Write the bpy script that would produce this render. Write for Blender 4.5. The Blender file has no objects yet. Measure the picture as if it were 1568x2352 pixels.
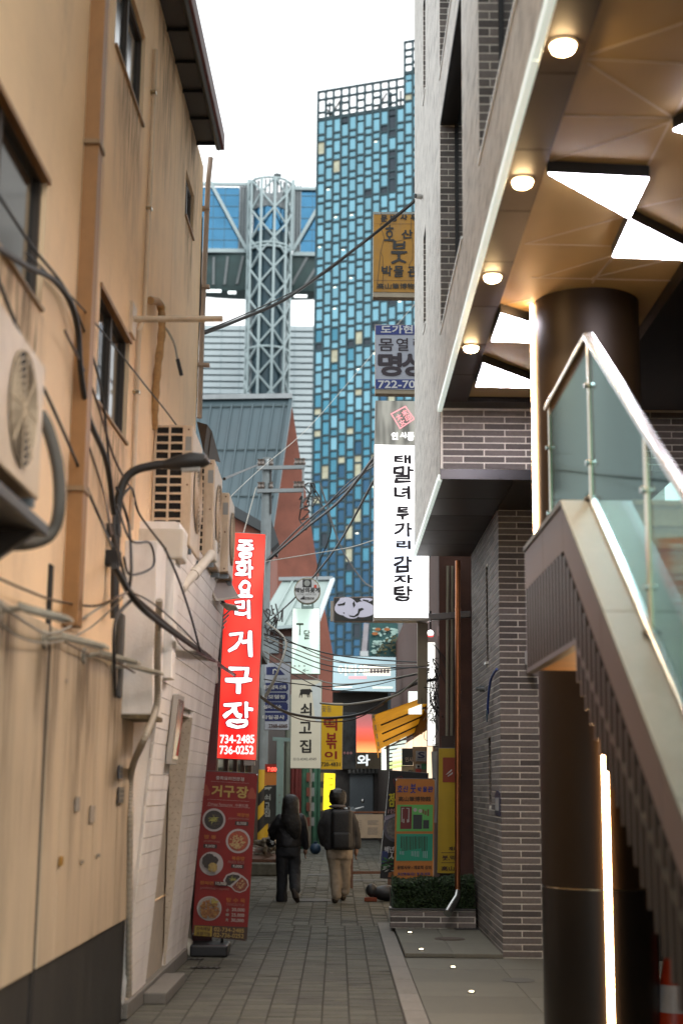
import bpy, bmesh, math, random
from mathutils import Vector, Matrix, noise
random.seed(7)
sc = bpy.context.scene
C = sc.collection
R = math.radians
# ------------------------------------------------------------------ camera
F = 3267.0; CX, CY = 784.0, 1176.0; CAMZ = 1.7
_y = Vector((-9, -629, F)).normalized()
_z = Vector((166, 16966, F)); _z = (_z - _y * _z.dot(_y)).normalized()
_x = Vector((_y.y*_z.z-_y.z*_z.y, _y.z*_z.x-_y.x*_z.z, _y.x*_z.y-_y.y*_z.x))
if _x.x < 0: _x = -_x
def ray(px, py):
    c = Vector((px-CX, CY-py, F))
    return Vector((c.dot(_x), c.dot(_y), c.dot(_z)))
def at(px, py, Y):
    d = ray(px, py); return Vector((0, 0, CAMZ)) + d*(Y/d.y)
def atX(px, py, X):
    d = ray(px, py); return Vector((0, 0, CAMZ)) + d*(X/d.x)
def atZ(px, py, Z):
    d = ray(px, py); return Vector((0, 0, CAMZ)) + d*((Z-CAMZ)/d.z)
LK = .0178
def LWX(Y): return -1.6+LK*(Y-9)          # the left building stands one degree off the alley's axis
def atL(px, py, off=0.):
    d = ray(px, py); t = (-1.6+off-LK*9)/(d.x-LK*d.y); return Vector((0, 0, CAMZ))+d*t
cd = bpy.data.cameras.new('camera'); cam = bpy.data.objects.new('camera', cd); C.objects.link(cam)
right = Vector((_x.x, _y.x, _z.x)); up = Vector((_x.y, _y.y, _z.y)); fwd = Vector((_x.z, _y.z, _z.z))
m = Matrix((right, up, -fwd)).transposed().to_4x4(); m.translation = (0, 0, CAMZ)
cam.matrix_world = m
cd.sensor_fit = 'VERTICAL'; cd.sensor_height = 36; cd.sensor_width = 24
cd.lens = 36*F/2352; cd.clip_start = .1; cd.clip_end = 3000
cd.dof.use_dof = True; cd.dof.focus_distance = 19.5; cd.dof.aperture_fstop = 1.5; cd.dof.aperture_blades = 0
sc.camera = cam
# ------------------------------------------------------------------ sky and sun
w = bpy.data.worlds.new('World'); sc.world = w; w.use_nodes = True
nt = w.node_tree; bg = nt.nodes['Background']
sky = nt.nodes.new('ShaderNodeTexSky'); sky.sky_type = 'NISHITA'; sky.sun_disc = False
SUN_EL, SUN_AZ = R(38), R(150)
sky.sun_elevation = SUN_EL; sky.sun_rotation = SUN_AZ; sky.dust_density = 4; sky.air_density = 1
hs = nt.nodes.new('ShaderNodeHueSaturation'); hs.inputs['Saturation'].default_value = .12
mx = nt.nodes.new('ShaderNodeMix'); mx.data_type = 'RGBA'; mx.inputs[0].default_value = .75
mx.inputs[7].default_value = (9.2, 9.6, 9.75, 1)          # the even white cloud layer
nt.links.new(sky.outputs[0], hs.inputs['Color']); nt.links.new(hs.outputs[0], mx.inputs[6])
nt.links.new(mx.outputs[2], bg.inputs[0]); bg.inputs[1].default_value = .13
sd = bpy.data.lights.new('sun', 'SUN'); so = bpy.data.objects.new('sun', sd); C.objects.link(so)
sd.energy = .6; sd.angle = R(14); sd.color = (1, .95, .88)
sdir = Vector((math.sin(SUN_AZ)*math.cos(SUN_EL), math.cos(SUN_AZ)*math.cos(SUN_EL), math.sin(SUN_EL)))
so.rotation_euler = sdir.to_track_quat('Z', 'Y').to_euler()
vs = sc.view_settings; vs.view_transform = 'Standard'; vs.look = 'None'; vs.gamma = 1; vs.use_curve_mapping = False; vs.exposure = .86
sc.cycles.use_denoising = True; sc.cycles.max_bounces = 7; sc.cycles.diffuse_bounces = 4
sc.cycles.glossy_bounces = 4; sc.cycles.transparent_max_bounces = 12; sc.cycles.sample_clamp_indirect = 6
sc.cycles.caustics_reflective = False; sc.cycles.caustics_refractive = False

# ------------------------------------------------------------------ materials
MATS = {}
TONE = {'cream_render': 1, 'white_tin_cladding': 1.05, 'grimy_cream_board': .58, 'scratched_grey_stone': 1.0, 'ivory_ac_casing': .95, 'pale_plastic': .95, 'ochre_paint': .8,
        'pale_aluminium': .95, 'glowing_edge_trim': .95, 'pale_mortar': .76, 'ochre_canvas': 1.1, 'dark_bronze_panel': .4, 'dark_long_brick': .72, 'chequer_plate': 1, 'dusty_lamp_housing': .9, 'tan_window_trim': .7, 'aged_tape': .9}
def M(name, col, rough=.6, metal=0., var=.15, scale=3., bump=0., bscale=80., em=None, es=0., isl=0., stretch=(1, 1, 1),
      rot=(0, 0, 0), grime=None, gamt=.5, gscale=1.2, gstretch=(1, 1, .25), coat=0., alpha=1., trans=0., spec=.5, grange=(.48, .78)):
    if name in MATS: return MATS[name]
    k = TONE.get(name, .64); col = tuple(c_*k for c_ in col); em = em or tuple(c_/k for c_ in col)
    if grime: grime = tuple(c_*k for c_ in grime)
    if es < 5: es *= .66
    m = bpy.data.materials.new(name); m.use_nodes = True; n = m.node_tree.nodes; l = m.node_tree.links
    b = n['Principled BSDF']; MATS[name] = m
    b.inputs['Roughness'].default_value = rough; b.inputs['Metallic'].default_value = metal
    b.inputs['Coat Weight'].default_value = coat; b.inputs['Transmission Weight'].default_value = trans
    b.inputs['Specular IOR Level'].default_value = spec
    b.inputs['Alpha'].default_value = alpha
    c = (*col, 1)
    if var <= 0 and not isl and not grime and not bump:
        b.inputs['Base Color'].default_value = c
    else:
        g = n.new('ShaderNodeNewGeometry'); mp = n.new('ShaderNodeMapping'); l.new(g.outputs['Position'], mp.inputs[0])
        mp.inputs['Scale'].default_value = stretch; mp.inputs['Rotation'].default_value = rot
        if any(rot): mp.vector_type = 'TEXTURE'; mp.inputs['Scale'].default_value = tuple(1/q for q in stretch)
        nz = n.new('ShaderNodeTexNoise'); nz.inputs['Scale'].default_value = scale; nz.inputs['Detail'].default_value = 6
        nz.inputs['Roughness'].default_value = .65
        l.new(mp.outputs[0], nz.inputs[0])
        mr = n.new('ShaderNodeMapRange'); mr.inputs[1].default_value = .3; mr.inputs[2].default_value = .7
        mr.inputs[3].default_value = 1-var; mr.inputs[4].default_value = 1+var; l.new(nz.outputs[0], mr.inputs[0])
        last = mr.outputs[0]
        if isl:
            oi = n.new('ShaderNodeObjectInfo'); ad = n.new('ShaderNodeMath'); ad.operation = 'ADD'
            l.new(oi.outputs['Random'], ad.inputs[0]); l.new(g.outputs['Random Per Island'], ad.inputs[1])
            fr = n.new('ShaderNodeMath'); fr.operation = 'FRACT'; l.new(ad.outputs[0], fr.inputs[0])
            m2 = n.new('ShaderNodeMapRange'); m2.inputs[3].default_value = 1-isl; m2.inputs[4].default_value = 1+isl
            l.new(fr.outputs[0], m2.inputs[0])
            mu = n.new('ShaderNodeMath'); mu.operation = 'MULTIPLY'; l.new(last, mu.inputs[0]); l.new(m2.outputs[0], mu.inputs[1]); last = mu.outputs[0]
        vm = n.new('ShaderNodeVectorMath'); vm.operation = 'SCALE'; vm.inputs[0].default_value = col; l.new(last, vm.inputs['Scale'])
        out = vm.outputs[0]
        if grime:
            m3 = n.new('ShaderNodeMapping'); m3.inputs['Scale'].default_value = gstretch
            if any(rot): m3.vector_type = 'TEXTURE'; m3.inputs['Rotation'].default_value = rot; m3.inputs['Scale'].default_value = tuple(1/q for q in gstretch)
            l.new(g.outputs['Position'], m3.inputs[0])
            n3 = n.new('ShaderNodeTexNoise'); n3.inputs['Scale'].default_value = gscale; n3.inputs['Detail'].default_value = 8; n3.inputs['Roughness'].default_value = .7
            l.new(m3.outputs[0], n3.inputs[0])
            r3 = n.new('ShaderNodeMapRange'); r3.inputs[1].default_value = grange[0]; r3.inputs[2].default_value = grange[1]; r3.inputs[4].default_value = gamt
            l.new(n3.outputs[0], r3.inputs[0])
            mm = n.new('ShaderNodeMix'); mm.data_type = 'RGBA'; l.new(r3.outputs[0], mm.inputs[0]); l.new(out, mm.inputs[6]); mm.inputs[7].default_value = (*grime, 1)
            out = mm.outputs[2]
        l.new(out, b.inputs['Base Color'])
        # roughness breaks up a little with the same noise
        rr = n.new('ShaderNodeMapRange'); rr.inputs[3].default_value = max(.02, rough-.08); rr.inputs[4].default_value = min(1, rough+.1)
        l.new(nz.outputs[0], rr.inputs[0])
        if metal < .4: l.new(rr.outputs[0], b.inputs['Roughness'])
        if bump:
            n4 = n.new('ShaderNodeTexNoise'); n4.inputs['Scale'].default_value = bscale; n4.inputs['Detail'].default_value = 4
            l.new(mp.outputs[0], n4.inputs[0]); bp = n.new('ShaderNodeBump'); bp.inputs['Strength'].default_value = bump; bp.inputs['Distance'].default_value = .01
            l.new(n4.outputs[0], bp.inputs['Height']); l.new(bp.outputs[0], b.inputs['Normal'])
    if es:
        b.inputs['Emission Color'].default_value = (*(em or col), 1); b.inputs['Emission Strength'].default_value = es
    return m

cream = M('cream_render', (.90, .65, .40), .75, var=.07, scale=1.1, bump=.35, bscale=18, grime=(.34, .22, .12), gamt=.55, gscale=1.3, gstretch=(1, 1, .45), grange=(.5, .85))
creamlow = M('grimy_cream_board', (.86, .68, .46), .6, var=.12, scale=2, bump=.15, bscale=60, stretch=(1, 3, .3), grime=(.22, .16, .1), gamt=.8, gscale=3.2, gstretch=(1, 1, .14))
whitetile = M('white_tin_cladding', (.84, .79, .73), .5, var=.08, scale=2, bump=.2, bscale=60, grime=(.38, .32, .25), gamt=.55, gscale=2.4, gstretch=(1, 1, .3))
ochre = M('ochre_paint', (.42, .20, .06), .5, var=.15, scale=5, grime=(.15, .08, .03), gamt=.5)
frametan = M('tan_window_trim', (.40, .25, .12), .55, var=.12)
blackbase = M('black_painted_base', (.035, .033, .03), .55, var=.3, scale=4, bump=.2, bscale=30, grime=(.12, .11, .09), gamt=.4, gscale=4)
darkglass = M('dark_window_glass', (.035, .035, .03), .08, var=.3, scale=.8, spec=.8)
maroon = M('maroon_fascia', (.16, .035, .04), .5, var=.15)
blackgreen = M('dark_soffit', (.03, .034, .03), .45, var=.3, scale=4)
acbody = M('ivory_ac_casing', (.66, .51, .35), .45, var=.08, scale=4, grime=(.32, .20, .11), gamt=.75, gscale=4, gstretch=(1, 1, .4))
acwhite = M('pale_plastic', (.66, .60, .50), .45, var=.06, grime=(.35, .28, .2), gamt=.5, gscale=6)
black = M('black_paint', (.012, .012, .012), .5, var=.2)
voidm = M('dark_interior', (.008, .007, .006), .8, var=.2)
cable = M('black_cable', (.02, .017, .015), .5, var=.2)
cablew = M('pale_cable', (.50, .47, .40), .5, var=.15)
cableb = M('brown_cable', (.12, .07, .045), .5, var=.2)
hose = M('grey_hose', (.12, .11, .09), .6, var=.2)
stone = M('scratched_grey_stone', (.64, .62, .58), .8, var=.16, scale=1, stretch=(1, 2.5, 30), rot=(R(-20), 0, 0), bump=1.0, bscale=1.3, grime=(.13, .12, .11), gamt=.9, gscale=1.1, gstretch=(1, 2.6, 26), grange=(.50, .64))
brickm = M('dark_long_brick', (.19, .165, .15), .7, var=.18, scale=30, bump=.25, bscale=120, isl=.42)
mortar = M('pale_mortar', (.85, .81, .72), .9, var=.1, scale=30)
bronze = M('dark_bronze_panel', (.060, .030, .008), .5, metal=.3, var=.05, scale=1.5)
bronzed = M('black_bronze', (.040, .032, .026), .36, metal=.5, var=.08, scale=1.5)
trim = M('pale_aluminium', (.88, .90, .88), .4, var=.03)
edge_led = M('glowing_edge_trim', (.85, .9, .86), .4, var=.03, em=(.85, 1, .92), es=.42)
ceilm = M('beige_ceiling_panel', (.60, .41, .17), .55, var=.06, scale=3)
ceilj = M('ceiling_joint', (.85, .70, .52), .5, var=.05)
copper = M('copper_pipe', (.55, .22, .10), .28, metal=.9, var=.15, scale=6)
steel = M('bright_steel', (.62, .62, .60), .22, metal=1, var=.06)
brass = M('champagne_steel', (.60, .50, .33), .2, metal=.95, var=.06)
granite = M('cream_granite', (.185, .17, .135), .5, var=.10, scale=60, grime=(.34, .30, .25), gamt=.4, gscale=3)
granitef = M('taupe_granite_fascia', (.24, .17, .15), .5, var=.1, scale=40)
warmstone = M('beige_step_stone', (.55, .40, .26), .6, var=.12, scale=30, isl=.08)
ribm = M('brown_ribbed_metal', (.10, .075, .055), .4, metal=.5, var=.12)
slabm = M('granite_slab', (.20, .192, .15), .65, var=.14, scale=14, isl=.09, bump=.15, bscale=160, grime=(.14, .13, .11), gamt=.45, gscale=2.5, gstretch=(1, 1, 1))
kerbm = M('kerb_granite', (.30, .28, .245), .7, var=.15, scale=30, isl=.1, bump=.2, bscale=120, grime=(.15, .13, .11), gamt=.5, gscale=4, gstretch=(1, 1, 1))
pave = M('grey_paving_block', (.135, .132, .100), .68, var=.2, scale=22, isl=.22, bump=.5, bscale=150, grime=(.055, .052, .045), gamt=.95, gscale=1.3, gstretch=(1, 1, 1))
jointm = M('sand_joint', (.055, .05, .042), .95, var=.3, scale=20)
asph = M('asphalt', (.05, .05, .048), .9, var=.2, scale=6, bump=.3, bscale=100)
towerf = M('tower_frame', (.022, .06, .075), .4, metal=.2, var=.08, scale=.3)
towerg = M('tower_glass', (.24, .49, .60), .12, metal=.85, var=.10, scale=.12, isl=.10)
towerg_dim = M('tower_dim_reflection_glass', (.10, .32, .44), .14, metal=.75, var=.15, scale=.12, isl=.12)  # same glazing, with a dimmer reflection painted into its colour
towerg_dark = M('tower_dark_reflection_glass', (.05, .15, .26), .14, metal=.65, var=.2, scale=.12, isl=.15)
towerd = M('tower_dark_pane', (.03, .05, .07), .2, metal=.3, var=.2)
towerl = M('tower_lit_pane', (.30, .36, .30), .3, em=(1, .85, .5), es=.26, var=.5, scale=.9)
white = M('white_steel', (.46, .58, .60), .45, var=.06, scale=.4)
corem = M('teal_core_glass', (.015, .055, .075), .3, metal=.3, var=.25, scale=.25)
blueg = M('blue_glass', (.08, .26, .44), .12, metal=.8, var=.15, scale=.2)
deckm = M('deck_underside', (.04, .085, .085), .6, var=.3, scale=.3)
louvre = M('white_louvre', (.72, .84, .88), .5, var=.05, scale=.4)
roofm = M('grey_zinc_roof', (.075, .12, .14), .5, metal=.2, var=.10, scale=.6, stretch=(1, 1, .3), grime=(.10, .13, .15), gamt=.5, gscale=.5)
redbrick = M('red_brick', (.34, .125, .085), .85, var=.25, scale=1.2, bump=.3, bscale=20, grime=(.20, .07, .05), gamt=.5, gscale=.6, gstretch=(1, 1, 1))
brownb = M('brown_brick', (.13, .06, .045), .8, var=.3, scale=3, bump=.3, bscale=30)
palered = M('pale_render', (.30, .28, .26), .8, var=.2, scale=2)
polem = M('concrete_pole', (.22, .26, .27), .7, var=.15, scale=5)
yellow = M('yellow_paint', (.72, .45, .02), .55, var=.1)
galv = M('galvanised', (.25, .28, .29), .4, metal=.6, var=.1)
greenp = M('green_pipe_paint', (.05, .15, .09), .45, var=.25, scale=6)
redp = M('dark_red_paint', (.17, .025, .022), .5, var=.2)
teal = M('teal_post', (.22, .33, .31), .5, var=.15)
signframe = M('sign_alu_frame', (.42, .38, .33), .4, metal=.4, var=.1)
leafm = M('hedge_leaf', (.035, .07, .02), .6, var=.45, scale=12, isl=.5)
soilm = M('soil', (.03, .025, .02), .95, var=.3)
wood = M('red_wood', (.22, .09, .045), .55, var=.2, scale=6)
glass = bpy.data.materials.new('stair_glass'); glass.use_nodes = True
_n = glass.node_tree.nodes; _l = glass.node_tree.links; _n.clear()
_o = _n.new('ShaderNodeOutputMaterial'); _mx = _n.new('ShaderNodeMixShader'); _t = _n.new('ShaderNodeBsdfTransparent'); _g = _n.new('ShaderNodeBsdfGlossy')
_f = _n.new('ShaderNodeFresnel'); _f.inputs[0].default_value = 1.6; _t.inputs[0].default_value = (.66, .84, .81, 1); _g.inputs['Roughness'].default_value = .06
_a = _n.new('ShaderNodeMath'); _a.operation = 'MULTIPLY_ADD'; _a.inputs[1].default_value = .13; _a.inputs[2].default_value = .006
_l.new(_f.outputs[0], _a.inputs[0]); _l.new(_a.outputs[0], _mx.inputs[0]); _l.new(_t.outputs[0], _mx.inputs[1]); _l.new(_g.outputs[0], _mx.inputs[2]); _l.new(_mx.outputs[0], _o.inputs[0])
def EM(name, col, s):
    return M(name, tuple(min(1, c*.8) for c in col), .5, var=0, em=col, es=s)
led = EM('warm_led', (1, .60, .30), 26)
panel_l = EM('cool_panel_light', (.93, .88, 1), 30)
downl = EM('downlight_lens', (1, .68, .34), 48)
upl = EM('uplight_lens', (1, .8, .5), 6)

# ------------------------------------------------------------------ mesh builder
def wloc(o):
    v = Vector((0, 0, 0))
    while o: v += o.location; o = o.parent
    return v
class MB:
    def __init__(s): s.v = []; s.f = []
    def add(s, vs, fs):
        k = len(s.v); s.v += [Vector(v) for v in vs]; s.f += [tuple(i+k for i in f) for f in fs]; return s
    def box(s, x0, x1, y0, y1, z0, z1):
        if x0 > x1: x0, x1 = x1, x0
        if y0 > y1: y0, y1 = y1, y0
        if z0 > z1: z0, z1 = z1, z0
        return s.add([(x0,y0,z0),(x1,y0,z0),(x1,y1,z0),(x0,y1,z0),(x0,y0,z1),(x1,y0,z1),(x1,y1,z1),(x0,y1,z1)],
                     [(0,3,2,1),(4,5,6,7),(0,1,5,4),(1,2,6,5),(2,3,7,6),(3,0,4,7)])
    def prism(s, pts, off):
        pts = [Vector(p) for p in pts]; off = Vector(off); n = len(pts)
        nrm = Vector((0, 0, 0))
        for i in range(n): nrm += pts[i].cross(pts[(i+1) % n])
        if nrm.dot(off) > 0: pts.reverse()
        vs = pts + [p+off for p in pts]
        fs = [tuple(range(n)), tuple(range(2*n-1, n-1, -1))] + [(i, i+n, (i+1) % n+n, (i+1) % n) for i in range(n)]
        return s.add(vs, fs)
    def bar(s, a, b, w, h=None, upv=(0, 0, 1)):
        a = Vector(a); b = Vector(b); h = h or w; d = (b-a).normalized(); u = Vector(upv)
        if abs(d.dot(u)) > .95: u = Vector((0, 1, 0))
        r = d.cross(u).normalized()*w/2; t = r.cross(d).normalized()*h/2
        return s.add([a-r-t, a+r-t, a+r+t, a-r+t, b-r-t, b+r-t, b+r+t, b-r+t],
                     [(0,1,2,3),(7,6,5,4),(0,4,5,1),(1,5,6,2),(2,6,7,3),(3,7,4,0)])
    def tube(s, pts, r, n=8, caps=True):
        pts = [Vector(p) for p in pts]; rs = r if isinstance(r, (list, tuple)) else [r]*len(pts)
        k = len(s.v); prev = None
        for i, p in enumerate(pts):
            d = (pts[min(i+1, len(pts)-1)]-pts[max(i-1, 0)])
            d = d.normalized() if d.length > 1e-9 else Vector((0, 0, 1))
            u = prev if prev is not None else (Vector((0, 0, 1)) if abs(d.z) < .9 else Vector((1, 0, 0)))
            a = (u - d*u.dot(d)); a = a.normalized() if a.length > 1e-6 else d.orthogonal().normalized(); prev = a; b = d.cross(a)
            for j in range(n):
                t = 2*math.pi*j/n; s.v.append(p + (a*math.cos(t)+b*math.sin(t))*rs[i])
        for i in range(len(pts)-1):
            for j in range(n):
                s.f.append((k+i*n+j, k+i*n+(j+1) % n, k+(i+1)*n+(j+1) % n, k+(i+1)*n+j))
        if caps:
            s.f.append(tuple(k+j for j in range(n-1, -1, -1))); s.f.append(tuple(k+(len(pts)-1)*n+j for j in range(n)))
        return s
    def lathe(s, c, prof, n=32, sx=1, sy=1):
        return s.tubez(c, prof, n, sx, sy)
    def tubez(s, c, prof, n=32, sx=1, sy=1):
        k = len(s.v); c = Vector(c)
        for r, z in prof:
            for j in range(n):
                t = 2*math.pi*j/n; s.v.append(c+Vector((r*sx*math.cos(t), r*sy*math.sin(t), z)))
        for i in range(len(prof)-1):
            for j in range(n):
                s.f.append((k+i*n+j, k+i*n+(j+1) % n, k+(i+1)*n+(j+1) % n, k+(i+1)*n+j))
        s.f.append(tuple(k+j for j in range(n-1, -1, -1))); s.f.append(tuple(k+(len(prof)-1)*n+j for j in range(n)))
        return s
    def ball(s, c, r, n=12, sx=1, sy=1, sz=1):
        pr = [(max(1e-3, math.sin(math.pi*i/8))*r, -math.cos(math.pi*i/8)*r*sz) for i in range(9)]
        return s.tubez(c, pr, n, sx, sy)
    def build(s, name, mat, parent=None, smooth=False, bevel=0, local=False, base=False, **props):
        me = bpy.data.meshes.new(name); o = bpy.data.objects.new(name, me); C.objects.link(o)
        if parent: o.parent = parent
        off = Vector((0, 0, 0))
        if not local and parent: off = wloc(parent)
        if not parent and s.v and not local:
            mn = [min(v[i] for v in s.v) for i in range(3)]; mxx = [max(v[i] for v in s.v) for i in range(3)]
            off = Vector(((mn[0]+mxx[0])/2, (mn[1]+mxx[1])/2, mn[2])); o.location = off
        me.from_pydata([v-off for v in s.v], [], s.f); me.update()
        if smooth:
            me.shade_smooth()
            try: me.set_sharp_from_angle(angle=R(35))
            except Exception: pass
        me.materials.append(mat)
        if bevel:
            bv = o.modifiers.new('edge', 'BEVEL'); bv.width = bevel; bv.segments = 2; bv.limit_method = 'ANGLE'
        for a, b in props.items(): o[a] = b
        return o
def box(x0, x1, y0, y1, z0, z1): return MB().box(x0, x1, y0, y1, z0, z1)
def thing(name, label, cat, loc=(0, 0, 0), group=None, rz=0):
    o = bpy.data.objects.new(name, None); C.objects.link(o); o.location = loc; o.rotation_euler.z = rz
    o.empty_display_size = .1; o['label'] = label; o['category'] = cat
    if group: o['group'] = group
    return o
def tag(o, label, cat, group=None):
    o['label'] = label; o['category'] = cat
    if group: o['group'] = group
    return o
def structure(name):
    o = bpy.data.objects.new(name, None); C.objects.link(o); o['kind'] = 'structure'; o.empty_display_size = .1; return o
def link_copy(me, name, parent, loc, rot=None):
    o = bpy.data.objects.new(name, me); C.objects.link(o); o.parent = parent; o.location = loc
    if rot: o.rotation_euler = rot
    return o
def mesh_of(mb, mat):
    me = bpy.data.meshes.new('piece'); me.from_pydata(mb.v, [], mb.f); me.update(); me.materials.append(mat); return me
def dup(root, loc, label=None):
    r = root.copy(); C.objects.link(r); r.location = loc
    if label: r['label'] = label
    for ch in list(root.children):
        c = ch.copy(); C.objects.link(c); c.parent = r
        for g in ch.children:
            d = g.copy(); C.objects.link(d); d.parent = c
    return r
def smooth_path(pts, k=6):
    P = [Vector(p) for p in pts]; out = []
    if len(P) < 3: return P
    for i in range(len(P)-1):
        p0 = P[max(i-1, 0)]; p1 = P[i]; p2 = P[i+1]; p3 = P[min(i+2, len(P)-1)]
        for j in range(k):
            t = j/k
            out.append(.5*((2*p1)+(p2-p0)*t+(2*p0-5*p1+4*p2-p3)*t*t+(3*p1-p0-3*p2+p3)*t**3))
    out.append(P[-1]); return out

# ------------------------------------------------------------------ lettering
_tc = {}
def glyphs(s):
    if s not in _tc:
        c = bpy.data.curves.new('t', 'FONT'); c.body = s; c.size = 1; c.resolution_u = 3
        c.space_line = 1.05; c.align_x = 'CENTER'
        o = bpy.data.objects.new('t', c); me = bpy.data.meshes.new_from_object(o)
        vs = [(v.co.x, v.co.y) for v in me.vertices]; fs = [tuple(p.vertices) for p in me.polygons]
        x0 = min(v[0] for v in vs); x1 = max(v[0] for v in vs); y0 = min(v[1] for v in vs); y1 = max(v[1] for v in vs)
        _tc[s] = ([((x-x0)/max(1e-6, x1-x0), (y1-y)/max(1e-6, y1-y0)) for x, y in vs], fs)
        bpy.data.objects.remove(o); bpy.data.meshes.remove(me)
    return _tc[s]
def quad4(b):
    if len(b) == 4: x0, y0, x1, y1 = b; return [(x0, y0), (x1, y0), (x1, y1), (x0, y1)]
    return [(b[0], b[1]), (b[2], b[3]), (b[4], b[5]), (b[6], b[7])]
def bil(q, u, v):
    a = Vector(q[0])*(1-u)+Vector(q[1])*u; b = Vector(q[3])*(1-u)+Vector(q[2])*u
    return a*(1-v)+b*v
def text_into(mb, s, b, Y, bold=0., brush=0., lift=0.):
    vs, fs = glyphs(s); q = quad4(b)
    offs = [(0, 0)] if not bold else [(0, 0)]+[(math.cos(a)*bold, math.sin(a)*bold) for a in [i*math.pi/3 for i in range(6)]]
    for k, (ox, oy) in enumerate(offs):
        out = []
        for u, v in vs:
            p = bil(q, u, v); x, y = p.x+ox, p.y+oy
            if brush:
                hh = abs(q[3][1]-q[0][1]); nn = noise.noise_vector(Vector((u*3.1, v*3.1, len(s))))
                x += nn.x*brush*hh - (v-.5)*brush*hh*.4; y += nn.y*brush*hh
            out.append(at(x, y, Y-lift-.0004*k))
        mb.add(out, fs)
def text(parent, s, b, Y, mat, bold=0., brush=0., lift=.004, name='lettering'):
    o = None
    for t, bb in (s if isinstance(s, list) else [(s, b)]):
        mb = MB(); text_into(mb, t, bb, Y, bold, brush, lift); o = mb.build(name, mat, parent)
    return o
def plate(b, Y, th=.02, lift=0.):
    q = quad4(b); return MB().prism([at(x, y, Y-lift) for x, y in q], (0, th, 0))
def disc(cx, cy, r, Y, th=.01, lift=0., n=28, ry=None):
    ry = ry or r
    return MB().prism([at(cx+r*math.cos(2*math.pi*i/n), cy+ry*math.sin(2*math.pi*i/n), Y-lift) for i in range(n)], (0, th, 0))
def poly(pts, Y, th=.01, lift=0.):
    return MB().prism([at(x, y, Y-lift) for x, y in pts], (0, th, 0))
def sign(name, label, b, Y, th, face, frame=None, group=None, fr=2.2, cat='sign', bottom=0):
    q = quad4(b); base = at((q[3][0]+q[2][0])/2, (q[3][1]+q[2][1])/2, Y)
    t = thing(name, label, cat, base, group)
    if frame:
        c = Vector(((q[0][0]+q[2][0])/2, (q[0][1]+q[2][1])/2))
        qq = [tuple(Vector(p)+Vector((fr if p[0] > c.x else -fr, (fr+bottom*(p[1] > c.y)) if p[1] > c.y else -fr))) for p in q]
        MB().prism([at(x, y, Y+.01) for x, y in qq], (0, th, 0)).build('casing', frame, t, bevel=.006)
        plate(b, Y, .009).build('face', face, t)
    else: plate(b, Y, th).build('face', face, t)
    return t

# ================================================================== SETTING
g = box(-300, 300, -60, 900, -.6, -.02).build('ground', asph, kind='structure')
pv = structure('alley_paving')
box(-2.6, .52, 4, 47, -.02, -.007).build('joint_bed', jointm, pv); box(.52, 2.2, 18.25, 47, -.02, -.007).build('joint_bed', jointm, pv)
rnd = random.Random(3)
ptile = [mesh_of(MB().add([(-.098,-.049,-.02),(.098,-.049,-.02),(.098,.049,-.02),(-.098,.049,-.02),(-.098,-.049,-.004),(.098,-.049,-.004),(.098,.049,-.004),(-.098,.049,-.004),
        (-.094,-.045,0),(.094,-.045,0),(.094,.045,0),(-.094,.045,0)],
        [(0,1,5,4),(1,2,6,5),(2,3,7,6),(3,0,4,7),(4,5,9,8),(5,6,10,9),(6,7,11,10),(7,4,8,11),(8,9,10,11)]), pave)]
rest = MB(); cnt = 0; y = 9.55; row = 0
while y < 46:
    xs0, xs1 = (-1.6, .51) if y < 18.2 else (-2.5, 2.1)
    x = xs1 - .1
    while x > xs0:
        z = rnd.uniform(-.003, .002); sx = 0
        vis = abs(x*3267/y) < 800
        if cnt < 299 and y > 9.6 and x > -1.6:
            o = link_copy(ptile[0], 'paving_block', pv, (x, y, z), (rnd.uniform(-.012, .012), rnd.uniform(-.012, .012), rnd.uniform(-.012, .012))); cnt += 1
        else:
            tx, ty = rnd.uniform(-.003, .003), rnd.uniform(-.003, .003)
            rest.add([(x-.098,y-.049,z-.008+tx),(x+.098,y-.049,z-.008-tx),(x+.098,y+.049,z-.008),(x-.098,y+.049,z-.008),
                      (x-.094,y-.045,z+tx),(x+.094,y-.045,z+ty),(x+.094,y+.045,z-tx),(x-.094,y+.045,z-ty)],
                     [(0,1,5,4),(1,2,6,5),(2,3,7,6),(3,0,4,7),(4,5,6,7)])
        x -= .204
    y += .104 if y < 30 else .104
rest.build('paving_courses', pave, pv, kind='stuff')
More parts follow.
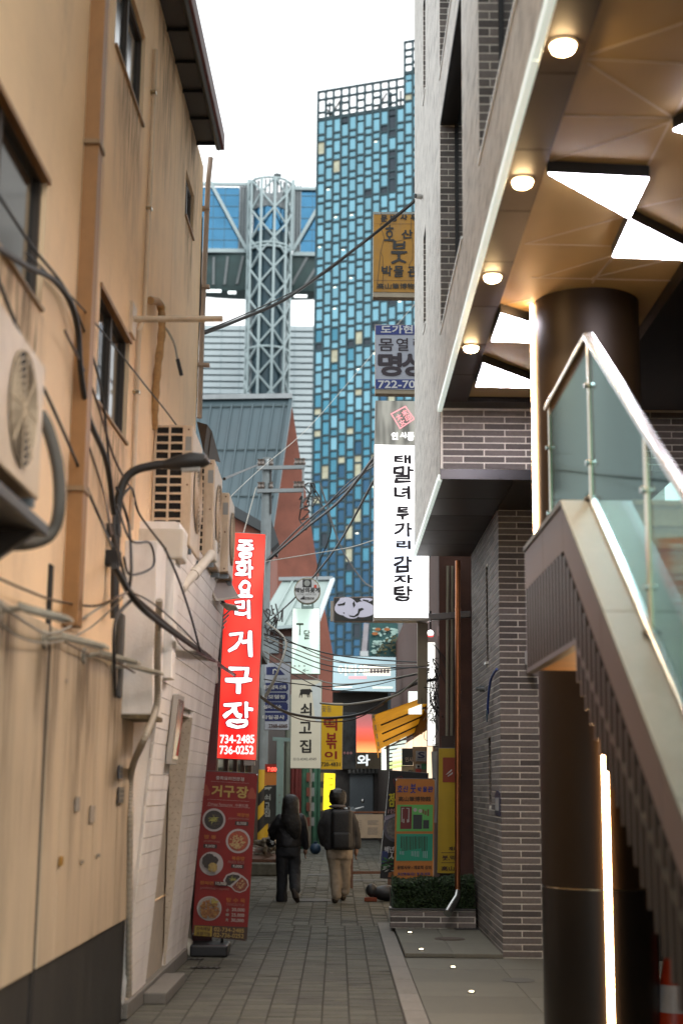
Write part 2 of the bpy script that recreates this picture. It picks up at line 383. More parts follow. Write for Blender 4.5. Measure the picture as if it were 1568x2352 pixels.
# kerb, slabs, platform
kb = structure('kerb')
y = 8.8
while y < 18.0:
    box(.52, .69, y+.004, y+.896, -.03, .006).build('kerb_stone', kerbm, kb, bevel=.006); y += .9
sl = structure('pavement')
box(.695, 4.2, 5, 15.0, -.02, -.008).build('joint_bed', jointm, sl)
for i in range(11):
    for j in range(4):
        xa = .695+j*.9; ya = 5.1+i*.9
        box(xa+.002, xa+.898, ya+.002, ya+.898, -.02, rnd.uniform(-.001, .002)).build('slab', slabm, sl, bevel=.003)
pf = structure('stone_platform')
box(.72, 1.68, 15.0, 18.1, -.02, .004).build('platform_core', kerbm, pf)
for j in range(2):
    for i in range(3):
        box(.70+j*.495, .70+j*.495+.492, 14.97+i*1.0, 14.97+i*1.0+.996, .004, .045).build('slab', slabm, pf, bevel=.005)
for i, (x, y, r_) in enumerate(((702, 2180, .012), (760, 2235, .015), (640, 2260, .01), (850, 2168, .012), (905, 2290, .014), (560, 2290, .012))):
    p = atZ(x, y, .002); t = MB().prism([p+Vector((r_*math.cos(a)*(1+.5*math.sin(a*3+i)), r_*math.sin(a)*1.6, 0)) for a in [k*.9 for k in range(7)]], (0, 0, .003)).build('litter_scrap', kerbm)
    tag(t, ['tiny pale scrap on the paving below the walkers', 'tiny pale scrap mid paving', 'tiny scrap on the paving toward the left wall', 'tiny scrap near the kerb below the planter', 'tiny scrap by the kerb near the bottom', 'tiny scrap near the drain at bottom left'][i], 'litter')
# side gutter on the left
gt = structure('gutter_strip')
for i in range(9): box(-1.62, -1.605+.0, 8+i, 8.99+i, -.02, 0).build('edge_stone', kerbm, gt)

# ================================================================== LEFT CREAM BUILDING
def wallX(X, y0, y1, z0, z1, holes, depth, sgn):
    """wall face in the plane x=X with rectangular openings; sgn -1: the openings go towards -x"""
    mb = MB(); ys = sorted({y0, y1, *[h[0] for h in holes], *[h[1] for h in holes]}); zs = sorted({z0, z1, *[h[2] for h in holes], *[h[3] for h in holes]})
    for a, b in zip(ys, ys[1:]):
        for c, d in zip(zs, zs[1:]):
            my, mz = (a+b)/2, (c+d)/2
            if any(h[0] < my < h[1] and h[2] < mz < h[3] for h in holes): continue
            f = [(X, a, c), (X, b, c), (X, b, d), (X, a, d)]
            if sgn > 0: f.reverse()
            mb.add(f, [(0, 1, 2, 3)])
    for h in holes:
        a, b, c, d = h[:4]; e = X+sgn*(h[4] if len(h) > 4 else depth)
        for f in ([(X,a,c),(e,a,c),(e,a,d),(X,a,d)], [(X,b,c),(e,b,c),(e,b,d),(X,b,d)], [(X,a,c),(X,b,c),(e,b,c),(e,a,c)], [(X,a,d),(X,b,d),(e,b,d),(e,a,d)], [(e,a,c),(e,b,c),(e,b,d),(e,a,d)]):
            mb.add(f, [(0, 1, 2, 3)])
    return mb
LB = thing('cream_building', 'tall cream rendered building along the left of the alley with dark windows', 'building', (-4, 9, 0))
LX = -1.6
wins = [(5.6, 7.36, 4.2, 4.98), (9.1, 10.36, 6.74, 7.5), (8.98, 10.18, 4.14, 4.96), (12.97, 13.62, 7.10, 7.58), (5.2, 6.9, 6.74, 7.5)]
grooves = [(yy, yy+.012, 2.6, 8.2, .012) for yy in (8.72, 10.75)]+[(8.9, 8.908, 5.4, 8.1, .01), (12.2, 12.21, 4.9, 8.2, .01)]
grooves = [g_ for g_ in grooves]
mb = wallX(LX, 3.0, 14.3, .72, 8.22, [w_ for w_ in wins]+grooves+[(11.0, 14.29, .73, 3.6, .13)], .10, -1)
mb.build('wall', cream, LB)
box(-7.5, LX-.16, 3.0, 14.3, 0, 8.22).build('wall', cream, LB)
box(LX-.16, LX, 14.3, 14.32, 3.6, 8.22).build('wall_end', cream, LB); box(LX-.158, LX-.002, 2.9, 3.0, 0, 8.2).build('wall_end', cream, LB)
box(LX-.17, LX+.006, 3.0, 10.88, 0, .72).build('base_band', blackbase, LB)
# the lower storey is clad with streaked boards
for a, b in ((3.0, 5.3), (5.32, 7.84), (7.93, 8.35), (8.36, 9.4), (9.41, 10.3), (10.31, 10.88)):
    box(LX, LX+.022, a, b, .723, 2.56).build('cladding_board', creamlow, LB, bevel=.003)
box(LX+.001, LX+.012, 7.84, 7.93, .0, 2.9).build('dark_joint', voidm, LB)
for (a, b, c, d) in wins:
    f = MB(); fw = .045; X1 = LX-.03
    for q in ((a, b, c, c+fw), (a, b, d-fw, d), (a, a+fw, c+fw, d-fw), (b-fw, b, c+fw, d-fw), ((a+b)/2-.03, (a+b)/2+.03, c+fw, d-fw)):
        f.box(X1-.05, X1, q[0]+.001, q[1]-.001, q[2]+.001, q[3]-.001)
    fo = f.build('window', M('dark_brown_frame', (.06, .04, .025), .5), LB)
    box(X1-.035, X1-.027, a+fw, b-fw, c+fw, d-fw).build('pane', darkglass, fo)
    box(LX-.10, LX+.02, a+.001, b-.001, c+.001, c+.02).build('sill', frametan, fo)
    if c < 6: box(LX-.07, LX+.014, a-.02, b+.03, d-.035, d-.002).build('head_trim', ochre, fo)
# eave
for i in range(19):
    a = 3.6+i*.56
    if a > 13.3: break
    box(-1.60, -1.36, a, a+.545, 8.19, 8.22).build('soffit_panel', blackgreen, LB, bevel=.004)
    MB().bar((-1.60, a+.55, 8.18), (-1.36, a+.55, 8.18), .02, .03).build('soffit_rib', black, LB)
box(-1.36, -1.315, 3.6, 13.72, 8.13, 8.30).build('fascia', maroon, LB, bevel=.005)
MB().prism([(-1.33, 3.5, 8.31), (-7.5, 3.5, 9.7), (-7.5, 3.5, 9.6), (-1.33, 3.5, 8.2)], (0, 10.27, 0)).build('roof', maroon, LB)
MB().tube([(-1.37, 3.6, 8.15), (-1.37, 13.7, 8.15)], .035, 8).build('gutter', blackgreen, LB, True)
# ochre square downpipe
t = thing('downpipe', 'square ochre downpipe running down the cream wall', 'pipe', (-1.55, 8.3, 2.6))
pa, pb = atX(208, 0, -1.53), atX(148, 1448, -1.53); Yd = 8.3
box(-1.618, -1.52, Yd-.05, Yd+.1, 2.6, 8.1).build('shaft', ochre, t, bevel=.006)
for z in (3.4, 5.6, 7.6): box(-1.618, -1.51, Yd-.07, Yd+.12, z, z+.03).build('clip', frametan, t)
t = thing('thin_pipe', 'thin pale conduit pipe climbing the cream wall beside the third window', 'pipe', (-1.57, 11.2, 3.6))
MB().tube([(-1.545, 10.72, 7.6), (-1.55, 10.68, 5.3), (-1.55, 10.42, 5.1), (-1.55, 10.40, 3.55)], .018, 8).build('tube', acbody, t, True)
for z in (7.2, 6.2, 4.6, 4.0): box(-1.585, -1.525, 10.38 if z < 5.2 else 10.67, 10.44 if z < 5.2 else 10.73, z, z+.02).build('clip', brass, t)
# far corner downpipe
t = thing('corner_downpipe', 'slim maroon and white downpipe at the far corner of the cream building', 'pipe', tuple(at(462, 960, 14.4)))
MB().tube([at(484, 362, 14.36), at(478, 420, 14.38), at(464, 760, 14.38), at(458, 960, 14.38)], .028, 8).build('tube', M('pinkish_pipe', (.62, .48, .38), .5), t, True)
for yy in (480, 660, 840): p = at(470, yy, 14.34); box(p.x-.08, p.x+.05, 14.33, 14.41, p.z, p.z+.03).build('bracket', M('pinkish_pipe', (.62, .48, .38)), t)
MB().tube([at(464, 500, 14.33), at(460, 700, 14.33), at(454, 800, 14.33), at(451, 915, 14.33)], .010, 6).build('loose_wire', cable, t)
# bird-spike like pole sticking out over the alley
t = thing('wall_pole', 'short beige pole sticking out from the cream wall over the alley', 'pole', tuple(at(300, 733, 11.2)))
yq = atL(302, 733).y
MB().tube([at(300, 733, yq), at(512, 732, yq)], .025, 10).build('rod', acbody, t, True)
p = atL(300, 733); box(p.x-.02, p.x+.025, yq-.1, yq+.1, p.z-.12, p.z+.12).build('wall_plate', acbody, t)
# taped refrigerant pipe
pp = smooth_path([atL(345, 690, .03), at(368, 700, 11.3), at(372, 760, 11.3), at(362, 850, 11.3), at(356, 930, 11.35), at(354, 985, 11.45)])
tag(MB().tube(pp, [.032+.004*math.sin(i*2.1) for i in range(len(pp))], 10).build('taped_pipe', M('aged_tape', (.40, .23, .09), .7, var=.3, scale=20), None, True), 'yellowed tape-wrapped pipe running down to the air conditioner', 'pipe')
pp = smooth_path([atL(360, 730, .03), at(385, 760, 11.5), at(400, 790, 11.5), at(408, 825, 11.5)])
t = thing('cut_cable', 'pale cut cable with a black end hanging on the cream wall', 'cable', tuple(pp[-1]))
MB().tube(pp, .01, 6).build('cord', cablew, t); MB().tube([at(408, 825, 11.5), at(417, 862, 11.5)], .016, 8).build('plug', black, t)

stn = bpy.data.materials.new('rain_stain'); stn.use_nodes = True; n_ = stn.node_tree.nodes; l_ = stn.node_tree.links; b_ = n_['Principled BSDF']
b_.inputs['Base Color'].default_value = (.10, .06, .035, 1); b_.inputs['Roughness'].default_value = .8
tc = n_.new('ShaderNodeTexCoord'); sx = n_.new('ShaderNodeSeparateXYZ'); l_.new(tc.outputs['Generated'], sx.inputs[0])
gp = n_.new('ShaderNodeNewGeometry'); mp = n_.new('ShaderNodeMapping'); mp.inputs['Scale'].default_value = (1, 13, .9); l_.new(gp.outputs['Position'], mp.inputs[0])
nz = n_.new('ShaderNodeTexNoise'); nz.inputs['Scale'].default_value = 2; nz.inputs['Detail'].default_value = 7; l_.new(mp.outputs[0], nz.inputs[0])
def mth(op, a, b=None):
    q = n_.new('ShaderNodeMath'); q.operation = op
    for i, v in enumerate((a, b)):
        if v is None: continue
        if isinstance(v, (int, float)): q.inputs[i].default_value = v
        else: l_.new(v, q.inputs[i])
    return q.outputs[0]
yy = sx.outputs[1]; ed = mth('MULTIPLY', mth('MULTIPLY', yy, mth('SUBTRACT', 1, yy)), 4); mr = n_.new('ShaderNodeMapRange'); mr.inputs[1].default_value = .42; mr.inputs[2].default_value = .68; l_.new(nz.outputs[0], mr.inputs[0])
l_.new(mth('MULTIPLY', mth('MULTIPLY', mth('MULTIPLY', mth('POWER', sx.outputs[2], .8), mth('POWER', ed, .7)), mr.outputs[0]), .85), b_.inputs['Alpha'])
for (ya_, yb_, za_, zb_, o_) in ((6.3, 7.5, 3.2, 4.19, .004), (8.95, 10.25, 3.2, 4.12, .004), (9.1, 10.45, 5.6, 6.73, .004), (12.95, 13.65, 6.3, 7.08, .004), (6.6, 7.1, 1.5, 2.52, .026), (7.45, 8.2, 1.3, 2.5, .026), (8.6, 9.2, 1.4, 2.5, .026), (9.7, 10.3, 1.3, 2.5, .026), (8.38, 8.9, 4.2, 8.1, .004), (10.9, 12.1, 6.6, 8.15, .004), (5.5, 7.2, 6.9, 8.15, .004), (12.4, 14.2, 6.9, 8.16, .004)):
    MB().add([(LX+o_, ya_, za_), (LX+o_, yb_, za_), (LX+o_, yb_, zb_), (LX+o_, ya_, zb_), (LX+o_-.0008, ya_, za_), (LX+o_-.0008, yb_, zb_)], [(0, 1, 2, 3)]).build('rain_stain', stn, LB)
LB.location = (-1.6, 9, 0)
for ch in LB.children: ch.location.x += -4+1.6
LB.rotation_euler.z = -LK
def lean(z): return -1.6+.30*z/3.65
def wp(px, py, Y):
    p = at(px, py, Y)
    if p.y > 14.4: return p
    for _ in range(3):
        lim = LWX(p.y)+.055
        if 10.9 < p.y < 14.9 and p.z < 3.75: lim = lean(max(0, p.z))+.06+LK*(p.y-9)
        if 10.2 < p.y < 11.0 and 2.2 < p.z < 3.55: lim = -1.31
        if p.y < 7.9 and p.z < 2.6: lim = -1.56
        if p.x < lim: p = atX(px, py, lim)
    return p
# white leaning annex wall
AN = thing('white_annex', 'white tin clad lean-to wall leaning out over the alley on the left', 'building', (-1.6, 13, 0))
ya, yb, zt = 10.95, 14.75, 3.72; oy0, oy1, oz = 12.0, 13.15, 2.3
N = 30
def band(y0, y1, z0, z1, name='cladding_strip', mat=whitetile):
    MB().prism([(lean(z0), y0, z0), (lean(z1), y0, z1), (lean(z1)-.03, y0, z1), (lean(z0)-.03, y0, z0)], (0, y1-y0, 0)).build(name, mat, AN)
zz = .12
while zz < zt-.01:
    z1 = min(zz+.118, zt)
    if zz < oz-.01: band(ya, oy0, zz, z1-.006); band(oy1, yb, zz, z1-.006)
    else: band(ya, yb, zz, z1-.006)
    zz += .118
MB().prism([(-1.605, ya, 0), (lean(zt)-.03, ya, zt), (-1.605, ya, zt)], (0, oy0-ya, 0)).build('wall', whitetile, AN)
MB().prism([(-1.605, oy1, 0), (lean(zt)-.03, oy1, zt), (-1.605, oy1, zt)], (0, yb-oy1, 0)).build('wall', whitetile, AN)
MB().prism([(-1.605, oy0, oz), (lean(oz)-.03, oy0, oz), (lean(zt)-.03, oy0, zt), (-1.605, oy0, zt)], (0, oy1-oy0, 0)).build('wall', whitetile, AN)
box(-1.62, -1.56, ya, yb-.2, 0, .12).build('kerb_block', kerbm, AN, bevel=.01); box(-1.56, -1.38, 11.7, 12.9, 0, .09).build('door_step', kerbm, AN, bevel=.01)
jm = M('chequer_plate', (.45, .38, .29), .5, var=.15, scale=8)
MB().prism([(-1.605, oy1-.006, .12), (lean(.12)+.001, oy1-.006, .12), (lean(oz)+.001, oy1-.006, oz), (-1.605, oy1-.006, oz)], (0, .005, 0)).build('door_jamb', jm, AN)
studs = MB()
for i in range(40):
    for k in range(4):
        z = .18+i*.055; x = -1.59+k*.05+(i % 2)*.025
        if x < lean(z)-.015: studs.bar((x-.008, oy1-.008, z-.006*(1 if (i+k) % 2 else -1)), (x+.008, oy1-.008, z+.006*(1 if (i+k) % 2 else -1)), .004, .004)
studs.build('plate_studs', M('stud', (.28, .22, .16), .5), AN, kind='stuff')
box(-1.66, -1.62, oy0-.05, oy1+.05, .05, oz+.05).build('door_leaf', jm, AN)
AN.rotation_euler.z = -LK; AN.location.x += LK*(13-9)+.005
# notice case
t = thing('notice_case', 'shallow glass notice case fixed to the white leaning wall', 'notice case', tuple(at(385, 1755, 12)))
def lp(y, z, o): return Vector((lean(z)+o+LK*(y-9)+.005, y, z))
MB().prism([lp(11.62, 1.86, .01), lp(12.0, 1.86, .01), lp(12.0, 2.42, .01), lp(11.62, 2.42, .01)], (.045, 0, 0)).build('frame', M('pale_frame', (.62, .57, .50), .4), t, bevel=.004)
MB().prism([lp(11.65, 1.90, .056), lp(11.97, 1.90, .056), lp(11.97, 2.38, .056), lp(11.65, 2.38, .056)], (.004, 0, 0)).build('glazing', M('case_glass', (.30, .22, .18), .12, var=.2), t)
MB().prism([lp(11.85, 1.93, .062), lp(11.95, 1.93, .062), lp(11.95, 2.36, .062), lp(11.93, 2.1, .062)], (.003, 0, 0)).build('red_reflection_paint', M('red_reflection_paint', (.55, .05, .03), .5), t)  # red reflection in the case glass, painted as a flat shape
# corrugated conduit
pp = smooth_path([wp(366, 1378, 11.1), wp(362, 1500, 11.1), wp(360, 1620, 11.1), wp(330, 1700, 10.9), atL(302, 1775, .04), atL(299, 1900, .04), atL(297, 2100, .04), atL(296, 2290, .04)], 30)
tag(MB().tube(pp, [.022+(.004 if i % 2 else 0) for i in range(len(pp))], 10).build('corrugated_conduit', M('cream_conduit', (.48, .42, .33), .5), None), 'cream corrugated conduit bending down beside the white leaning wall', 'conduit')
# white box casing on wall
t = thing('duct_casing', 'large white boxed duct casing projecting above the leaning wall', 'casing', (-1.5, 10.2, 2.2))
box(-1.60, -1.34, 10.32, 10.88, 2.19, 3.46).build('box', whitetile, t, bevel=.008)
box(-1.6, -1.33, 10.31, 10.89, 2.16, 2.19).build('rusty_base', M('rusty_edge', (.22, .16, .08), .8, var=.5, scale=20), t)
t = thing('white_post', 'white square duct post with a square cap beneath the air conditioner', 'duct', (-1.45, 11.4, 2.6))
box(-1.6, -1.28, 10.95, 11.2, 2.5, 3.42).build('shaft', whitetile, t, bevel=.006)
box(-1.6, -1.22, 10.92, 11.24, 3.42, 3.66).build('cap', acwhite, t, bevel=.02)
# PVC pipe
pp = [at(486, 1272, 12.3), at(462, 1302, 12.1), at(405, 1362, 11.5), at(372, 1412, 11.2)]
t = thing('drain_pipe', 'white plastic drain pipe slanting down under the air conditioners', 'pipe', tuple(pp[-1]))
MB().tube(pp, .042, 12).build('tube', acwhite, t, True)
for p, q in ((pp[1], pp[2]),):
    d = (q-p).normalized()
    for k in (.25, .8): c_ = p.lerp(q, k); MB().tube([c_-d*.05, c_+d*.05], .05, 12).build('coupling', acwhite, t, True)
# junction boxes
for b_, Y_, lab in (((448, 1240, 498, 1288), 12.7, 'ivory junction box below the big air conditioner grille'), ((476, 1514, 500, 1568), 15.0, 'grey meter box at the corner of the leaning wall beside the red sign'), ((262, 1408, 284, 1602), 10.1, 'dark grey cable box with wires on the left wall')):
    p0 = at(b_[0], b_[3], Y_); p1 = at(b_[2], b_[1], Y_)
    t = thing('junction_box', lab, 'junction box', tuple(p0))
    mt = acwhite if Y_ > 11 else M('dark_box', (.10, .095, .085), .5)
    box(p0.x, p1.x, Y_, Y_+.12, p0.z, p1.z).build('housing', mt, t, bevel=.012); box(p0.x+.01, p1.x-.01, Y_-.012, Y_, p0.z+.01, p1.z-.01).build('lid', mt, t, bevel=.004)
# ------------------------------------------------ air conditioners
def ac(label, x0, x1, y0, y1, z0, z1, cols, rows, gap=.02):
    t = thing('air_conditioner', label, 'air conditioner', ((x0+x1)/2, (y0+y1)/2, z0), 'air conditioner units on the left wall')
    box(x0, x1, y0+.03, y1, z0, z1).build('casing', acbody, t, bevel=.012)
    # grille end facing down the alley
    gx1 = x1-(x1-x0)*.24; gr = MB()
    gw = (gx1-x0)/cols; gh = (z1-z0-.02)/rows; bw = .018
    for c in range(cols+1): gr.box(x0+c*gw-bw/2, x0+c*gw+bw/2, y0, y0+.03, z0, z1)
    for r_ in range(rows+1): gr.box(x0+.001, gx1, y0+.002, y0+.028, z0+.01+r_*gh-bw/2, z0+.01+r_*gh+bw/2)
    gr.build('end_grille', acbody, t)
    box(x0+.01, gx1-.005, y0+.022, y0+.029, z0+.01, z1-.01).build('coil', voidm, t)
    box(gx1+.002, x1, y0-.002, y0+.03, z0, z1).build('corner_panel', acbody, t, bevel=.01)
    ycen = y0+(y1-y0)*.58; zc = (z0+z1)/2; rr = min((y1-y0)*.38, (z1-z0)*.4)
    rg = MB()
    for q in range(1, 9):
        pr = [(x1+.012, ycen+rr*q/8*math.cos(a*math.pi/12), zc+rr*q/8*math.sin(a*math.pi/12)) for a in range(25)]
        rg.tube(pr, .0035, 4)
    for q in range(8):
        a = q*math.pi/4; rg.tube([(x1+.012, ycen, zc), (x1+.012, ycen+rr*math.cos(a), zc+rr*math.sin(a))], .004, 4)
    rg.build('fan_guard', acbody, t)
    MB().prism([(x1+.002, ycen+rr*math.cos(a*math.pi/10), zc+rr*math.sin(a*math.pi/10)) for a in range(20)], (.003, 0, 0)).build('fan_opening', voidm, t)
    box(x1-.06, x1-.01, y0-.004, y0-.002, z1-.22, z1-.10).build('rating_sticker', M('sticker_silver', (.45, .45, .42), .4), t)
    for zz_ in (z0+.03, z1-.04, (z0+z1)/2): MB().tube([(x1-.035, y0-.001, zz_), (x1-.035, y0-.006, zz_)], .008, 8).build('rusty_screw', M('rust', (.2, .08, .03), .7), t)
    for yy_ in (y0+.12, y1-.1): MB().bar((x0-.1, yy_, z0-.03), (x1, yy_, z0-.03), .04).build('bracket', galv, t)
    return t
ac('near air conditioner at the edge, above a dark bracket and thick hose', -1.56, -1.36, 5.3, 6.3, 2.95, 3.58, 3, 10)
A2 = ac('big air conditioner whose side grille of square openings faces the camera', -1.54, -1.23, 11.5, 12.35, 3.62, 4.64, 2, 14)
A3 = ac('second air conditioner just behind the big grille unit', -1.50, -1.14, 12.6, 13.45, 3.68, 4.60, 3, 14)
ac('third air conditioner at the far end of the row beside the red sign', -1.48, -1.08, 13.6, 14.3, 3.72, 4.5, 3, 14)
box(-1.6, -1.33, 5.2, 6.4, 2.80, 2.86).build('ac_shelf', bronzed, None, bevel=.01); tag(bpy.data.objects['ac_shelf'], 'dark angled shelf carrying the near air conditioner', 'shelf')
MB().prism([(-1.6, 6.2, 2.80), (-1.34, 6.2, 2.80), (-1.6, 6.2, 2.6)], (0, .05, 0)).build('gusset', bronzed, bpy.data.objects['ac_shelf'])
pp = smooth_path([at(92, 950, 6.6), at(112, 990, 6.6), at(134, 1080, 6.6), at(136, 1170, 6.6), at(118, 1225, 6.6), at(70, 1248, 6.5), at(0, 1250, 6.3)], 8)
tag(MB().tube(pp, .03, 12).build('drain_hose', hose, None, True), 'thick dark drain hose looping beside the near air conditioner', 'hose')
# small canopy behind AC
t = thing('ac_cover', 'dark torn sheet cover on top of the second air conditioner', 'cover', (-1.2, 14, 4.85))
MB().prism([at(452, 968, 13.3), at(476, 975, 13.4), at(497, 1050, 14.4), at(468, 1040, 13.6)], (.02, .3, .01)).build('sheet', M('brown_sheet', (.10, .07, .05), .7, var=.3), t)
t = thing('tin_canopy', 'pinkish tin canopy sloping out above the shop door by the red sign', 'canopy', tuple(at(500, 1380, 14.2)))
MB().prism([at(470, 1330, 13.6), at(493, 1262, 14.2), at(549, 1372, 14.4), at(497, 1378, 13.7)], (0, .012, -.012)).build('sheet', M('pink_tin', (.55, .45, .40), .5, var=.1), t)
MB().bar(at(470, 1330, 13.58), at(497, 1378, 13.68), .02).build('edge_rail', acwhite, t); MB().bar(at(497, 1378, 13.68), at(549, 1372, 14.38), .02).build('edge_rail', acwhite, t)
def flood(name, label, p, wid, mat, grp=None, ang=0.):
    t = thing(name, label, 'floodlight', tuple(p), grp); p = Vector(p)
    ex = LK*(p.y-9)
    MB().tube([(-1.6+ex, p.y, p.z), (-1.56+ex, p.y, p.z)], .05, 14).build('wall_rose', mat, t, True)
    MB().tube([(-1.57+ex, p.y, p.z), (-1.45+ex, p.y, p.z+.015)], .014, 8).build('arm', mat, t, True)
    MB().prism([(-1.47+ex, p.y-.07, p.z+.035), (-1.47+wid+ex, p.y-.07, p.z-.03+ang), (-1.47+wid+ex, p.y-.07, p.z-.05+ang), (-1.47+ex, p.y-.07, p.z+.0)], (0, .15, 0)).build('head', mat, t, bevel=.005)
    MB().prism([(-1.45+ex, p.y-.06, p.z-.004), (-1.49+wid+ex, p.y-.06, p.z-.054+ang), (-1.49+wid+ex, p.y+.06, p.z-.054+ang), (-1.45+ex, p.y+.06, p.z-.004)], (0, 0, -.004)).build('lens', M('lamp_glass', (.5, .48, .42), .2), t)
    return t
lampm = M('dusty_lamp_housing', (.42, .38, .30), .6, var=.25, scale=15)
for (mx_, my_, lab) in ((-10, 1402, 'nearest dusty sign lamp cut by the photo edge on the left wall'), (95, 1468, 'dusty sign lamp just under the ochre downpipe'), (187, 1506, 'dusty sign lamp third from the near end, below the cables'), (255, 1533, 'dusty sign lamp nearest the white duct casing')):
    p = atL(mx_, my_, .01); flood('sign_lamp', lab, p, .24, lampm, 'unlit sign lamps in a row on the left wall')
p = at(520, 1392, 14.3); t = thing('spotlight', 'small floodlight hanging in front of the lit red sign', 'floodlight', tuple(p))
MB().prism([at(505, 1385, 14.2), at(541, 1392, 14.2), at(548, 1404, 14.25), at(520, 1402, 14.25)], (0, .06, .02)).build('head', lampm, t, bevel=.004)
MB().tube([at(500, 1372, 14.25), at(522, 1390, 14.25)], .012, 6).build('arm', galv, t)
# street lamp
YS_ = 9.6
pts = smooth_path([at(264, 1420, YS_), at(266, 1250, YS_), at(273, 1150, YS_), at(288, 1102, YS_), at(312, 1080, YS_), at(350, 1070, YS_), at(385, 1066, YS_)], 8)
t = thing('street_lamp', 'dark curved-arm street lamp fixed to the left wall before the air conditioners', 'street lamp', tuple(pts[0]))
MB().tube(pts, .03, 12).build('arm', M('lamp_paint', (.045, .04, .035), .4, var=.1), t, True)
hp = [at(375, 1068, YS_), at(405, 1064, YS_), at(440, 1058, YS_), at(470, 1058, YS_), at(482, 1064, YS_)]
MB().tube(hp, [.03, .052, .062, .05, .012], 14).build('head', M('lamp_paint', (.045, .04, .035), .4), t, True)
MB().prism([at(415, 1075, YS_-.03), at(460, 1072, YS_-.03), at(456, 1080, YS_-.03), at(418, 1082, YS_-.03)], (0, .05, 0)).build('diffuser', M('lamp_glass', (.5, .48, .42), .2), t)
for z0_, z1_ in ((1205, 1232), (1265, 1300)):
    a, b = at(252, z1_, YS_), at(277, z0_, YS_); box(-1.6, b.x, YS_-.06, YS_+.06, a.z, b.z).build('clamp', black, t, bevel=.008)

# small wall bits, lower left
for (x0, y0, x1, y1, mt, lab) in ((270, 1758, 281, 1788, M('grey_plate', (.10, .10, .13), .4), 'small upper grey plate sign on the cream boards'), (269, 1808, 284, 1845, M('dark_plate', (.08, .06, .05), .4), 'small lower dark plate sign with light lettering'), (135, 1966, 144, 1989, M('amber_tag', (.5, .26, .04), .4), 'small amber tag by the dark wall joint')):
    a = atL(x0, y1, .03); b = atL(x1, y0, .03); ex = (a.x+b.x)/2+1.577
    t = thing('wall_plate', lab, 'plate', (a.x, a.y, a.z)); box(-1.577+ex, -1.568+ex, a.y, b.y, min(a.z, b.z), max(a.z, b.z)).build('plate', mt, t)
    for k in range(3):
        if mt.name != 'amber_tag': box(-1.568+ex, -1.5665+ex, a.y+.02, b.y-.02, a.z+.03+k*(b.z-a.z)*.28, a.z+.04+k*(b.z-a.z)*.28).build('print_line', M('print_pale', (.4, .38, .3), .5), t)
for i, (x, y0_, h_, w_) in enumerate(((205, 1850, 40, 14), (172, 1830, 34, 12), (185, 1975, 10, 8), (222, 1960, 10, 8), (150, 1560, 8, 6))):
    a = atL(x, y0_+h_, .03); b = atL(x+w_, y0_, .03); ex = (a.x+b.x)/2+1.577
    tag(box(-1.577+ex, -1.5735+ex, a.y, b.y, a.z, b.z).build('paper_scrap', M('old_paper%d' % (i % 2), (.42, .38, .33) if i % 2 else (.50, .42, .33), .8, var=.3, scale=20)),
        ['faded pasted notice on the cream boards', 'torn sticker remains left of the faded notice', 'small grey patch low on the cream boards', 'second small grey patch low on the cream boards', 'small dark patch high on the near boards'][i], 'paper')

# ================================================================== wires on the left
def wire(pts, r, mat, label, smooth=8):
    p = smooth_path([wp(*q) for q in pts], smooth)
    return tag(MB().tube(p, r, 6).build('cable', mat), label, 'cable')
wire([(-20, 560, 6.5), (60, 610, 6.9), (120, 640, 7.4), (160, 690, 8.0), (180, 760, 8.6), (186, 850, 9.0), (205, 960, 9.6), (245, 1060, 10.2), (262, 1180, 10.5)], .018, cable, 'thickest black cable drooping across the near window to the street lamp')
wire([(-20, 420, 6.5), (70, 560, 7), (165, 690, 7.9), (230, 880, 8.8), (250, 1050, 10), (262, 1160, 10.5)], .008, cable, 'thin dark cable crossing the near window corner')
wire([(-20, 600, 6.3), (60, 800, 7), (150, 1000, 8.2), (225, 1180, 9.5), (260, 1260, 10.5)], .009, cable, 'dark cable sloping behind the near air conditioner')
wire([(60, 580, 7), (200, 720, 8.5), (330, 880, 10.5), (420, 1000, 12), (470, 1120, 13), (510, 1215, 14.5), (530, 1290, 16)], .006, cable, 'long thin wire crossing the air conditioner grille to the red sign')
wire([(150, 760, 8.3), (215, 900, 9.2), (262, 1050, 10.2), (300, 1120, 10.6)], .008, cableb, 'brown cable running down between the windows to the lamp arm')
wire([(190, 980, 9), (235, 1120, 9.8), (258, 1230, 10.5)], .006, cableb, 'short brown cable beside the ochre downpipe')
wire([(-10, 1325, 7), (60, 1355, 7.6), (130, 1380, 8.4), (215, 1392, 9.6), (262, 1375, 10.4), (296, 1358, 10.8)], .007, cableb, 'sagging brown cable along the left wall above the sign lamps')
wire([(296, 1358, 10.8), (262, 1200, 10.6), (300, 1120, 10.6), (320, 1180, 10.8), (380, 1260, 12)], .009, cable, 'black cable looping off the street lamp clamp')
wire([(270, 1160, 10.5), (300, 1240, 10.4), (345, 1248, 10.4), (352, 1300, 10.4), (300, 1320, 10.4), (285, 1280, 10.5)], .008, cable, 'coiled black loop of cable below the street lamp')
wire([(268, 1120, 10.5), (295, 1200, 10.5), (302, 1300, 10.6), (296, 1358, 10.8)], .011, cable, 'black cable hanging straight below the lamp arm')
wire([(262, 1300, 10.5), (280, 1330, 10.6), (296, 1358, 10.8), (330, 1400, 11.2), (380, 1440, 12), (430, 1475, 13), (500, 1525, 15), (560, 1565, 17.5), (605, 1605, 20), (655, 1635, 22), (720, 1648, 23), (780, 1648, 23), (840, 1636, 22), (900, 1600, 20.5), (950, 1572, 19.5), (1000, 1560, 19)], .022, cable, 'thick bundled cable sagging across the whole alley in front of the signs')
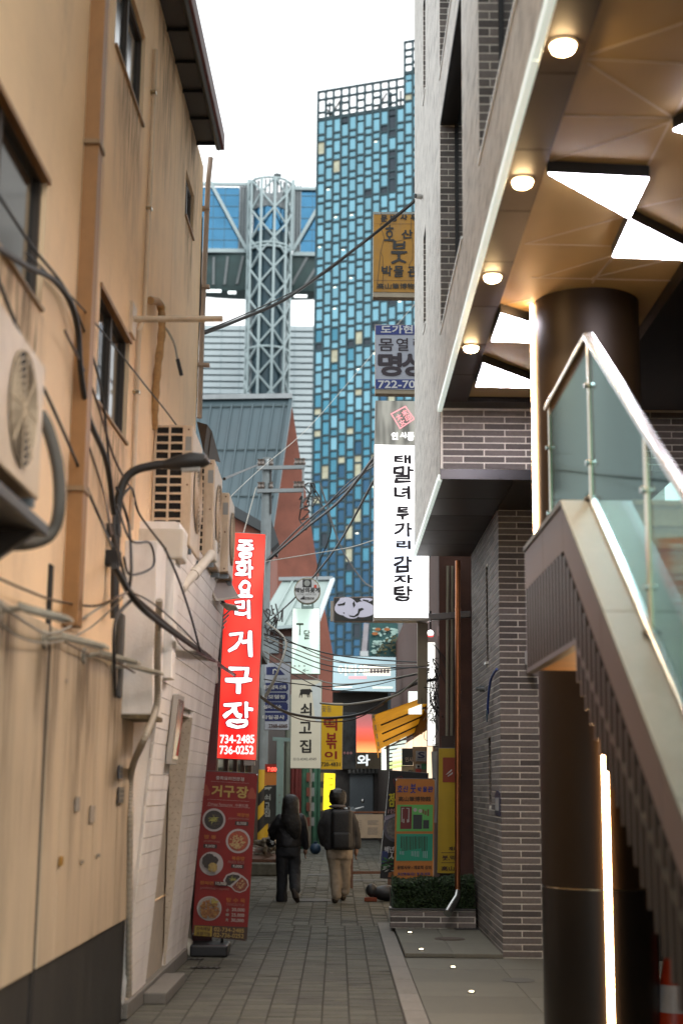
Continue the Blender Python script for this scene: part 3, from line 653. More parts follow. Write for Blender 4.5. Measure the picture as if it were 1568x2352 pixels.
wire([(296, 1358, 10.8), (340, 1395, 11.2), (420, 1462, 12.9), (500, 1520, 14.9), (600, 1600, 19.9), (690, 1652, 22.8), (800, 1655, 22.8), (880, 1618, 20.9)], .010, cableb, 'brown cable wound along the thick bundled cable')
wire([(380, 1262, 12), (410, 1330, 12.4), (440, 1420, 13), (460, 1496, 14)], .009, cable, 'black cable dropping from the grille unit to the thick bundle')
wire([(400, 1460, 12.4), (430, 1495, 13), (480, 1512, 14.4), (515, 1530, 15.5)], .005, cableb, 'thin brown wire sagging beside the red sign edge')
wire([(300, 1360, 10.8), (350, 1385, 11.3), (420, 1445, 12.8), (470, 1500, 14)], .006, cable, 'thin black wire just above the thick bundled cable')
wire([(-10, 1380, 6.9), (60, 1430, 7.2), (110, 1455, 7.8), (160, 1440, 8.4), (230, 1395, 9.8), (290, 1362, 10.8)], .008, cablew, 'pale cable draped over the sign lamps')
wire([(-10, 1420, 6.9), (50, 1465, 7.3), (130, 1475, 8.2), (210, 1440, 9.4), (285, 1370, 10.7)], .005, cablew, 'thin pale wire below the draped cable')
wire([(150, 1475, 8.3), (200, 1500, 9), (262, 1520, 10.2), (310, 1545, 10.6)], .006, cableb, 'thin wire feeding the far sign lamps')
wire([(300, 1380, 10.7), (268, 1420, 10.5), (262, 1500, 10.4), (266, 1600, 10.4)], .012, cable, 'black cable dropping into the dark grey cable box')
wire([(470, 765, 16.4), (560, 730, 17), (650, 690, 17.5), (740, 628, 18), (830, 560, 18.2), (900, 505, 18.2), (952, 462, 18)], .022, cable, 'heavy black cable crossing in front of the tall tower')
wire([(470, 760, 16.4), (600, 705, 17.2), (740, 632, 18), (880, 518, 18.2), (952, 458, 18)], .008, cable, 'thin cable twisted beside the heavy black cable')
wire([(610, 1290, 34.5), (700, 1215, 30), (780, 1150, 25), (860, 1050, 19)], .028, cable, 'upper black cable rising from the utility pole to the lit white sign')
wire([(615, 1284, 34.5), (700, 1200, 30), (790, 1128, 25), (860, 1062, 19)], .020, cable, 'second black cable rising to the lit white sign')
wire([(615, 1292, 34.5), (720, 1190, 29), (800, 1110, 24), (858, 1070, 19)], .014, cable, 'third thinner black cable rising to the lit white sign')
wire([(620, 1425, 34), (680, 1370, 30), (770, 1260, 25), (860, 1100, 19)], .018, cable, 'steep black cable from the pole junction to the white sign')
wire([(515, 1100, 16), (550, 1085, 24), (592, 1068, 34)], .02, cable, 'black cable from the air conditioners to the pole top')
wire([(520, 1150, 16), (600, 1075, 25), (700, 990, 32), (790, 890, 38), (950, 700, 45)], .006, cablew, 'thin pale wire rising diagonally in front of the tall tower')
wire([(608, 1290, 28), (700, 1275, 26), (800, 1258, 23), (860, 1240, 19)], .009, cablew, 'thin pale wire crossing level towards the white sign')
wire([(735, 1110, 35), (780, 1250, 34), (830, 1330, 33), (858, 1350, 32)], .02, cable, 'black cable sloping down right from the pole crossarm')
wire([(720, 1130, 35), (760, 1210, 35), (730, 1300, 36), (728, 1330, 36)], .018, cable, 'black cable hanging from the pole crossarm')
for i, (a, b, sg, mt, r_) in enumerate(((1455, 1522, 14, cable, .010), (1462, 1526, 24, cablew, .008), (1470, 1530, 30, cable, .008), (1440, 1535, 26, cable, .007), (1480, 1528, 38, cable, .007), (1495, 1540, 52, cablew, .009), (1560, 1545, 24, cable, .008), (1508, 1538, 62, cable, .006))):
    wire([(606, a, 21), (680, a+(b-a)*.25+sg*.6, 21), (760, a+(b-a)*.5+sg, 20.7), (860, a+(b-a)*.75+sg*.7, 20.3), (985, b, 19.4)], r_, mt,
         ['topmost', 'second', 'third', 'fourth', 'fifth', 'pale low', 'lowest flat', 'deepest sagging'][i]+' wire of the fan of wires spanning below the lit white sign')
wire([(608, 1600, 20.6), (640, 1535, 20.7), (656, 1472, 21), (612, 1430, 21.2)], .014, cablew, 'white looped cable hanging beside the blue interior sign')
wire([(606, 1612, 20.6), (632, 1560, 20.7), (660, 1475, 21)], .012, cablew, 'second white cable of the loop by the blue sign')
wire([(735, 1615, 21), (800, 1618, 20.6), (900, 1600, 20), (945, 1570, 19.5), (985, 1535, 19.3)], .015, cablew, 'thick pale cable curving up to the right bracket')
tg = MB(); r9 = random.Random(11)
for i in range(34):
    a = (980+r9.uniform(0, 40), 1520+r9.uniform(0, 130)); q = [(a[0]+r9.uniform(-26, 42)*k*.3, a[1]+r9.uniform(-40, 70)*k*.35, 18.9+r9.uniform(-.2, .3)) for k in range(5)]
    tg.tube(smooth_path([at(min(1052, x), y_, Y_) for x, y_, Y_ in q], 5), r9.uniform(.003, .008), 5)
tag(tg.build('cable_tangle', cable, None, kind='stuff'), 'tangled knot of thin black wires beside the brown shop wall', 'cable tangle')

# ================================================================== RIGHT BRICK AND STONE BUILDING
RB = thing('stone_and_brick_building', 'modern grey stone and dark brick building overhanging the right side of the alley', 'building', (3, 12, 0))
XW = .96; YE = 18.06; ZS = 5.34; ZC = 4.64; YB = 13.45; XB = 1.69; YF_ = 15.0
bays = [(10.8, 13.3, 6.04, 8.25, .24), (6.6, 9.45, 6.04, 8.25, .24), (15.65, 16.1, 6.95, 8.15, .2), (10.8, 13.3, 8.72, 10.9, .24), (6.6, 9.45, 8.72, 10.9, .24), (15.65, 16.1, 9.86, 11.2, .2), (10.8, 13.3, 11.4, 13.4, .24), (6.6, 9.45, 11.4, 13.4, .24)]
mb = wallX(XW, 3.0, YE, ZS, 15.5, bays, .24, 1)
mb.v2 = 0
mb.build('stone_wall', stone, RB)
wallX(XW, YB+.005, YE, ZC+.02, ZS, [], .1, 1).build('stone_wall', stone, RB)
box(XW, 4.2, YE, YE+.02, ZC, 15.5).build('end_wall', stone, RB)
box(XW+.3, 4.2, 3.05, YE-.01, ZS+.3, 15.5).build('inner_core', voidm, RB)
# brick pieces
BL, BH, JT = .393, .0535, .0125
def brick_run(parts, rest, origin, axis, length, rows, zbase, depth=.03, first_off=0, skip=None, flip=1):
    """courses of long bricks along axis ('x' or 'y')"""
    for r_ in range(rows):
        z = zbase+r_*(BH+JT); s = -((r_ % 2)*(BL+JT)/2)-first_off
        while s < length:
            a, b = max(0, s), min(length, s+BL)
            if b-a > .03:
                segs = [(a, b)]
                if skip:
                    for (s0, s1, z0, z1) in skip:
                        if z+BH > z0 and z < z1:
                            segs = [q for A, B in segs for q in ((A, min(B, s0)), (max(A, s1), B)) if q[1]-q[0] > .01]
                for A, B in segs:
                    jit = rnd.uniform(-.0012, .0012)
                    if axis == 'x': bx = (origin[0]+A, origin[0]+B, origin[1]+jit, origin[1]+depth, z, z+BH)
                    else: bx = (origin[0]+jit, origin[0]+depth*flip, origin[1]+A, origin[1]+B, z, z+BH)
                    (parts if parts is not None and len(parts) < 10**6 else rest).append(bx)
            s += BL+JT
front = []; side = []; band_ = []
brick_run(front, None, (XB+.002, YF_), 'x', .80, 70, 0.012)
slots = [(.95, 1.22, 1.5, 2.25), (1.1, 1.3, 3.1, 4.2)]
brick_run(side, None, (XB, YF_+.015), 'y', 3.1, 70, 0.012, skip=slots)
brick_run(band_, None, (XW+.03, YB), 'x', 2.9, 9, 4.73)
allb = [(b, 'f') for b in band_]+[(b, 'f') for b in front]
n = 0; rest = MB()
def proud(b): return b
for b, k in allb+[(b, 's') for b in sorted(side, key=lambda q: q[2])]:
    if n < 298:
        mbk = MB().box(*b); mbk.build('brick', brickm, RB, bevel=.003); n += 1
    else: rest.box(*b)
rest.build('brick_courses', brickm, RB, kind='stuff')
sl_m = wallX(XB+.005, YF_+.005, 18.12, 0, 4.7, [(YF_+.015+a, YF_+.015+b, c, d) for a, b, c, d in slots], .16, 1); sl_m.build('mortar_bed', mortar, RB)
MB().add([(XB+.005, YF_+.005, 0), (2.5, YF_+.005, 0), (2.5, YF_+.005, 4.7), (XB+.005, YF_+.005, 4.7)], [(0, 1, 2, 3)]).build('mortar_bed', mortar, RB)
MB().add([(XW+.005, YB+.005, 4.69), (4.2, YB+.005, 4.69), (4.2, YB+.005, 5.36), (XW+.005, YB+.005, 5.36)], [(0, 1, 2, 3)]).build('mortar_bed', mortar, RB)
for a, b, c, d in slots: # dark slot windows with brick reveal
    box(XB+.09, XB+.10, YF_+.015+a+.01, YF_+.015+b-.01, c+.01, d-.01).build('slot_window', darkglass, RB)
    jb = MB(); z = c
    while z < d-.05: jb.box(XB+.006, XB+.16, YF_+.015+b-.012, YF_+.015+b-.002, z, z+BH); z += BH+JT
    jb.build('slot_jamb_bricks', brickm, RB, kind='stuff')
box(XB-.03, XB+.08, YF_+1.12, YF_+1.31, 3.07, 3.10).build('slot_sill', trim, RB)
box(XB+.01, 4.2, 18.12, 18.16, 0, 4.7).build('rear_wall', brownb, RB)
box(2.5, 4.3, YF_-.1, YF_-.01, 0, 4.65).build('shade_panel', bronzed, RB)  # black sheet put in for the unlit brick beyond the stair
box(4.2, 4.3, 3, YF_-.1, 0, 5.3).build('portico_wall', bronzed, RB)
# brick jambs and dark glazing inside the bays
jr = MB()
for a, b, c, d, e in bays:
    z = c; wj = .155 if e > .22 else .12
    k = 0
    while z < d-.05:
        if k % 2: jr.box(XW+.002, XW+wj*.5, b-.02, b-.004, z, z+BH); jr.box(XW+wj*.5+.008, XW+wj, b-.02, b-.004, z, z+BH)
        else: jr.box(XW+.002, XW+wj, b-.02, b-.004, z, z+BH)
        z += BH+JT; k += 1
    box(XW+.001, XW+wj+.01, b-.017, b-.001, c+.001, d-.001).build('jamb_mortar', mortar, RB)
    wd = box(XW+wj+.01, XW+wj+.03, a+.002, b-.002, c+.002, d-.002).build('window', M('bay_glass', (.02, .022, .024), .1, var=.2), RB)
    box(XW+wj-.01, XW+wj+.012, b-.06, b-.021, c+.01, d-.01).build('frame', black, wd)
    box(XW-.012, XW+.06, a+.01, b-.01, c-.012, c+.012).build('sill', trim, wd)
    box(XW+.002, XW+e, a+.002, b-.002, d-.03, d-.002).build('head_panel', black, wd)
jr.build('jamb_bricks', brickm, RB, kind='stuff')
# edge trim along the overhang
for i in range(12):
    a = 3.0+i*.9
    if a > YB-.1: break
    box(XW-.022, XW+.02, a, min(a+.893, YB), ZS-.045, ZS+.012).build('edge_trim', edge_led, RB, bevel=.004)
for i in range(6):
    a = YB+i*.9; box(XW-.02, XW+.02, a, min(a+.893, YE), ZC-.03, ZC+.03).build('edge_trim', edge_led, RB, bevel=.004)
# bronze soffit strip with joints
ys = [3.0, 4.0, 4.9, 5.85, 6.8, 7.7, 8.6, 9.5, 10.45, 11.4, 12.3, 13.2]
for a, b in zip(ys, ys[1:]): box(XW+.022, 1.205, a+.004, b-.004, ZS-.006, ZS+.03).build('soffit_panel', bronze, RB, bevel=.003)
box(XW+.022, 4.2, 13.204, YB+.0, ZS-.006, ZS+.03).build('soffit_panel', bronzed, RB)
box(1.21, 2.40, 3, 13.15, ZS+.03, ZS+.06).build('ceiling_panel', ceilm, RB)
box(2.405, 4.2, 3, 13.15, ZS-.08, ZS+.06).build('ceiling_panel', bronzed, RB)
def zp(x2, y2, Z=ZS+.03): return atZ(784+x2/2, y2/2, Z)
jt = [((1130, 270), (1700, 297)), ((1130, 290), (1520, 540)), ((1010, 530), (1520, 542)), ((950, 740), (1540, 550)), ((1515, 545), (1400, 770)), ((1400, 770), (1330, 1000)),
      ((840, 1120), (1330, 985)), ((840, 1120), (1250, 1130)), ((1250, 1170), (1150, 1300)), ((1150, 1275), (1600, 1170)), ((870, 1275), (1560, 1290)), ((1330, 960), (1700, 880)),
      ((1250, 1180), (1150, 1290)), ((1520, 540), (1700, 250)), ((1140, 250), (1700, 60)), ((740, 1400), (870, 1370)), ((905, 1275), (1240, 1175))]
for a, b in jt:
    A, B = zp(*a, ZS+.029), zp(*b, ZS+.029)
    MB().bar(A, B, .013, .005).build('ceiling_joint', ceilj, RB)
# second low canopy
for i in range(5):
    a = YB+.02+i*.94; box(XW+.022, XB-.01, a, a+.932, ZC-.012, ZC+.02).build('canopy_soffit_panel', bronze if i > 1 else bronzed, RB, bevel=.003)
box(XB-.005, 3.2, YB+.02, YF_+.05, ZC-.012, ZC+.02).build('canopy_soffit_panel', bronzed, RB)
box(XW+.0, 3.2, YB-.012, YB+.018, ZC-.02, ZC+.085).build('canopy_fascia', M('dark_fascia', (.055, .055, .06), .3, metal=.5), RB, bevel=.004)
# triangular ceiling lights: boxes hung from the ceiling with dark sides
def trilight(pts, label):
    P_ = [zp(x, y, ZS-.055) for x, y in pts]
    c_ = sum(P_, Vector())/len(P_)
    t = thing('triangle_ceiling_light', label, 'ceiling light', tuple(c_), 'triangular light boxes in the portico ceiling')
    MB().prism([p+(p-c_)*.03+Vector((0, 0, .008)) for p in P_], (0, 0, .085)).build('housing', black, t)
    MB().prism(P_, (0, 0, .01)).build('diffuser', panel_l, t)
trilight([(950, 800), (1408, 822), (1320, 1004)], 'large triangle light panel nearest the downlights, upper of the big pair')
trilight([(1322, 1012), (1700, 1200), (1245, 1180)], 'large triangle light panel below it, cut by the right photo edge')
trilight([(1525, 600), (1760, 480), (1700, 640)], 'small triangle light tip at the right photo edge')
trilight([(732, 1444), (890, 1492), (890, 1574), (688, 1568)], 'four sided light panel left of the round column top')
trilight([(650, 1672), (900, 1765), (900, 1782), (617, 1777)], 'farthest light panel near the brick band')
for i, (x, y) in enumerate(((1292, 103), (1199, 415), (1130, 634), (1081, 797))):
    c_ = atZ(x, y, ZS-.008)
    t = thing('downlight', ['nearest and largest', 'second', 'third', 'farthest'][i]+' round warm downlight in the bronze soffit strip', 'downlight', tuple(c_), 'round downlights in the bronze soffit')
    MB().tubez(c_+Vector((0, 0, -.006)), [(.085, .004), (.085, 0), (.066, -.002)], 28).build('ring', bronze, t, True)
    MB().tubez(c_+Vector((0, 0, -.050)), [(.012, 0), (.034, .006), (.054, .018), (.064, .044)], 28).build('lens', downl, t, True)
    ld = bpy.data.lights.new('downlight_lamp', 'SPOT'); lo = bpy.data.objects.new('downlight_lamp', ld); C.objects.link(lo); lo.parent = t; lo.location = (0, 0, -.05)
    ld.energy = 120; ld.color = (1, .74, .45); ld.spot_size = R(130); ld.spot_blend = .8; ld.shadow_soft_size = .07
# column
CXc, CYc, CR = 1.875, 10.5, .405
t = thing('round_column', 'dark bronze clad round column with glowing vertical light strips', 'column', (CXc, CYc, 0))
MB().tubez((CXc, CYc, 0), [(CR, .0), (CR, 1.006)], 96).build('lower_cladding', bronzed, t, True)
MB().tubez((CXc, CYc, 0), [(CR-.008, 1.006), (CR-.008, 1.018)], 96).build('joint_ring', brass, t, True)
MB().tubez((CXc, CYc, 0), [(CR, 1.018), (CR, 2.5), (CR, ZS+.03)], 96).build('upper_cladding', bronze, t, True)
for ang, z0, z1, lab in ((183, 3.1, ZS+.02, 0), (268.5, .02, 2.9, 1)):
    a = R(ang); px_, py_ = CXc+math.cos(a)*(CR+.006), CYc+math.sin(a)*(CR+.006)
    tx, ty = -math.sin(a)*.024, math.cos(a)*.024; ox, oy = math.cos(a)*.014, math.sin(a)*.014
    MB().prism([(px_-tx, py_-ty, z0), (px_+tx, py_+ty, z0), (px_+tx*.9+ox, py_+ty*.9+oy, z0), (px_-tx*.9+ox, py_-ty*.9+oy, z0)], (0, 0, z1-z0)).build('light_strip', led, t)

# ================================================================== STAIR
ST = thing('outdoor_stair', 'outdoor stair with cream granite coping, glass balustrade and steel handrail at the right', 'stair', (2, 7, 0))
SX = 1.27; SL = .638; YN = 8.0; YF = 9.65; ZL = 3.30; Y0 = 3.2
ZL = 3.325
def zs(y): return ZL-SL*(YN-y)
# coping
cop = [(YN, 0)]
for a, b in ((8.0, 6.76), (6.755, 5.4), (5.395, 4.2), (4.195, 3.2)):
    MB().prism([(SX-.012, a, zs(a)), (SX+.40, a, zs(a)), (SX+.40, b, zs(b)), (SX-.012, b, zs(b))], (0, 0, -.035)).build('coping_stone', granite, ST, bevel=.004)
box(SX-.012, SX+.40, YN+.003, YF, ZL-.035, ZL).build('coping_stone', granite, ST, bevel=.004)
# fascia bands
for a, b in ((8.0, 6.9), (6.895, 5.7), (5.695, 4.4), (4.395, 3.2)):
    MB().prism([(SX, a, zs(a)-.036), (SX, b, zs(b)-.036), (SX, b, zs(b)-.30), (SX, a, zs(a)-.30)], (.03, 0, 0)).build('fascia_slab', granitef, ST, bevel=.004)
for a, b in ((YN+.003, 8.8), (8.805, YF-.005)):
    MB().prism([(SX, a, ZL-.036), (SX, b, ZL-.036), (SX, b, ZL-.30), (SX, a, ZL-.30)], (.03, 0, 0)).build('fascia_slab', granitef, ST, bevel=.004)
box(SX, 3.0, YF-.004, YF+.026, ZL-.30, ZL-.036).build('fascia_slab', granitef, ST)
# ribbed cladding
def zr(y): return zs(y)-.80 if y < 7.7 else 2.49
y = Y0
while y < YF-.03:
    top = (zs(y) if y < YN else ZL)-.30
    MB().box(SX-.002, SX+.05, y, y+.05, max(0.0, zr(y)), top).build('rib', ribm, ST); y += .125
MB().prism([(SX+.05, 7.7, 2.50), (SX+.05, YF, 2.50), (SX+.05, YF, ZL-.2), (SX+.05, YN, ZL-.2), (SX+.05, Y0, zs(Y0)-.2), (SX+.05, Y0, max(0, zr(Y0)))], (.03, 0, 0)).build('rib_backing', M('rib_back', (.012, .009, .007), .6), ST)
MB().bar((SX+.03, Y0, max(0, zr(Y0))), (SX+.03, 7.7, 2.49), .06, .03).build('edge_angle', M('edge_angle', (.16, .15, .12), .35, metal=.6), ST)
MB().bar((SX+.03, 7.7, 2.475), (SX+.03, YF, 2.475), .06, .03).build('edge_angle', M('edge_angle', (.16, .15, .12), .35), ST)
box(SX+.08, 3.0, 7.7, YF-.01, 2.48, 2.5).build('landing_soffit', M('soffit_lamp_tint', (.80, .42, .12), .5), ST)  # orange glow of the strip lights is put into this colour
MB().prism([(SX+.08, 7.7, 2.48), (SX+.08, Y0, max(0, zr(Y0))), (SX+.08, Y0, max(0, zr(Y0))+.02), (SX+.08, 7.7, 2.5)], (1.7, 0, 0)).build('stair_soffit', bronzed, ST)
# treads
NS = int((ZL-0)/.1735); gy = .1735/SL
for i in range(1, 18):
    z1 = ZL-(i-1)*.1735; yy = YN-(i-1)*gy
    if yy < 3: break
    box(SX+.402, 2.95, yy, yy+.02, z1-.1735, z1-.03).build('riser', warmstone, ST)
    box(SX+.402, 2.95, yy-gy-.015 if i > 99 else yy-.02, yy+gy+.02 if i > 1 else YF, z1-.03, z1).build('tread', warmstone, ST, bevel=.003)
box(2.95, 3.05, 3.2, YF, 0, 2.4).build('far_cheek', bronzed, ST)
# balustrade
RX = 1.44
def zr2(y): return zs(y)+.985
yn, zn = YN, ZL+.985
posts = [(YF-.1, ZL), (YN, ZL), (6.55, None), (5.35, None), (4.2, None)]
for py_, pz in posts:
    b0 = pz if pz is not None else zs(py_); h_ = (ZL+.985 if py_ >= YN else zr2(py_))-.02
    MB().box(RX-.008, RX+.008, py_-.03, py_+.03, b0, h_).build('post', brass, ST, bevel=.003)
    MB().tubez((RX, py_, b0+.001), [(.045, 0), (.045, .012)], 16).build('post_base', steel, ST, True)
    for q in (.22, .68): MB().tube([(RX-.03, py_, b0+q), (RX+.03, py_, b0+q)], .016, 10).build('glass_clamp', steel, ST, True)
MB().bar((RX, YF, ZL+.985), (RX, YN-.0, ZL+.985), .05, .035).build('handrail', brass, ST, bevel=.01)
MB().bar((RX, YN, ZL+.985), (RX, 3.2, zr2(3.2)), .062, .04).build('handrail', steel, ST, bevel=.012)
MB().bar((RX, YN, ZL+.015), (RX, 3.2, zs(3.2)+.015), .045, .03).build('glass_channel', steel, ST, bevel=.006)
MB().box(RX-.006, RX+.006, YN+.03, YF-.13, ZL+.06, ZL+.90).build('glass_pane', glass, ST)
for a, b in ((7.96, 6.6), (6.5, 5.4), (5.3, 4.25)):
    MB().prism([(RX-.006, a, zs(a)+.05), (RX-.006, b, zs(b)+.05), (RX-.006, b, zr2(b)-.03), (RX-.006, a, zr2(a)-.03)], (.012, 0, 0)).build('glass_pane', glass, ST)

# ------------------------------------------------ small fittings on the brick wall
p0, p1 = at(1207, 1526, YF_-.1), at(1223, 1494, YF_-.1)
t = thing('white_box', 'white plastic junction box on the brick face beside the stair', 'junction box', tuple(p0)); box(p0.x, p1.x+.03, YF_-.08, YF_, p0.z, p1.z).build('housing', M('white_plastic', (.7, .7, .68), .4), t, bevel=.008)
box(p0.x+.006, p1.x+.024, YF_-.088, YF_-.08, p0.z+.01, p1.z-.01).build('lid', M('white_plastic', (.7, .7, .68), .4), t)
def cctv(name, label, p, d, r_, mat):
    t = thing(name, label, 'camera', tuple(p)); e = p+d
    MB().tube([p, e], r_, 16).build('body', mat, t, True, bevel=.004)
    MB().tube([e, e+d.normalized()*.012], r_*.8, 16).build('lens', black, t, True)
    MB().tube([p+Vector((0, .06, .05)), p+Vector((0, .06, 0)), p+d*.3], .01, 8).build('bracket', mat, t, True)
cctv('security_camera', 'small black bullet camera under the white box on the brick', at(1212, 1532, YF_-.05), Vector((.02, -.14, -.04)), .035, M('camera_black', (.03, .03, .03), .3))
cctv('security_camera', 'small white camera on the end of the stone wall high up', at(967, 452, 16.2), Vector((-.07, -.05, -.01)), .032, M('white_plastic', (.7, .7, .68), .4))
pp = smooth_path([atX(1140, 1537, 1.67), atX(1127, 1560, 1.65), atX(1121, 1600, 1.65), atX(1119, 1640, 1.655)])
t = thing('blue_hose', 'short blue hose dangling from the brick wall', 'hose', tuple(pp[-1])); MB().tube(pp, .014, 10).build('tube', M('blue_hose', (.02, .07, .35), .4), t, True)
e_ = pp[-1]; kn = MB()
for i in range(3): kn.tube([e_+Vector((-.01, .05*math.cos(a)-.02, .045*math.sin(a)-.02*i)) for a in [k*.7 for k in range(9)]], .006, 6)
kn.build('knot', M('teal_rope', (.02, .08, .12), .6), t)
p = atX(1112, 1582, 1.67); t = thing('wall_lamp', 'small round outdoor fitting on the brick wall beside the blue hose', 'fitting', tuple(p))
MB().tube([p, p+Vector((-.06, 0, 0))], .035, 14).build('body', galv, t, True); MB().tube([p+Vector((-.06, 0, 0)), p+Vector((-.1, 0, 0))], .022, 12).build('nozzle', galv, t, True)
a = atX(1136, 1872, 1.68); b = atX(1146, 1815, 1.68)
t = thing('address_plate', 'small dark blue address plate on the brick wall', 'plate', tuple(a)); hh = b.z-a.z; y0_, y1_ = sorted((a.y, b.y))
MB().prism([(1.688, y0_, a.z), (1.688, y1_, a.z), (1.688, y1_, b.z-.03), (1.688, (y0_+y1_)/2, b.z), (1.688, y0_, b.z-.03)], (-.008, 0, 0)).build('plate', M('navy_plate', (.03, .035, .10), .4), t)
box(1.676, 1.679, y0_+.06, y1_-.06, a.z+.05, b.z-.08).build('plate_print', M('pale_print', (.5, .5, .5), .5), t)
# copper downspout
t = thing('copper_downspout', 'shiny copper downspout with a bright steel elbow kicking out over the planter', 'downspout', (1.52, 18.0, .3))
q0, q1 = at(1051, 1288, 17.46), at(1050, 2052, 17.46)
MB().tube([q0, q1], .033, 14).build('shaft', copper, t, True)
for yy in (1400, 1590, 1780): p = at(1051, yy, 17.46); MB().tube([p-Vector((0, 0, .015)), p+Vector((0, 0, .015))], .038, 14).build('clip', copper, t, True)
e0, e1 = at(1049, 2056, 17.44), at(1027, 2098, 17.2)
MB().tube([q1+Vector((0, 0, .03)), e0+Vector((-.005, -.02, -.03)), e1], [.04, .045, .05], 14).build('elbow', steel, t, True)
# platform fittings
p = atZ(1032, 2157, .045); t = thing('manhole_cover', 'small round cover in the granite platform', 'manhole cover', tuple(p)); MB().tubez(p+Vector((0, 0, .001)), [(.17, 0), (.17, .004)], 32).build('cover', M('rusty_iron', (.12, .09, .07), .7), t)
MB().tubez(p+Vector((0, 0, .0055)), [(.13, 0), (.13, .003)], 32).build('inner_ring', M('rusty_iron', (.12, .09, .07), .7), t)
p = atZ(1190, 2252, .0); t = thing('manhole_cover', 'faint round cover in the front granite slabs near the column', 'manhole cover', tuple(p)); MB().tubez(p+Vector((0, 0, .0025)), [(.15, 0), (.15, .002)], 32).build('cover', M('slab_disc', (.16, .155, .135), .7), t)
for i, (x, y, Z) in enumerate(((941, 2144, .045), (967, 2183, .045), (1040, 2224, 0), (1082, 2281, 0))):
    p = atZ(x, y, Z); t = thing('ground_light', ['far left glowing ground light on the platform', 'glowing ground light near the platform edge', 'glowing ground light in the front slabs below the platform', 'nearest glowing ground light in the front slabs'][i], 'ground light', tuple(p), 'in-ground lights along the brick building')
    MB().tubez(p+Vector((0, 0, .002)), [(.034, 0), (.034, .006), (.028, .008)], 20).build('ring', M('iron', (.06, .06, .06), .5), t, True)
    MB().tubez(p+Vector((0, 0, .0135)), [(.022, 0), (.018, .004), (.008, .006)], 16).build('lens', upl, t, True)
p = atZ(1085, 2134, .045); t = thing('drain_grate', 'dark slotted drain grate on the platform before the planter', 'grate', tuple(p))
box(p.x-.22, p.x+.22, p.y-.1, p.y+.1, .0455, .049).build('pit', voidm, t)
for i in range(8): box(p.x-.22+i*.056, p.x-.22+i*.056+.035, p.y-.1, p.y+.1, .0495, .055).build('bar', M('iron', (.06, .06, .06), .5), t)
for k, (x, y) in enumerate(((415, 2212), (452, 2232))):
    p = atZ(x+20, y-8, 0); t = thing('drain_slot', ['small dark drain slot near the step of the white wall', 'larger dark drain slot in the paving left of centre'][k], 'drain', tuple(p))
    box(p.x-.14, p.x+.14, p.y-.05, p.y+.05, .002, .006).build('pit', voidm, t)
    for i in range(5): box(p.x-.13+i*.056, p.x-.105+i*.056, p.y-.05, p.y+.05, .0065, .01).build('bar', M('iron', (.06, .06, .06), .5), t)
# planter and hedge
PL = thing('brick_planter', 'low dark brick planter on the granite platform', 'planter', (1.1, 17.8, .045))
pb = []
brick_run(pb, None, (.64, 17.55), 'x', 1.02, 3, .052)
for b in pb: MB().box(*b).build('brick', brickm, PL, bevel=.003)
box(.648, 1.66, 17.556, 18.15, .045, .25).build('core', mortar, PL); box(.67, 1.64, 17.62, 18.12, .251, .258).build('soil', soilm, PL)
box(.63, 1.66, 17.53, 17.61, .251, .272).build('coping', M('dark_coping', (.07, .068, .062), .6), PL, bevel=.004)
hb = MB(); rh = random.Random(5)
for i in range(9000):
    x = rh.uniform(.68, 1.66); yv = rh.uniform(17.62, 18.14)
    top = .60+.05*noise.noise(Vector((x*5, yv*5, 0)))+.035*noise.noise(Vector((x*17, yv*17, 3)))+.05*(x-1.1)
    if rh.random() < .5: z = top-rh.random()**2*.1
    else:
        z = rh.uniform(.27, top)
        if rh.random() < .8: yv = 17.60+rh.random()**2*.1+.04*noise.noise(Vector((x*9, 0, z*9)))
        else: x = .68+rh.random()**2*.08
    a = Vector((rh.gauss(0, 1), rh.gauss(0, 1), rh.gauss(0, 1))).normalized(); b = a.orthogonal().normalized(); l_ = rh.uniform(.012, .024)
    p = Vector((x, yv, z)); hb.add([p-a*l_, p+b*l_*.45, p+a*l_, p-b*l_*.45], [(0, 1, 2, 3)])
tag(hb.build('hedge', leafm, None), 'clipped dark green box hedge growing in the brick planter', 'hedge')
bpy.data.objects['hedge'].data.materials[0].use_backface_culling = False
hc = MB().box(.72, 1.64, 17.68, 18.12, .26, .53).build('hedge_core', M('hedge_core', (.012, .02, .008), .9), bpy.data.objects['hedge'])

# ================================================================== FAR TOWERS
K = 1568/2731
def cr(s, ox, oy): return lambda x, y: ((ox+x/s)*K, (oy+y/s)*K)
c2 = cr(1.4255, 700, 3000); c3 = cr(2.851, 1300, 2400); c4 = cr(3.136, 1000, 3050); c4u = cr(3.136, 1000, 2600); c5 = cr(3.136, 1350, 3000); cm = cr(3.1375, 740, 3050)
cs = cr(3.919, 1040, 2250); cw = cr(2.504, 1480, 1560); cy = cr(3.017, 1480, 820); cl = cr(2.2615, 780, 660); cq = cr(1.4933, 750, 2300)
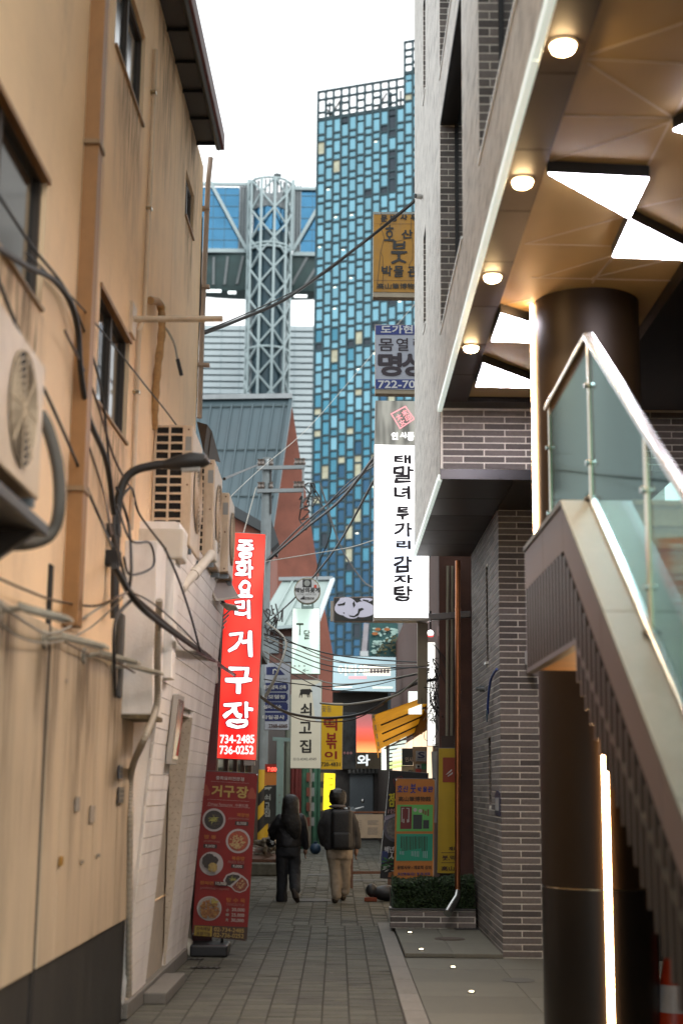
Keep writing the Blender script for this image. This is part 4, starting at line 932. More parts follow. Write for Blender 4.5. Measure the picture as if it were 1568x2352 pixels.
# skyscraper with the staggered window grid
YT = 250.; pT = at(731, 210, YT); yaw = R(-20)
TW = thing('glass_skyscraper', 'tall dark glass tower with a staggered grid of blue windows and an open crown', 'skyscraper', (pT.x, YT, 0), rz=yaw)
HT = pT.z; PW = 1.5155*math.cos(0)/math.cos(yaw)*.965; NCOL = 15; PH = 4.09; CROWN = 5.9
fr = MB(); panes = []; r8 = random.Random(21)
H2 = HT+7.2
for c in range(NCOL):
    x0 = c*PW; ht = HT if c < 11 else H2
    fr.box(x0-.17, x0+.17, -.25, .35, 0, ht)
    odd = c % 2; zt_ = ht-CROWN if c < 11 else ht-6.5
    # crown openings
    z = ht
    for k, hh in enumerate((.32, 1.35, .32, (2.3 if odd == 0 else 1.0), .32, (1.0 if odd == 0 else 1.3), .3)):
        if k % 2 == 0: fr.box(x0+.17, x0+PW-.17, -.22, .3, z-hh, z)
        z -= hh
    z = zt_
    fr.box(x0+.17, x0+PW-.17, -.22, .3, z-.3, z+.35)
    z -= .3; k = 0
    if odd: panes.append((c, x0, z-1.05, 1.05)); z -= 1.05+.37
    while z > 20:
        hh = 2.6 if (k == 0 and not odd) else (2.3 if k % 2 == 0 else 1.05)
        panes.append((c, x0, z-hh, hh)); fr.box(x0+.17, x0+PW-.17, -.22, .3, z-hh-.37, z-hh); z -= hh+.37; k += 1
fr.box(NCOL*PW-.17, NCOL*PW+.17, -.25, .35, 0, H2)
fr.build('facade_frame', towerf, TW, local=True)
box(-.17, NCOL*PW, .36, 14, 0, HT-CROWN-.4).build('core', M('tower_core', (.02, .035, .045), .6), TW, local=True)
box(11*PW+.2, NCOL*PW, .36, 14, HT-CROWN-.4, H2-6.8).build('core', M('tower_core', (.02, .035, .045), .6), TW, local=True)
for (a, b) in (((.3, 3, HT-CROWN), (3.4, 3, HT-.8)), ((9.8, 3, HT-CROWN), (12.6, 3, HT-1.0)), ((3.2, 3, HT-CROWN), (.4, 3, HT-2))):
    MB().bar(a, b, .25).build('crown_brace', M('rusty_brace', (.12, .10, .09), .6), TW, local=True)
for xx in (1.0, 3.1, 11.4, 13.3, 15.2): box(xx, xx+.3, 3, 3.3, HT-CROWN-.4, HT-.9).build('crown_post', towerf, TW, local=True)
pm = {}
def pane_mesh(hh, mt):
    key = (hh, mt.name)
    if key not in pm: pm[key] = mesh_of(MB().box(.17, PW-.17, 0, .06, 0, hh), mt)
    return pm[key]
n = 0; rg = MB(); rl = MB(); rdk = MB(); rmd = MB(); rvd = MB()
for c, x0, z, hh in sorted(panes, key=lambda p: (p[0] > 11, -p[2])):
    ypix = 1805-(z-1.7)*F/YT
    pr = r8.random(); lit = pr < (.012 if ypix < 500 else .02 if ypix < 900 else .11 if ypix < 1300 else .04); hx = (ypix-780)/380+r8.gauss(0, .3)  # lower floors get darker panes, painting in the weaker reflections there
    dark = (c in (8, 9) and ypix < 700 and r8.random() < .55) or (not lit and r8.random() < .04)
    mt = towerl if lit else towerd if dark else towerg_dark if hx > .95 else towerg_dim if hx > .35 else towerg
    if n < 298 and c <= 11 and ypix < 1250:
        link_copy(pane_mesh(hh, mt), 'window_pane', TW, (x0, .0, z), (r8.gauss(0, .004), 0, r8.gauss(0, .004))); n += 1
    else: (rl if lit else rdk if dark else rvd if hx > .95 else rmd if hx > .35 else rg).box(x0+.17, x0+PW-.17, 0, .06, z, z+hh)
rmd.build('mid_panes_beyond', towerg_dim, TW, local=True, kind='stuff'); rvd.build('deep_panes_beyond', towerg_dark, TW, local=True, kind='stuff'); rg.build('window_panes_beyond', towerg, TW, local=True, kind='stuff'); rl.build('lit_panes_beyond', towerl, TW, local=True, kind='stuff'); rdk.build('dark_panes_beyond', towerd, TW, local=True, kind='stuff')
lamps = MB()
for i in range(26):
    p = r8.choice(panes); lamps.box(p[1]+.4, p[1]+.9, -.02, -.005, p[2]+p[3]-.35, p[2]+p[3]-.2)
lamps.build('office_lamps', EM('office_lamp', (1, .95, .7), 2.5), TW, local=True, kind='stuff')

# lattice tower with its deck
YL = 300.; pc = at(622, 405, YL); rad = 52/F*YL; zT = at(622, 426, YL).z
LT = thing('lattice_tower', 'white steel lattice tower with a round teal core and a raised deck behind the roofs', 'tower', (pc.x, YL, 0))
NC = 10; cols = [R(-57-90+36*k) for k in range(NC)]; lev = 76/F*YL
def cpos(k, z): a = cols[k % NC]; return Vector((rad*math.cos(a), rad*math.sin(a), z))
for k in range(NC):
    MB().tube([cpos(k, 20), cpos(k, zT)], .30, 8).build('column', white, LT, True, local=True)
dg = 0
for k in range(NC):
    front = math.sin(cols[k]) < .35
    mbd = MB()
    q = 0
    while zT-q*lev/2 > 60:
        za, zb = zT-q*lev/2, zT-(q+1)*lev/2
        a, b = (k, k+1) if q % 2 == 0 else (k+1, k)
        if k % 2: a, b = b, a
        seg = (cpos(a, za), cpos(b, zb))
        if front: MB().tube(seg, .24, 6).build('diagonal', white, LT, local=True)
        q += 1
    if mbd.v: mbd.build('rear_bracing', white, LT, local=True, kind='stuff')
for z in (zT, zT-16.0, zT-15.2, zT-39, zT-60, zT-68, zT-78):
    MB().tube([(rad*.96*math.cos(a*math.pi/16), rad*.96*math.sin(a*math.pi/16), z) for a in range(33)], .3, 6).build('ring', white, LT, local=True)
MB().tubez((0, 0, 0), [(rad*.84, 20), (rad*.84, zT-12)], 28).build('core', corem, LT, True, local=True)
MB().tubez((0, 0, 0), [(rad*.8, zT-15), (rad*.8, zT-6.5)], 28).build('glazed_drum', blueg, LT, True, local=True)
for a in range(28):
    t_ = a*2*math.pi/28; MB().box(rad*.84*math.cos(t_)-.22, rad*.84*math.cos(t_)+.22, rad*.84*math.sin(t_)-.22, rad*.84*math.sin(t_)+.22, zT-6.5, zT-.3).build('cladding_fin', M('grey_fin', (.30, .34, .36), .6), LT, local=True)
MB().tubez((1.6, -2, 0), [(.5, zT), (.5, zT+1), (.9, zT+1.5), (.9, zT+1.7)], 14).build('vent', galv, LT, True, local=True)
MB().tube([(-3.4, -2, zT), (-3.4, -2, zT+1.8)], .15, 6).build('mast', white, LT, local=True)
# deck: glazed box and dark tapering underside behind the lattice
dz0, dz1, dzb = at(500, 566, YL).z, at(500, 410, YL).z, at(500, 652, YL).z
xl, xr = at(380, 500, YL).x-pc.x, at(830, 500, YL).x-pc.x
for (a, b) in ((at(546, 500, YL).x-pc.x+.1, -rad-.5), (rad+.5, at(690, 500, YL).x-pc.x-.1)):
    k_ = a
    while k_ < b: box(k_, k_+.35, 2.6, 3.2, dz0, dz1-.2).build('deck_fin', M('grey_fin', (.30, .34, .36), .6), LT, local=True); k_ += .6
    box(a, b, 3.3, 15, dz0, dz1-.5).build('deck_panel', M('deck_grey', (.16, .24, .27), .6), LT, local=True)
for (a, b, nm) in ((xl, at(546, 500, YL).x-pc.x, 0), (at(690, 500, YL).x-pc.x, xr, 1)):
    box(a, b, 3, 16, dz0, dz1-.8).build('glazed_deck', blueg, LT, local=True)
    for z in [dz0+(dz1-dz0)*i/6 for i in range(1, 6)]: box(a, b, 2.9, 2.99, z-.08, z+.08).build('transom', M('teal_bar', (.08, .2, .28), .5), LT, local=True)
    n_ = int((b-a)/2.6)
    for i in range(1, n_): box(a+i*2.6-.05, a+i*2.6+.05, 2.88, 2.98, dz0, dz1-.9).build('mullion', M('teal_bar', (.08, .2, .28), .5), LT, local=True)
for (z, hh) in ((dz0-.5, .9), (dz1-.6, .7)):
    MB().box(xl, -rad-.3, 2.2, 2.8, z, z+hh).build('edge_beam', white, LT, local=True); MB().box(rad+.3, xr, 2.2, 2.8, z-(.9 if z > dz0 else .6), z+hh-(.9 if z > dz0 else .6)).build('edge_beam', white, LT, local=True)
for s in (-1, 1):
    MB().bar((s*(rad+.4), 2, dz0), (s*(rad+9), 2, dz1), .7).build('truss_diagonal', white, LT, local=True)
    MB().bar((s*(rad+.2), 2, dz0), (s*(rad+.2), 2, dz1+.6), .8).build('truss_post', white, LT, local=True)
MB().tubez((0, 7, 0), [(17, dzb), (19.5, dzb+1.5), (22.5, dz0-.6)], 40, 1, .2).build('underside', deckm, LT, True, local=True)
for i in range(16):
    a = R(-160+i*9.5); MB().bar((19*math.cos(a), 7+3.9*math.sin(a), dzb+1.2), (22.2*math.cos(a+.12), 7+4.5*math.sin(a+.12), dz0-1.2), .55).build('underside_rib', M('grey_rib', (.22, .25, .26), .6), LT, local=True)
for (x0, x1, y0) in ((470, 508, 668), (524, 542, 672), (675, 705, 680)):
    a, b = at(x0, y0, YL-6), at(x1, y0, YL-6); MB().bar((a.x-pc.x, -6, a.z), (b.x-pc.x, -6, a.z), .5).build('soffit_lamp', EM('tower_lamp', (.9, 1, 1), 1.6), LT, local=True)

# louvred building
YV = 345.; a0, a1 = at(400, 742, YV), at(724, 768, YV)
LV = thing('louvred_building', 'pale building of horizontal white louvres beneath the lattice tower deck', 'building', ((a0.x+a1.x)/2, YV, 0))
zc = a0.z-.8; px1 = a1.x
box(a0.x, px1, YV, YV+20, 0, zc-.4).build('core', M('louvre_gap_core', (.05, .14, .17), .6), LV)  # dark core seen through the gaps between slats
k = 0; st = 15.7/F*YV
while zc-k*st > 40:
    z = zc-k*st; MB().prism([(a0.x, YV-1.0, z), (px1+1, YV-1.0, z), (px1+1, YV-.1, z+.1), (a0.x, YV-.1, z+.1)], (0, 0, -st*.74)).build('louvre', louvre, LV); k += 1
for x in range(8): box(a0.x+3+x*4.6, a0.x+3.06+x*4.6, YV-1.06, YV-1.01, 40, zc).build('fixing_rail', M('rail_teal', (.25, .40, .44), .5), LV)

# ================================================================== brick church-like building and its roof
YC = 62.
CH = thing('brick_hall', 'red brick hall with a steep grey seamed metal roof beyond the utility pole', 'building', tuple(at(640, 1640, YC)*1))
poly([(668, 916), (700, 1120), (735, 1340), (775, 1560), (802, 1700), (560, 1700), (560, 1330), (600, 1220), (622, 1180)], YC, 9).build('gable_wall', redbrick, CH)
RT = [at(440, 916, YC-.2), at(667, 913, YC-.2), at(620, 1224, YC-5.5), at(598, 1222, YC-5.6), at(515, 1160, YC-4.6), at(440, 1118, YC-4)]
MB().prism(RT, (0, .25, .1)).build('roof', roofm, CH)
MB().bar(at(440, 914, YC-.3), at(671, 911, YC-.3), .35, .22).build('ridge_cap', M('pale_ridge', (.36, .40, .42), .5), CH)
def rp(u, v): # on the roof plane
    a = at(440+u*227, 916-3*u, YC-.2); b = at(440+u*227-48, 1224, YC-5.5); return a.lerp(b, v)
for i in range(1, 10):
    u = i/9.5; v1 = 1.0 if u > .86 else .62+.42*u
    MB().bar(rp(u, .05)+Vector((0, -.05, 0)), rp(u, min(1, v1))+Vector((0, -.05, 0)), .07, .09).build('roof_seam', roofm, CH)
for v in (.07, .41, .75):
    MB().bar(rp(.02, v)+Vector((0, -.06, 0)), rp(1, v)+Vector((0, -.06, 0)), .05, .05).build('roof_lap', M('dark_lap_joint', (.05, .09, .10), .6), CH)  # dark bars along the roof's horizontal joints
MB().bar(at(668, 918, YC-.3), at(622, 1222, YC-5.6), .16, .2).build('verge_flashing', roofm, CH)
YH = 52.
HS = thing('brick_house', 'lower red brick house with a dark eave below the seamed roof', 'building', tuple(at(560, 1600, YH)))
poly([(470, 1150), (515, 1163), (622, 1232), (624, 1700), (470, 1700)], YH, 6).build('gable_wall', redbrick, HS)
MB().prism([at(500, 1140, YH-.3), at(626, 1212, YH-.3), at(626, 1234, YH-.3), at(500, 1166, YH-.3)], (0, 5, 0)).build('eave', M('dark_eave', (.035, .045, .05), .6), HS)
MB().prism([at(622, 1190, YH-1), at(640, 1245, YH-1), at(622, 1262, YH-1)], (0, 1, 0)).build('eave_return', M('dark_eave', (.035, .045, .05), .6), HS)
YG = 46.
GR = thing('pale_roof_house', 'small building with a pale green-grey metal roof behind the round sign', 'building', tuple(at(660, 1600, YG)))
MB().prism([at(652, 1330, YG+3), at(764, 1328, YG+3), at(728, 1432, YG), at(584, 1446, YG)], (0, .2, .08)).build('roof', M('pale_green_roof', (.40, .50, .48), .5, var=.06, scale=.8), GR)
MB().bar(at(640, 1330, YG+2.8), at(764, 1328, YG+2.8), .14, .12).build('ridge_cap', M('pale_ridge', (.36, .40, .42), .5), GR)
MB().bar(at(764, 1330, YG+2.8), at(726, 1435, YG-.1), .14, .1).build('verge', louvre, GR)
MB().bar(at(584, 1446, YG-.1), at(728, 1434, YG-.1), .1, .1).build('gutter', white, GR)
for u in (.2, .45, .7): MB().bar(at(652+112*u, 1330, YG+2.9), at(584+144*u, 1445-12*u, YG-.1), .06, .05).build('roof_seam', M('pale_green_roof', (.40, .50, .48), .5), GR)
poly([(592, 1447), (726, 1437), (735, 1800), (592, 1800)], YG+.4, 4).build('wall', brownb, GR)
for q in ((606, 1462, 640, 1500), (650, 1462, 672, 1520)): plate(q, YG+.3, .08).build('window', M('far_window', (.20, .25, .27), .2, var=.4, scale=2), GR)

# ================================================================== buildings lining the alley beyond
DR = thing('dark_restaurant_front', 'dark restaurant shopfront on the left behind the red menu banner', 'building', (-2.5, 20, 0))
box(-7, -1.52, 15.5, 26, 0, 3.85).build('wall', M('dark_shop', (.035, .022, .018), .6, var=.4, scale=3), DR)
box(-7, -1.45, 16.74, 26, 3.86, 7.2).build('upper_wall', M('dark_shop_upper', (.10, .06, .045), .7, var=.3, scale=2), DR) if False else None
for i in range(6): box(-1.50, -1.44, 15.6+i*1.7, 15.72+i*1.7, .0, 3.8).build('post', M('shop_post', (.10, .045, .03), .5), DR)
for i in range(5): box(-1.49, -1.475, 15.9+i*1.7, 17.1+i*1.7, .9, 2.6).build('window', darkglass, DR)
box(-1.6, -1.30, 15.3, 26, 3.86, 3.95).build('canopy', M('dark_canopy', (.05, .045, .04), .6), DR)
box(-1.48, -1.28, 15.25, 15.3, 0, 2.9).build('side_panel', M('dark_red_panel', (.10, .012, .01), .5), DR)
for k in range(5): MB().bar((-1.5, 15.5+k*.3, 3.1+k*.12), (-1.25, 15.5+k*.3, 3.4+k*.1), .02).build('awning_strut', galv, DR)
p = at(459, 1803, 15.1); t = thing('red_lantern', 'glowing red lantern half hidden behind the red menu banner', 'lantern', tuple(p))
MB().ball(p, .10, 18, sz=1.0).build('shade', EM('lantern_red', (1, .06, .01), 1.6), t, True)
MB().tubez(p+Vector((0, 0, .09)), [(.04, 0), (.04, .03)], 12).build('cap', black, t); MB().tube([p+Vector((0, 0, .12)), p+Vector((0, 0, .6))], .005, 5).build('string', cable, t)
MB().tube([at(427, 2100, 15.2), at(430, 2160, 15.2), at(445, 2192, 15.0), at(456, 2200, 14.9)], .05, 12).build('foot_pipe', acwhite, None, True); tag(bpy.data.objects['foot_pipe'], 'white drain pipe end bending out at the foot of the menu banner', 'pipe')
LS = thing('left_shop_row', 'dim brown shop row on the left beyond the utility pole', 'building', (-3, 38, 0))
MB().prism([(-2.45, 26.1, 0), (-1.75, 36, 0), (-.85, 47, 0), (-7, 47, 0), (-7, 26.1, 0)], (0, 0, 4.0)).build('wall', M('dim_shop', (.07, .05, .04), .7, var=.4, scale=2), LS)
def sp(t_, o=0): a = Vector((-2.45, 26.1, 0)); b = Vector((-1.75, 36, 0)); c = Vector((-.85, 47, 0)); p = a.lerp(b, t_) if t_ <= 1 else b.lerp(c, t_-1); return p+Vector((o, 0, 0))
def pcol(px, Y, z0, z1, r_, mt, parent, nm):
    p = at(px, 1805, Y); return MB().tubez((p.x, Y, 0), [(r_, z0), (r_, z1)], 14).build(nm, mt, parent, True)
for px_, Y_, r_, mt in ((659, 37, .07, M('sage_post', (.16, .19, .15), .5)), (671, 38, .05, redp), (680, 38.5, .07, redp), (688, 39, .05, redp), (696, 40, .08, greenp), (704, 40.5, .06, greenp), (712, 41, .05, M('mixed_post', (.28, .26, .2), .5)), (722, 42, .08, greenp), (732, 43, .05, greenp)):
    pcol(px_, Y_, 0, 4.0, r_, mt, LS, 'post')
for px_, Y_, mt in ((740, 42, M('poster_yellow', (.35, .27, .08), .6)), (718, 41.5, M('poster_grey', (.3, .32, .3), .6)), (708, 40.5, M('poster_red', (.25, .07, .04), .6))):
    for k in range(4):
        p = at(px_, 1785+k*34, Y_); box(p.x-.05, p.x+.05, Y_-.12, Y_-.1, p.z-.12, p.z+.12).build('poster', mt, LS)
EW = thing('far_end_shop', 'dark shop closing the far end of the alley with a grey shutter', 'building', (0, 49, 0))
box(-2.6, 3.2, 48, 52, 0, 3.6).build('wall', M('dark_end', (.045, .04, .035), .7, var=.4, scale=2), EW)
plate((803, 1776, 856, 1905), 47.9, .1).build('shutter', M('blue_grey_shutter', (.16, .19, .21), .5, var=.1), EW)
plate((860, 1776, 890, 1910), 47.9, .1).build('door', M('dark_door', (.03, .02, .015), .5), EW)
plate((783, 1738, 890, 1758), 47.6, .4).build('fascia', M('pale_end_fascia', (.35, .32, .28), .6), EW)
for i in range(9): plate((800+i*9, 1758, 806+i*9, 1776), 47.7, .2).build('eave_tile', M('grey_tile', (.09, .09, .085), .7), EW)
plate((883, 1740, 960, 1768), 47.5, .3).build('lit_transom', EM('dull_transom', (.8, .95, .85), 1.6), EW)
RS = thing('brown_shop_building', 'narrow dark brown brick shop building after the stone building on the right', 'building', (2.5, 26, 0))
box(1.32, 6, 18.75, 36, 0, 5.0).build('wall', brownb, RS)
box(1.32, 6, 36, 47.9, 0, 3.4).build('rear_wall', M('dim_shop', (.07, .05, .04), .7), RS)
for i in range(6): box(1.28, 1.31, 20+i*2.4, 21.9+i*2.4, .5, 2.5).build('fill_glow_window', M('shop_window_fill_glow', (.16, .10, .06), .3, var=.4, scale=3, em=(1, .75, .5), es=1.2), RS)  # glowing windows added to brighten the far alley floor
# beige box column and pale lit vertical sign
t = thing('cable_duct', 'tall beige metal cable duct under the lit white sign', 'duct', tuple(at(972, 1620, 19.0)))
plate((958, 1424, 982, 1530), 19.0, .12).build('upper_box', M('beige_metal', (.42, .36, .27), .5), t, bevel=.006); plate((959, 1534, 980, 1616), 19.02, .1).build('lower_box', M('beige_metal2', (.30, .24, .15), .5), t, bevel=.006)
t = thing('bright_white_sign', 'narrow overexposed white lit sign behind the wire tangle', 'sign', tuple(at(992, 1620, 19.6)))
plate((982, 1476, 1002, 1712), 19.6, .1).build('face', EM('white_light_box', (1, 1, .94), 1.6), t)
plate((981, 1474, 1003, 1714), 19.62, .12).build('casing', signframe, t)
t = thing('pale_sign', 'small pale lit panel left of the narrow white sign', 'sign', tuple(at(965, 1640, 21)))
plate((938, 1588, 968, 1640), 21, .08).build('face', EM('pale_light_box', (.9, 1, .96), 1.1), t)
p = at(988, 1454, 19.1); t = thing('red_lamp', 'tiny bright lamp with a red rim hanging by the wires', 'lamp', tuple(p))
MB().ball(p, .04, 12).build('bulb', EM('white_bulb', (1, .9, .9), 5), t, True); MB().tubez(p+Vector((0, 0, -.05)), [(.03, 0), (.045, .02)], 12).build('rim', EM('red_rim', (1, .05, .05), 2), t); MB().tube([p+Vector((0, 0, .04)), p+Vector((0, 0, .3))], .012, 6).build('stem', black, t)
t = thing('cantilever_bar', 'grey tubular arm holding the lit white sign', 'bracket', tuple(at(1040, 1420, 18.2)))
MB().bar(at(986, 1418, 18.3), at(1080, 1411, 18.3), .07, .085).build('tube', M('grey_alu', (.26, .25, .26), .4, metal=.4), t, bevel=.01)
MB().bar(at(984, 1418.5, 18.3), at(988, 1418, 18.3), .08, .1).build('end_cap', M('grey_alu', (.26, .25, .26), .4, metal=.4), t)
for px_, Y_ in ((1028, 18.68), (1038, 18.69)):
    t = thing('wall_conduit', ['dark conduit nearer the copper downspout on the brown shop', 'dark conduit nearer the wire tangle on the brown shop'][px_ < 1030], 'pipe', tuple(at(px_, 1700, Y_)))
    MB().tube([at(px_, 1300, Y_), at(px_-2, 1700, Y_)], .02, 8).build('tube', M('pale_conduit', (.3, .27, .2), .5), t)
# yellow awning
AW = thing('ochre_awning', 'ochre folding awning with dark ribs over the shops on the right', 'awning', tuple(at(920, 1690, 22)))
och = M('ochre_canvas', (.90, .60, .05), .7, var=.12, scale=6, grime=(.36, .19, .03), gamt=.5, gscale=8)
_tr = och.node_tree.nodes.new('ShaderNodeBsdfTranslucent'); _tr.inputs[0].default_value = (.90, .60, .08, 1); _ms = och.node_tree.nodes.new('ShaderNodeMixShader'); _ms.inputs[0].default_value = .5
_oo = och.node_tree.nodes['Material Output']; och.node_tree.links.new(och.node_tree.nodes['Principled BSDF'].outputs[0], _ms.inputs[1]); och.node_tree.links.new(_tr.outputs[0], _ms.inputs[2]); och.node_tree.links.new(_ms.outputs[0], _oo.inputs[0])
A0, A1 = c3(548, 1325), c3(1165, 1105); B0, B1 = c3(600, 1560), c3(1150, 1390)
def aw(u, v): # u outward->wall, v near->far
    a = at(*A0, 20.6).lerp(at(*A1, 20.6), u); b = at(B0[0]+2, B0[1]+30, 25.5).lerp(at(B1[0], B1[1]+12, 25.5), u); return a.lerp(b, v)
for k in range(4):
    v0, v1 = k/4, (k+1)/4
    sag = Vector((0, 0, -.05))
    for (a, b, s0, s1) in ((v0, (v0+v1)/2, 0, 1), ((v0+v1)/2, v1, 1, 0)):
        MB().prism([aw(0, a)+sag*s0, aw(1, a)+sag*s0, aw(1, b)+sag*s1, aw(0, b)+sag*s1], (0, 0, .012)).build('canvas_strip', och, AW)
    MB().bar(aw(.12, v1-.06)+Vector((0, 0, -.06)), aw(1, v1-.06)+Vector((0, 0, -.045)), .02, .025).build('rib', M('dark_rib', (.05, .035, .02), .6), AW)
MB().bar(aw(0, 0), aw(0, 1), .04, .05).build('front_bar', M('tan_bar', (.45, .35, .2), .5), AW)
for k in range(9):
    a, b = aw(0, k/9), aw(0, (k+.92)/9); MB().prism([a, b, b+Vector((0, 0, -.13)), a.lerp(b, .5)+Vector((0, 0, -.17)), a+Vector((0, 0, -.13))], (-.008, 0, 0)).build('valance_flap', och, AW)
t = thing('corrugated_awning', 'translucent corrugated plastic awning below the ochre one', 'awning', tuple(at(905, 1740, 26)))
for i in range(11):
    y0 = 1668+i*9; MB().prism([at(894, y0+2, 26+.01*i), at(935-i*.6, y0-4, 26), at(935-i*.6, y0+2, 26), at(894, y0+8, 26)], (0, .02, 0)).build('corrugation', EM('lit_plastic%d' % (i > 8), (.72, .86, .78) if i < 9 else (.65, .8, .3), .75), t)

# ================================================================== PROJECTING SIGNS
wht = M('white_print', (.85, .85, .83), .5, var=0); blk = M('black_print', (.02, .02, .02), .5, var=0)
def lines(t, boxes, Y, mt, nm='rule', lift=.006):
    for b in boxes: q = quad4(b); o = MB().add([at(x, y, Y-lift) for x, y in q], [(0, 1, 2, 3)]).build(nm, mt, t)
    return o
# red lit restaurant sign
Yr = 16.6
redlit = bpy.data.materials.new('red_backlit'); redlit.use_nodes = True; rn = redlit.node_tree.nodes; rl_ = redlit.node_tree.links; rb = rn['Principled BSDF']
def backlit(m_, ca, cb, s, sc_=(1.2, 1, .55), lo=.35, hi=.65):
    rn = m_.node_tree.nodes; rl_ = m_.node_tree.links; rb = rn['Principled BSDF']
    gg = rn.new('ShaderNodeNewGeometry'); mp = rn.new('ShaderNodeMapping'); mp.inputs['Scale'].default_value = sc_; nz = rn.new('ShaderNodeTexNoise'); nz.inputs['Scale'].default_value = 2; nz.inputs['Detail'].default_value = 1
    rp_ = rn.new('ShaderNodeValToRGB'); rp_.color_ramp.elements[0].color = (*ca, 1); rp_.color_ramp.elements[1].color = (*cb, 1); rp_.color_ramp.elements[0].position = lo; rp_.color_ramp.elements[1].position = hi
    rl_.new(gg.outputs['Position'], mp.inputs[0]); rl_.new(mp.outputs[0], nz.inputs[0]); rl_.new(nz.outputs[0], rp_.inputs[0]); rl_.new(rp_.outputs[0], rb.inputs['Emission Color']); rl_.new(rp_.outputs[0], rb.inputs['Base Color'])
    rb.inputs['Emission Strength'].default_value = s*.66; rb.inputs['Roughness'].default_value = .35
backlit(redlit, (.72, .008, .005), (1, .06, .04), 1.1)
RQ = (523, 1223, 609, 1228, 587, 1745, 499, 1741)
t = sign('restaurant_sign', 'tall lit red sign with white brush lettering and two phone numbers', RQ, Yr, .16, redlit, signframe, fr=2)
def rq(x, y): # red sign crop3b mapping
    return x, y
litw = EM('lit_white_letter', (1, .97, .97), 1.5); edge = EM('dark_red_edge', (.45, .0, .03), .25)
G = [('중', (546, 1240, 583, 1282)), ('화', (541, 1285, 582, 1328)), ('요', (546, 1335, 579, 1371)), ('리', (540, 1378, 574, 1420)),
     ('거', (524, 1448, 579, 1508)), ('구', (518, 1532, 580, 1592)), ('장', (512, 1612, 580, 1672))]
text(t, [(a, b) for a, b in G], None, Yr, edge, bold=4.4, brush=.10, lift=.006, name='letter_outline')
text(t, [(a, b) for a, b in G], None, Yr, litw, bold=1.7, brush=.10, lift=.014)
N_ = [('734-2485', (506, 1688, 584, 1707)), ('736-0252', (505, 1713, 582, 1732))]
text(t, N_, None, Yr, litw, bold=.3, lift=.010, name='phone_numbers')
box(-1.60, -1.36, Yr+.03, Yr+.10, 2.9, 2.98).build('bracket', galv, t); box(-1.60, -1.3, Yr+.03, Yr+.10, 4.1, 4.18).build('bracket', galv, t)
plate((560, 1746, 585, 1758), Yr+.02, .1).build('foot', signframe, t)
# big white lit sign
Yw = 18.7
wl = bpy.data.materials.new('white_backlit'); wl.use_nodes = True; backlit(wl, (.66, .74, .90), (1, 1, 1), 1.4, lo=.3, hi=.55)
gl = bpy.data.materials.new('grey_backlit'); gl.use_nodes = True; backlit(gl, (.10, .10, .09), (.28, .28, .25), .75, (5, 1, 1))
t = sign('stew_restaurant_sign', 'very tall white lit sign with dark brush letters beside the stone wall', (860, 1021, 985, 1024, 984, 1419, 859, 1418), Yw, .2, wl, signframe, fr=1.5, bottom=7)
plate((862, 920, 985, 922, 985, 1023, 860, 1020), Yw, .21).build('grey_header', gl, t)
pinkl = EM('pink_seal', (1, .35, .38), 1.1)
def cwb(b): return (*cw(b[0], b[1]), *cw(b[2], b[3]))
def seal(q, th_, mt, par, Y):
    mb = MB()
    for i in range(4):
        a = Vector(q[i]); b = Vector(q[(i+1) % 4]); d = (b-a).normalized(); n_ = Vector((-d.y, d.x))*th_
        mb.add([at(*(p), Y-.008) for p in (a-n_-d*th_, b-n_+d*th_, b+n_+d*th_, a+n_-d*th_)], [(0, 1, 2, 3)])
    return mb.build('seal_outline', mt, par)
seal([cw(212, 240), cw(352, 165), cw(440, 290), cw(300, 385)], 1.3, pinkl, t, Yw)
def rot_box(cx_, cy_, s_, ang=-.48):
    q = []
    for dx, dy in ((-s_, -s_), (s_, -s_), (s_, s_), (-s_, s_)): q += [cx_+dx*math.cos(ang)-dy*math.sin(ang), cy_+dx*math.sin(ang)+dy*math.cos(ang)]
    return tuple(q)
text(t, [(c_, rot_box(*cw(x, y), 6.4)) for c_, x, y in (('太', 288, 270), ('末', 345, 230), ('女', 322, 325), ('印', 380, 282))], None, Yw, pinkl, bold=.35, lift=.008, name='seal_characters')
wtx = EM('white_glow_letter', (1, 1, 1), 1.2)
text(t, [('인', cwb((215, 425, 275, 495))), ('사', cwb((300, 425, 365, 480))), ('동', cwb((372, 425, 440, 505)))], None, Yw, wtx, bold=1.0, brush=.05, lift=.008, name='district_lettering')
dk = M('ink_print', (.045, .035, .05), .6, var=.3, scale=30)
WL = [('태', (243, 655, 405, 735)), ('말', (232, 765, 430, 925)), ('녀', (240, 962, 398, 1092)), ('투', (262, 1170, 392, 1295)), ('가', (240, 1330, 420, 1470)), ('리', (265, 1510, 400, 1590)),
      ('감', (235, 1668, 412, 1825)), ('자', (238, 1855, 425, 1935)), ('탕', (238, 1965, 420, 2115))]
text(t, [(a, cwb(b)) for a, b in WL], None, Yw, dk, bold=1.5, brush=.10, lift=.008)
text(t, [('바른먹거리청결한관리...', cwb((80, 2190, 548, 2232)))], None, Yw, M('grey_print', (.30, .30, .30), .6, var=0), lift=.008, name='slogan')
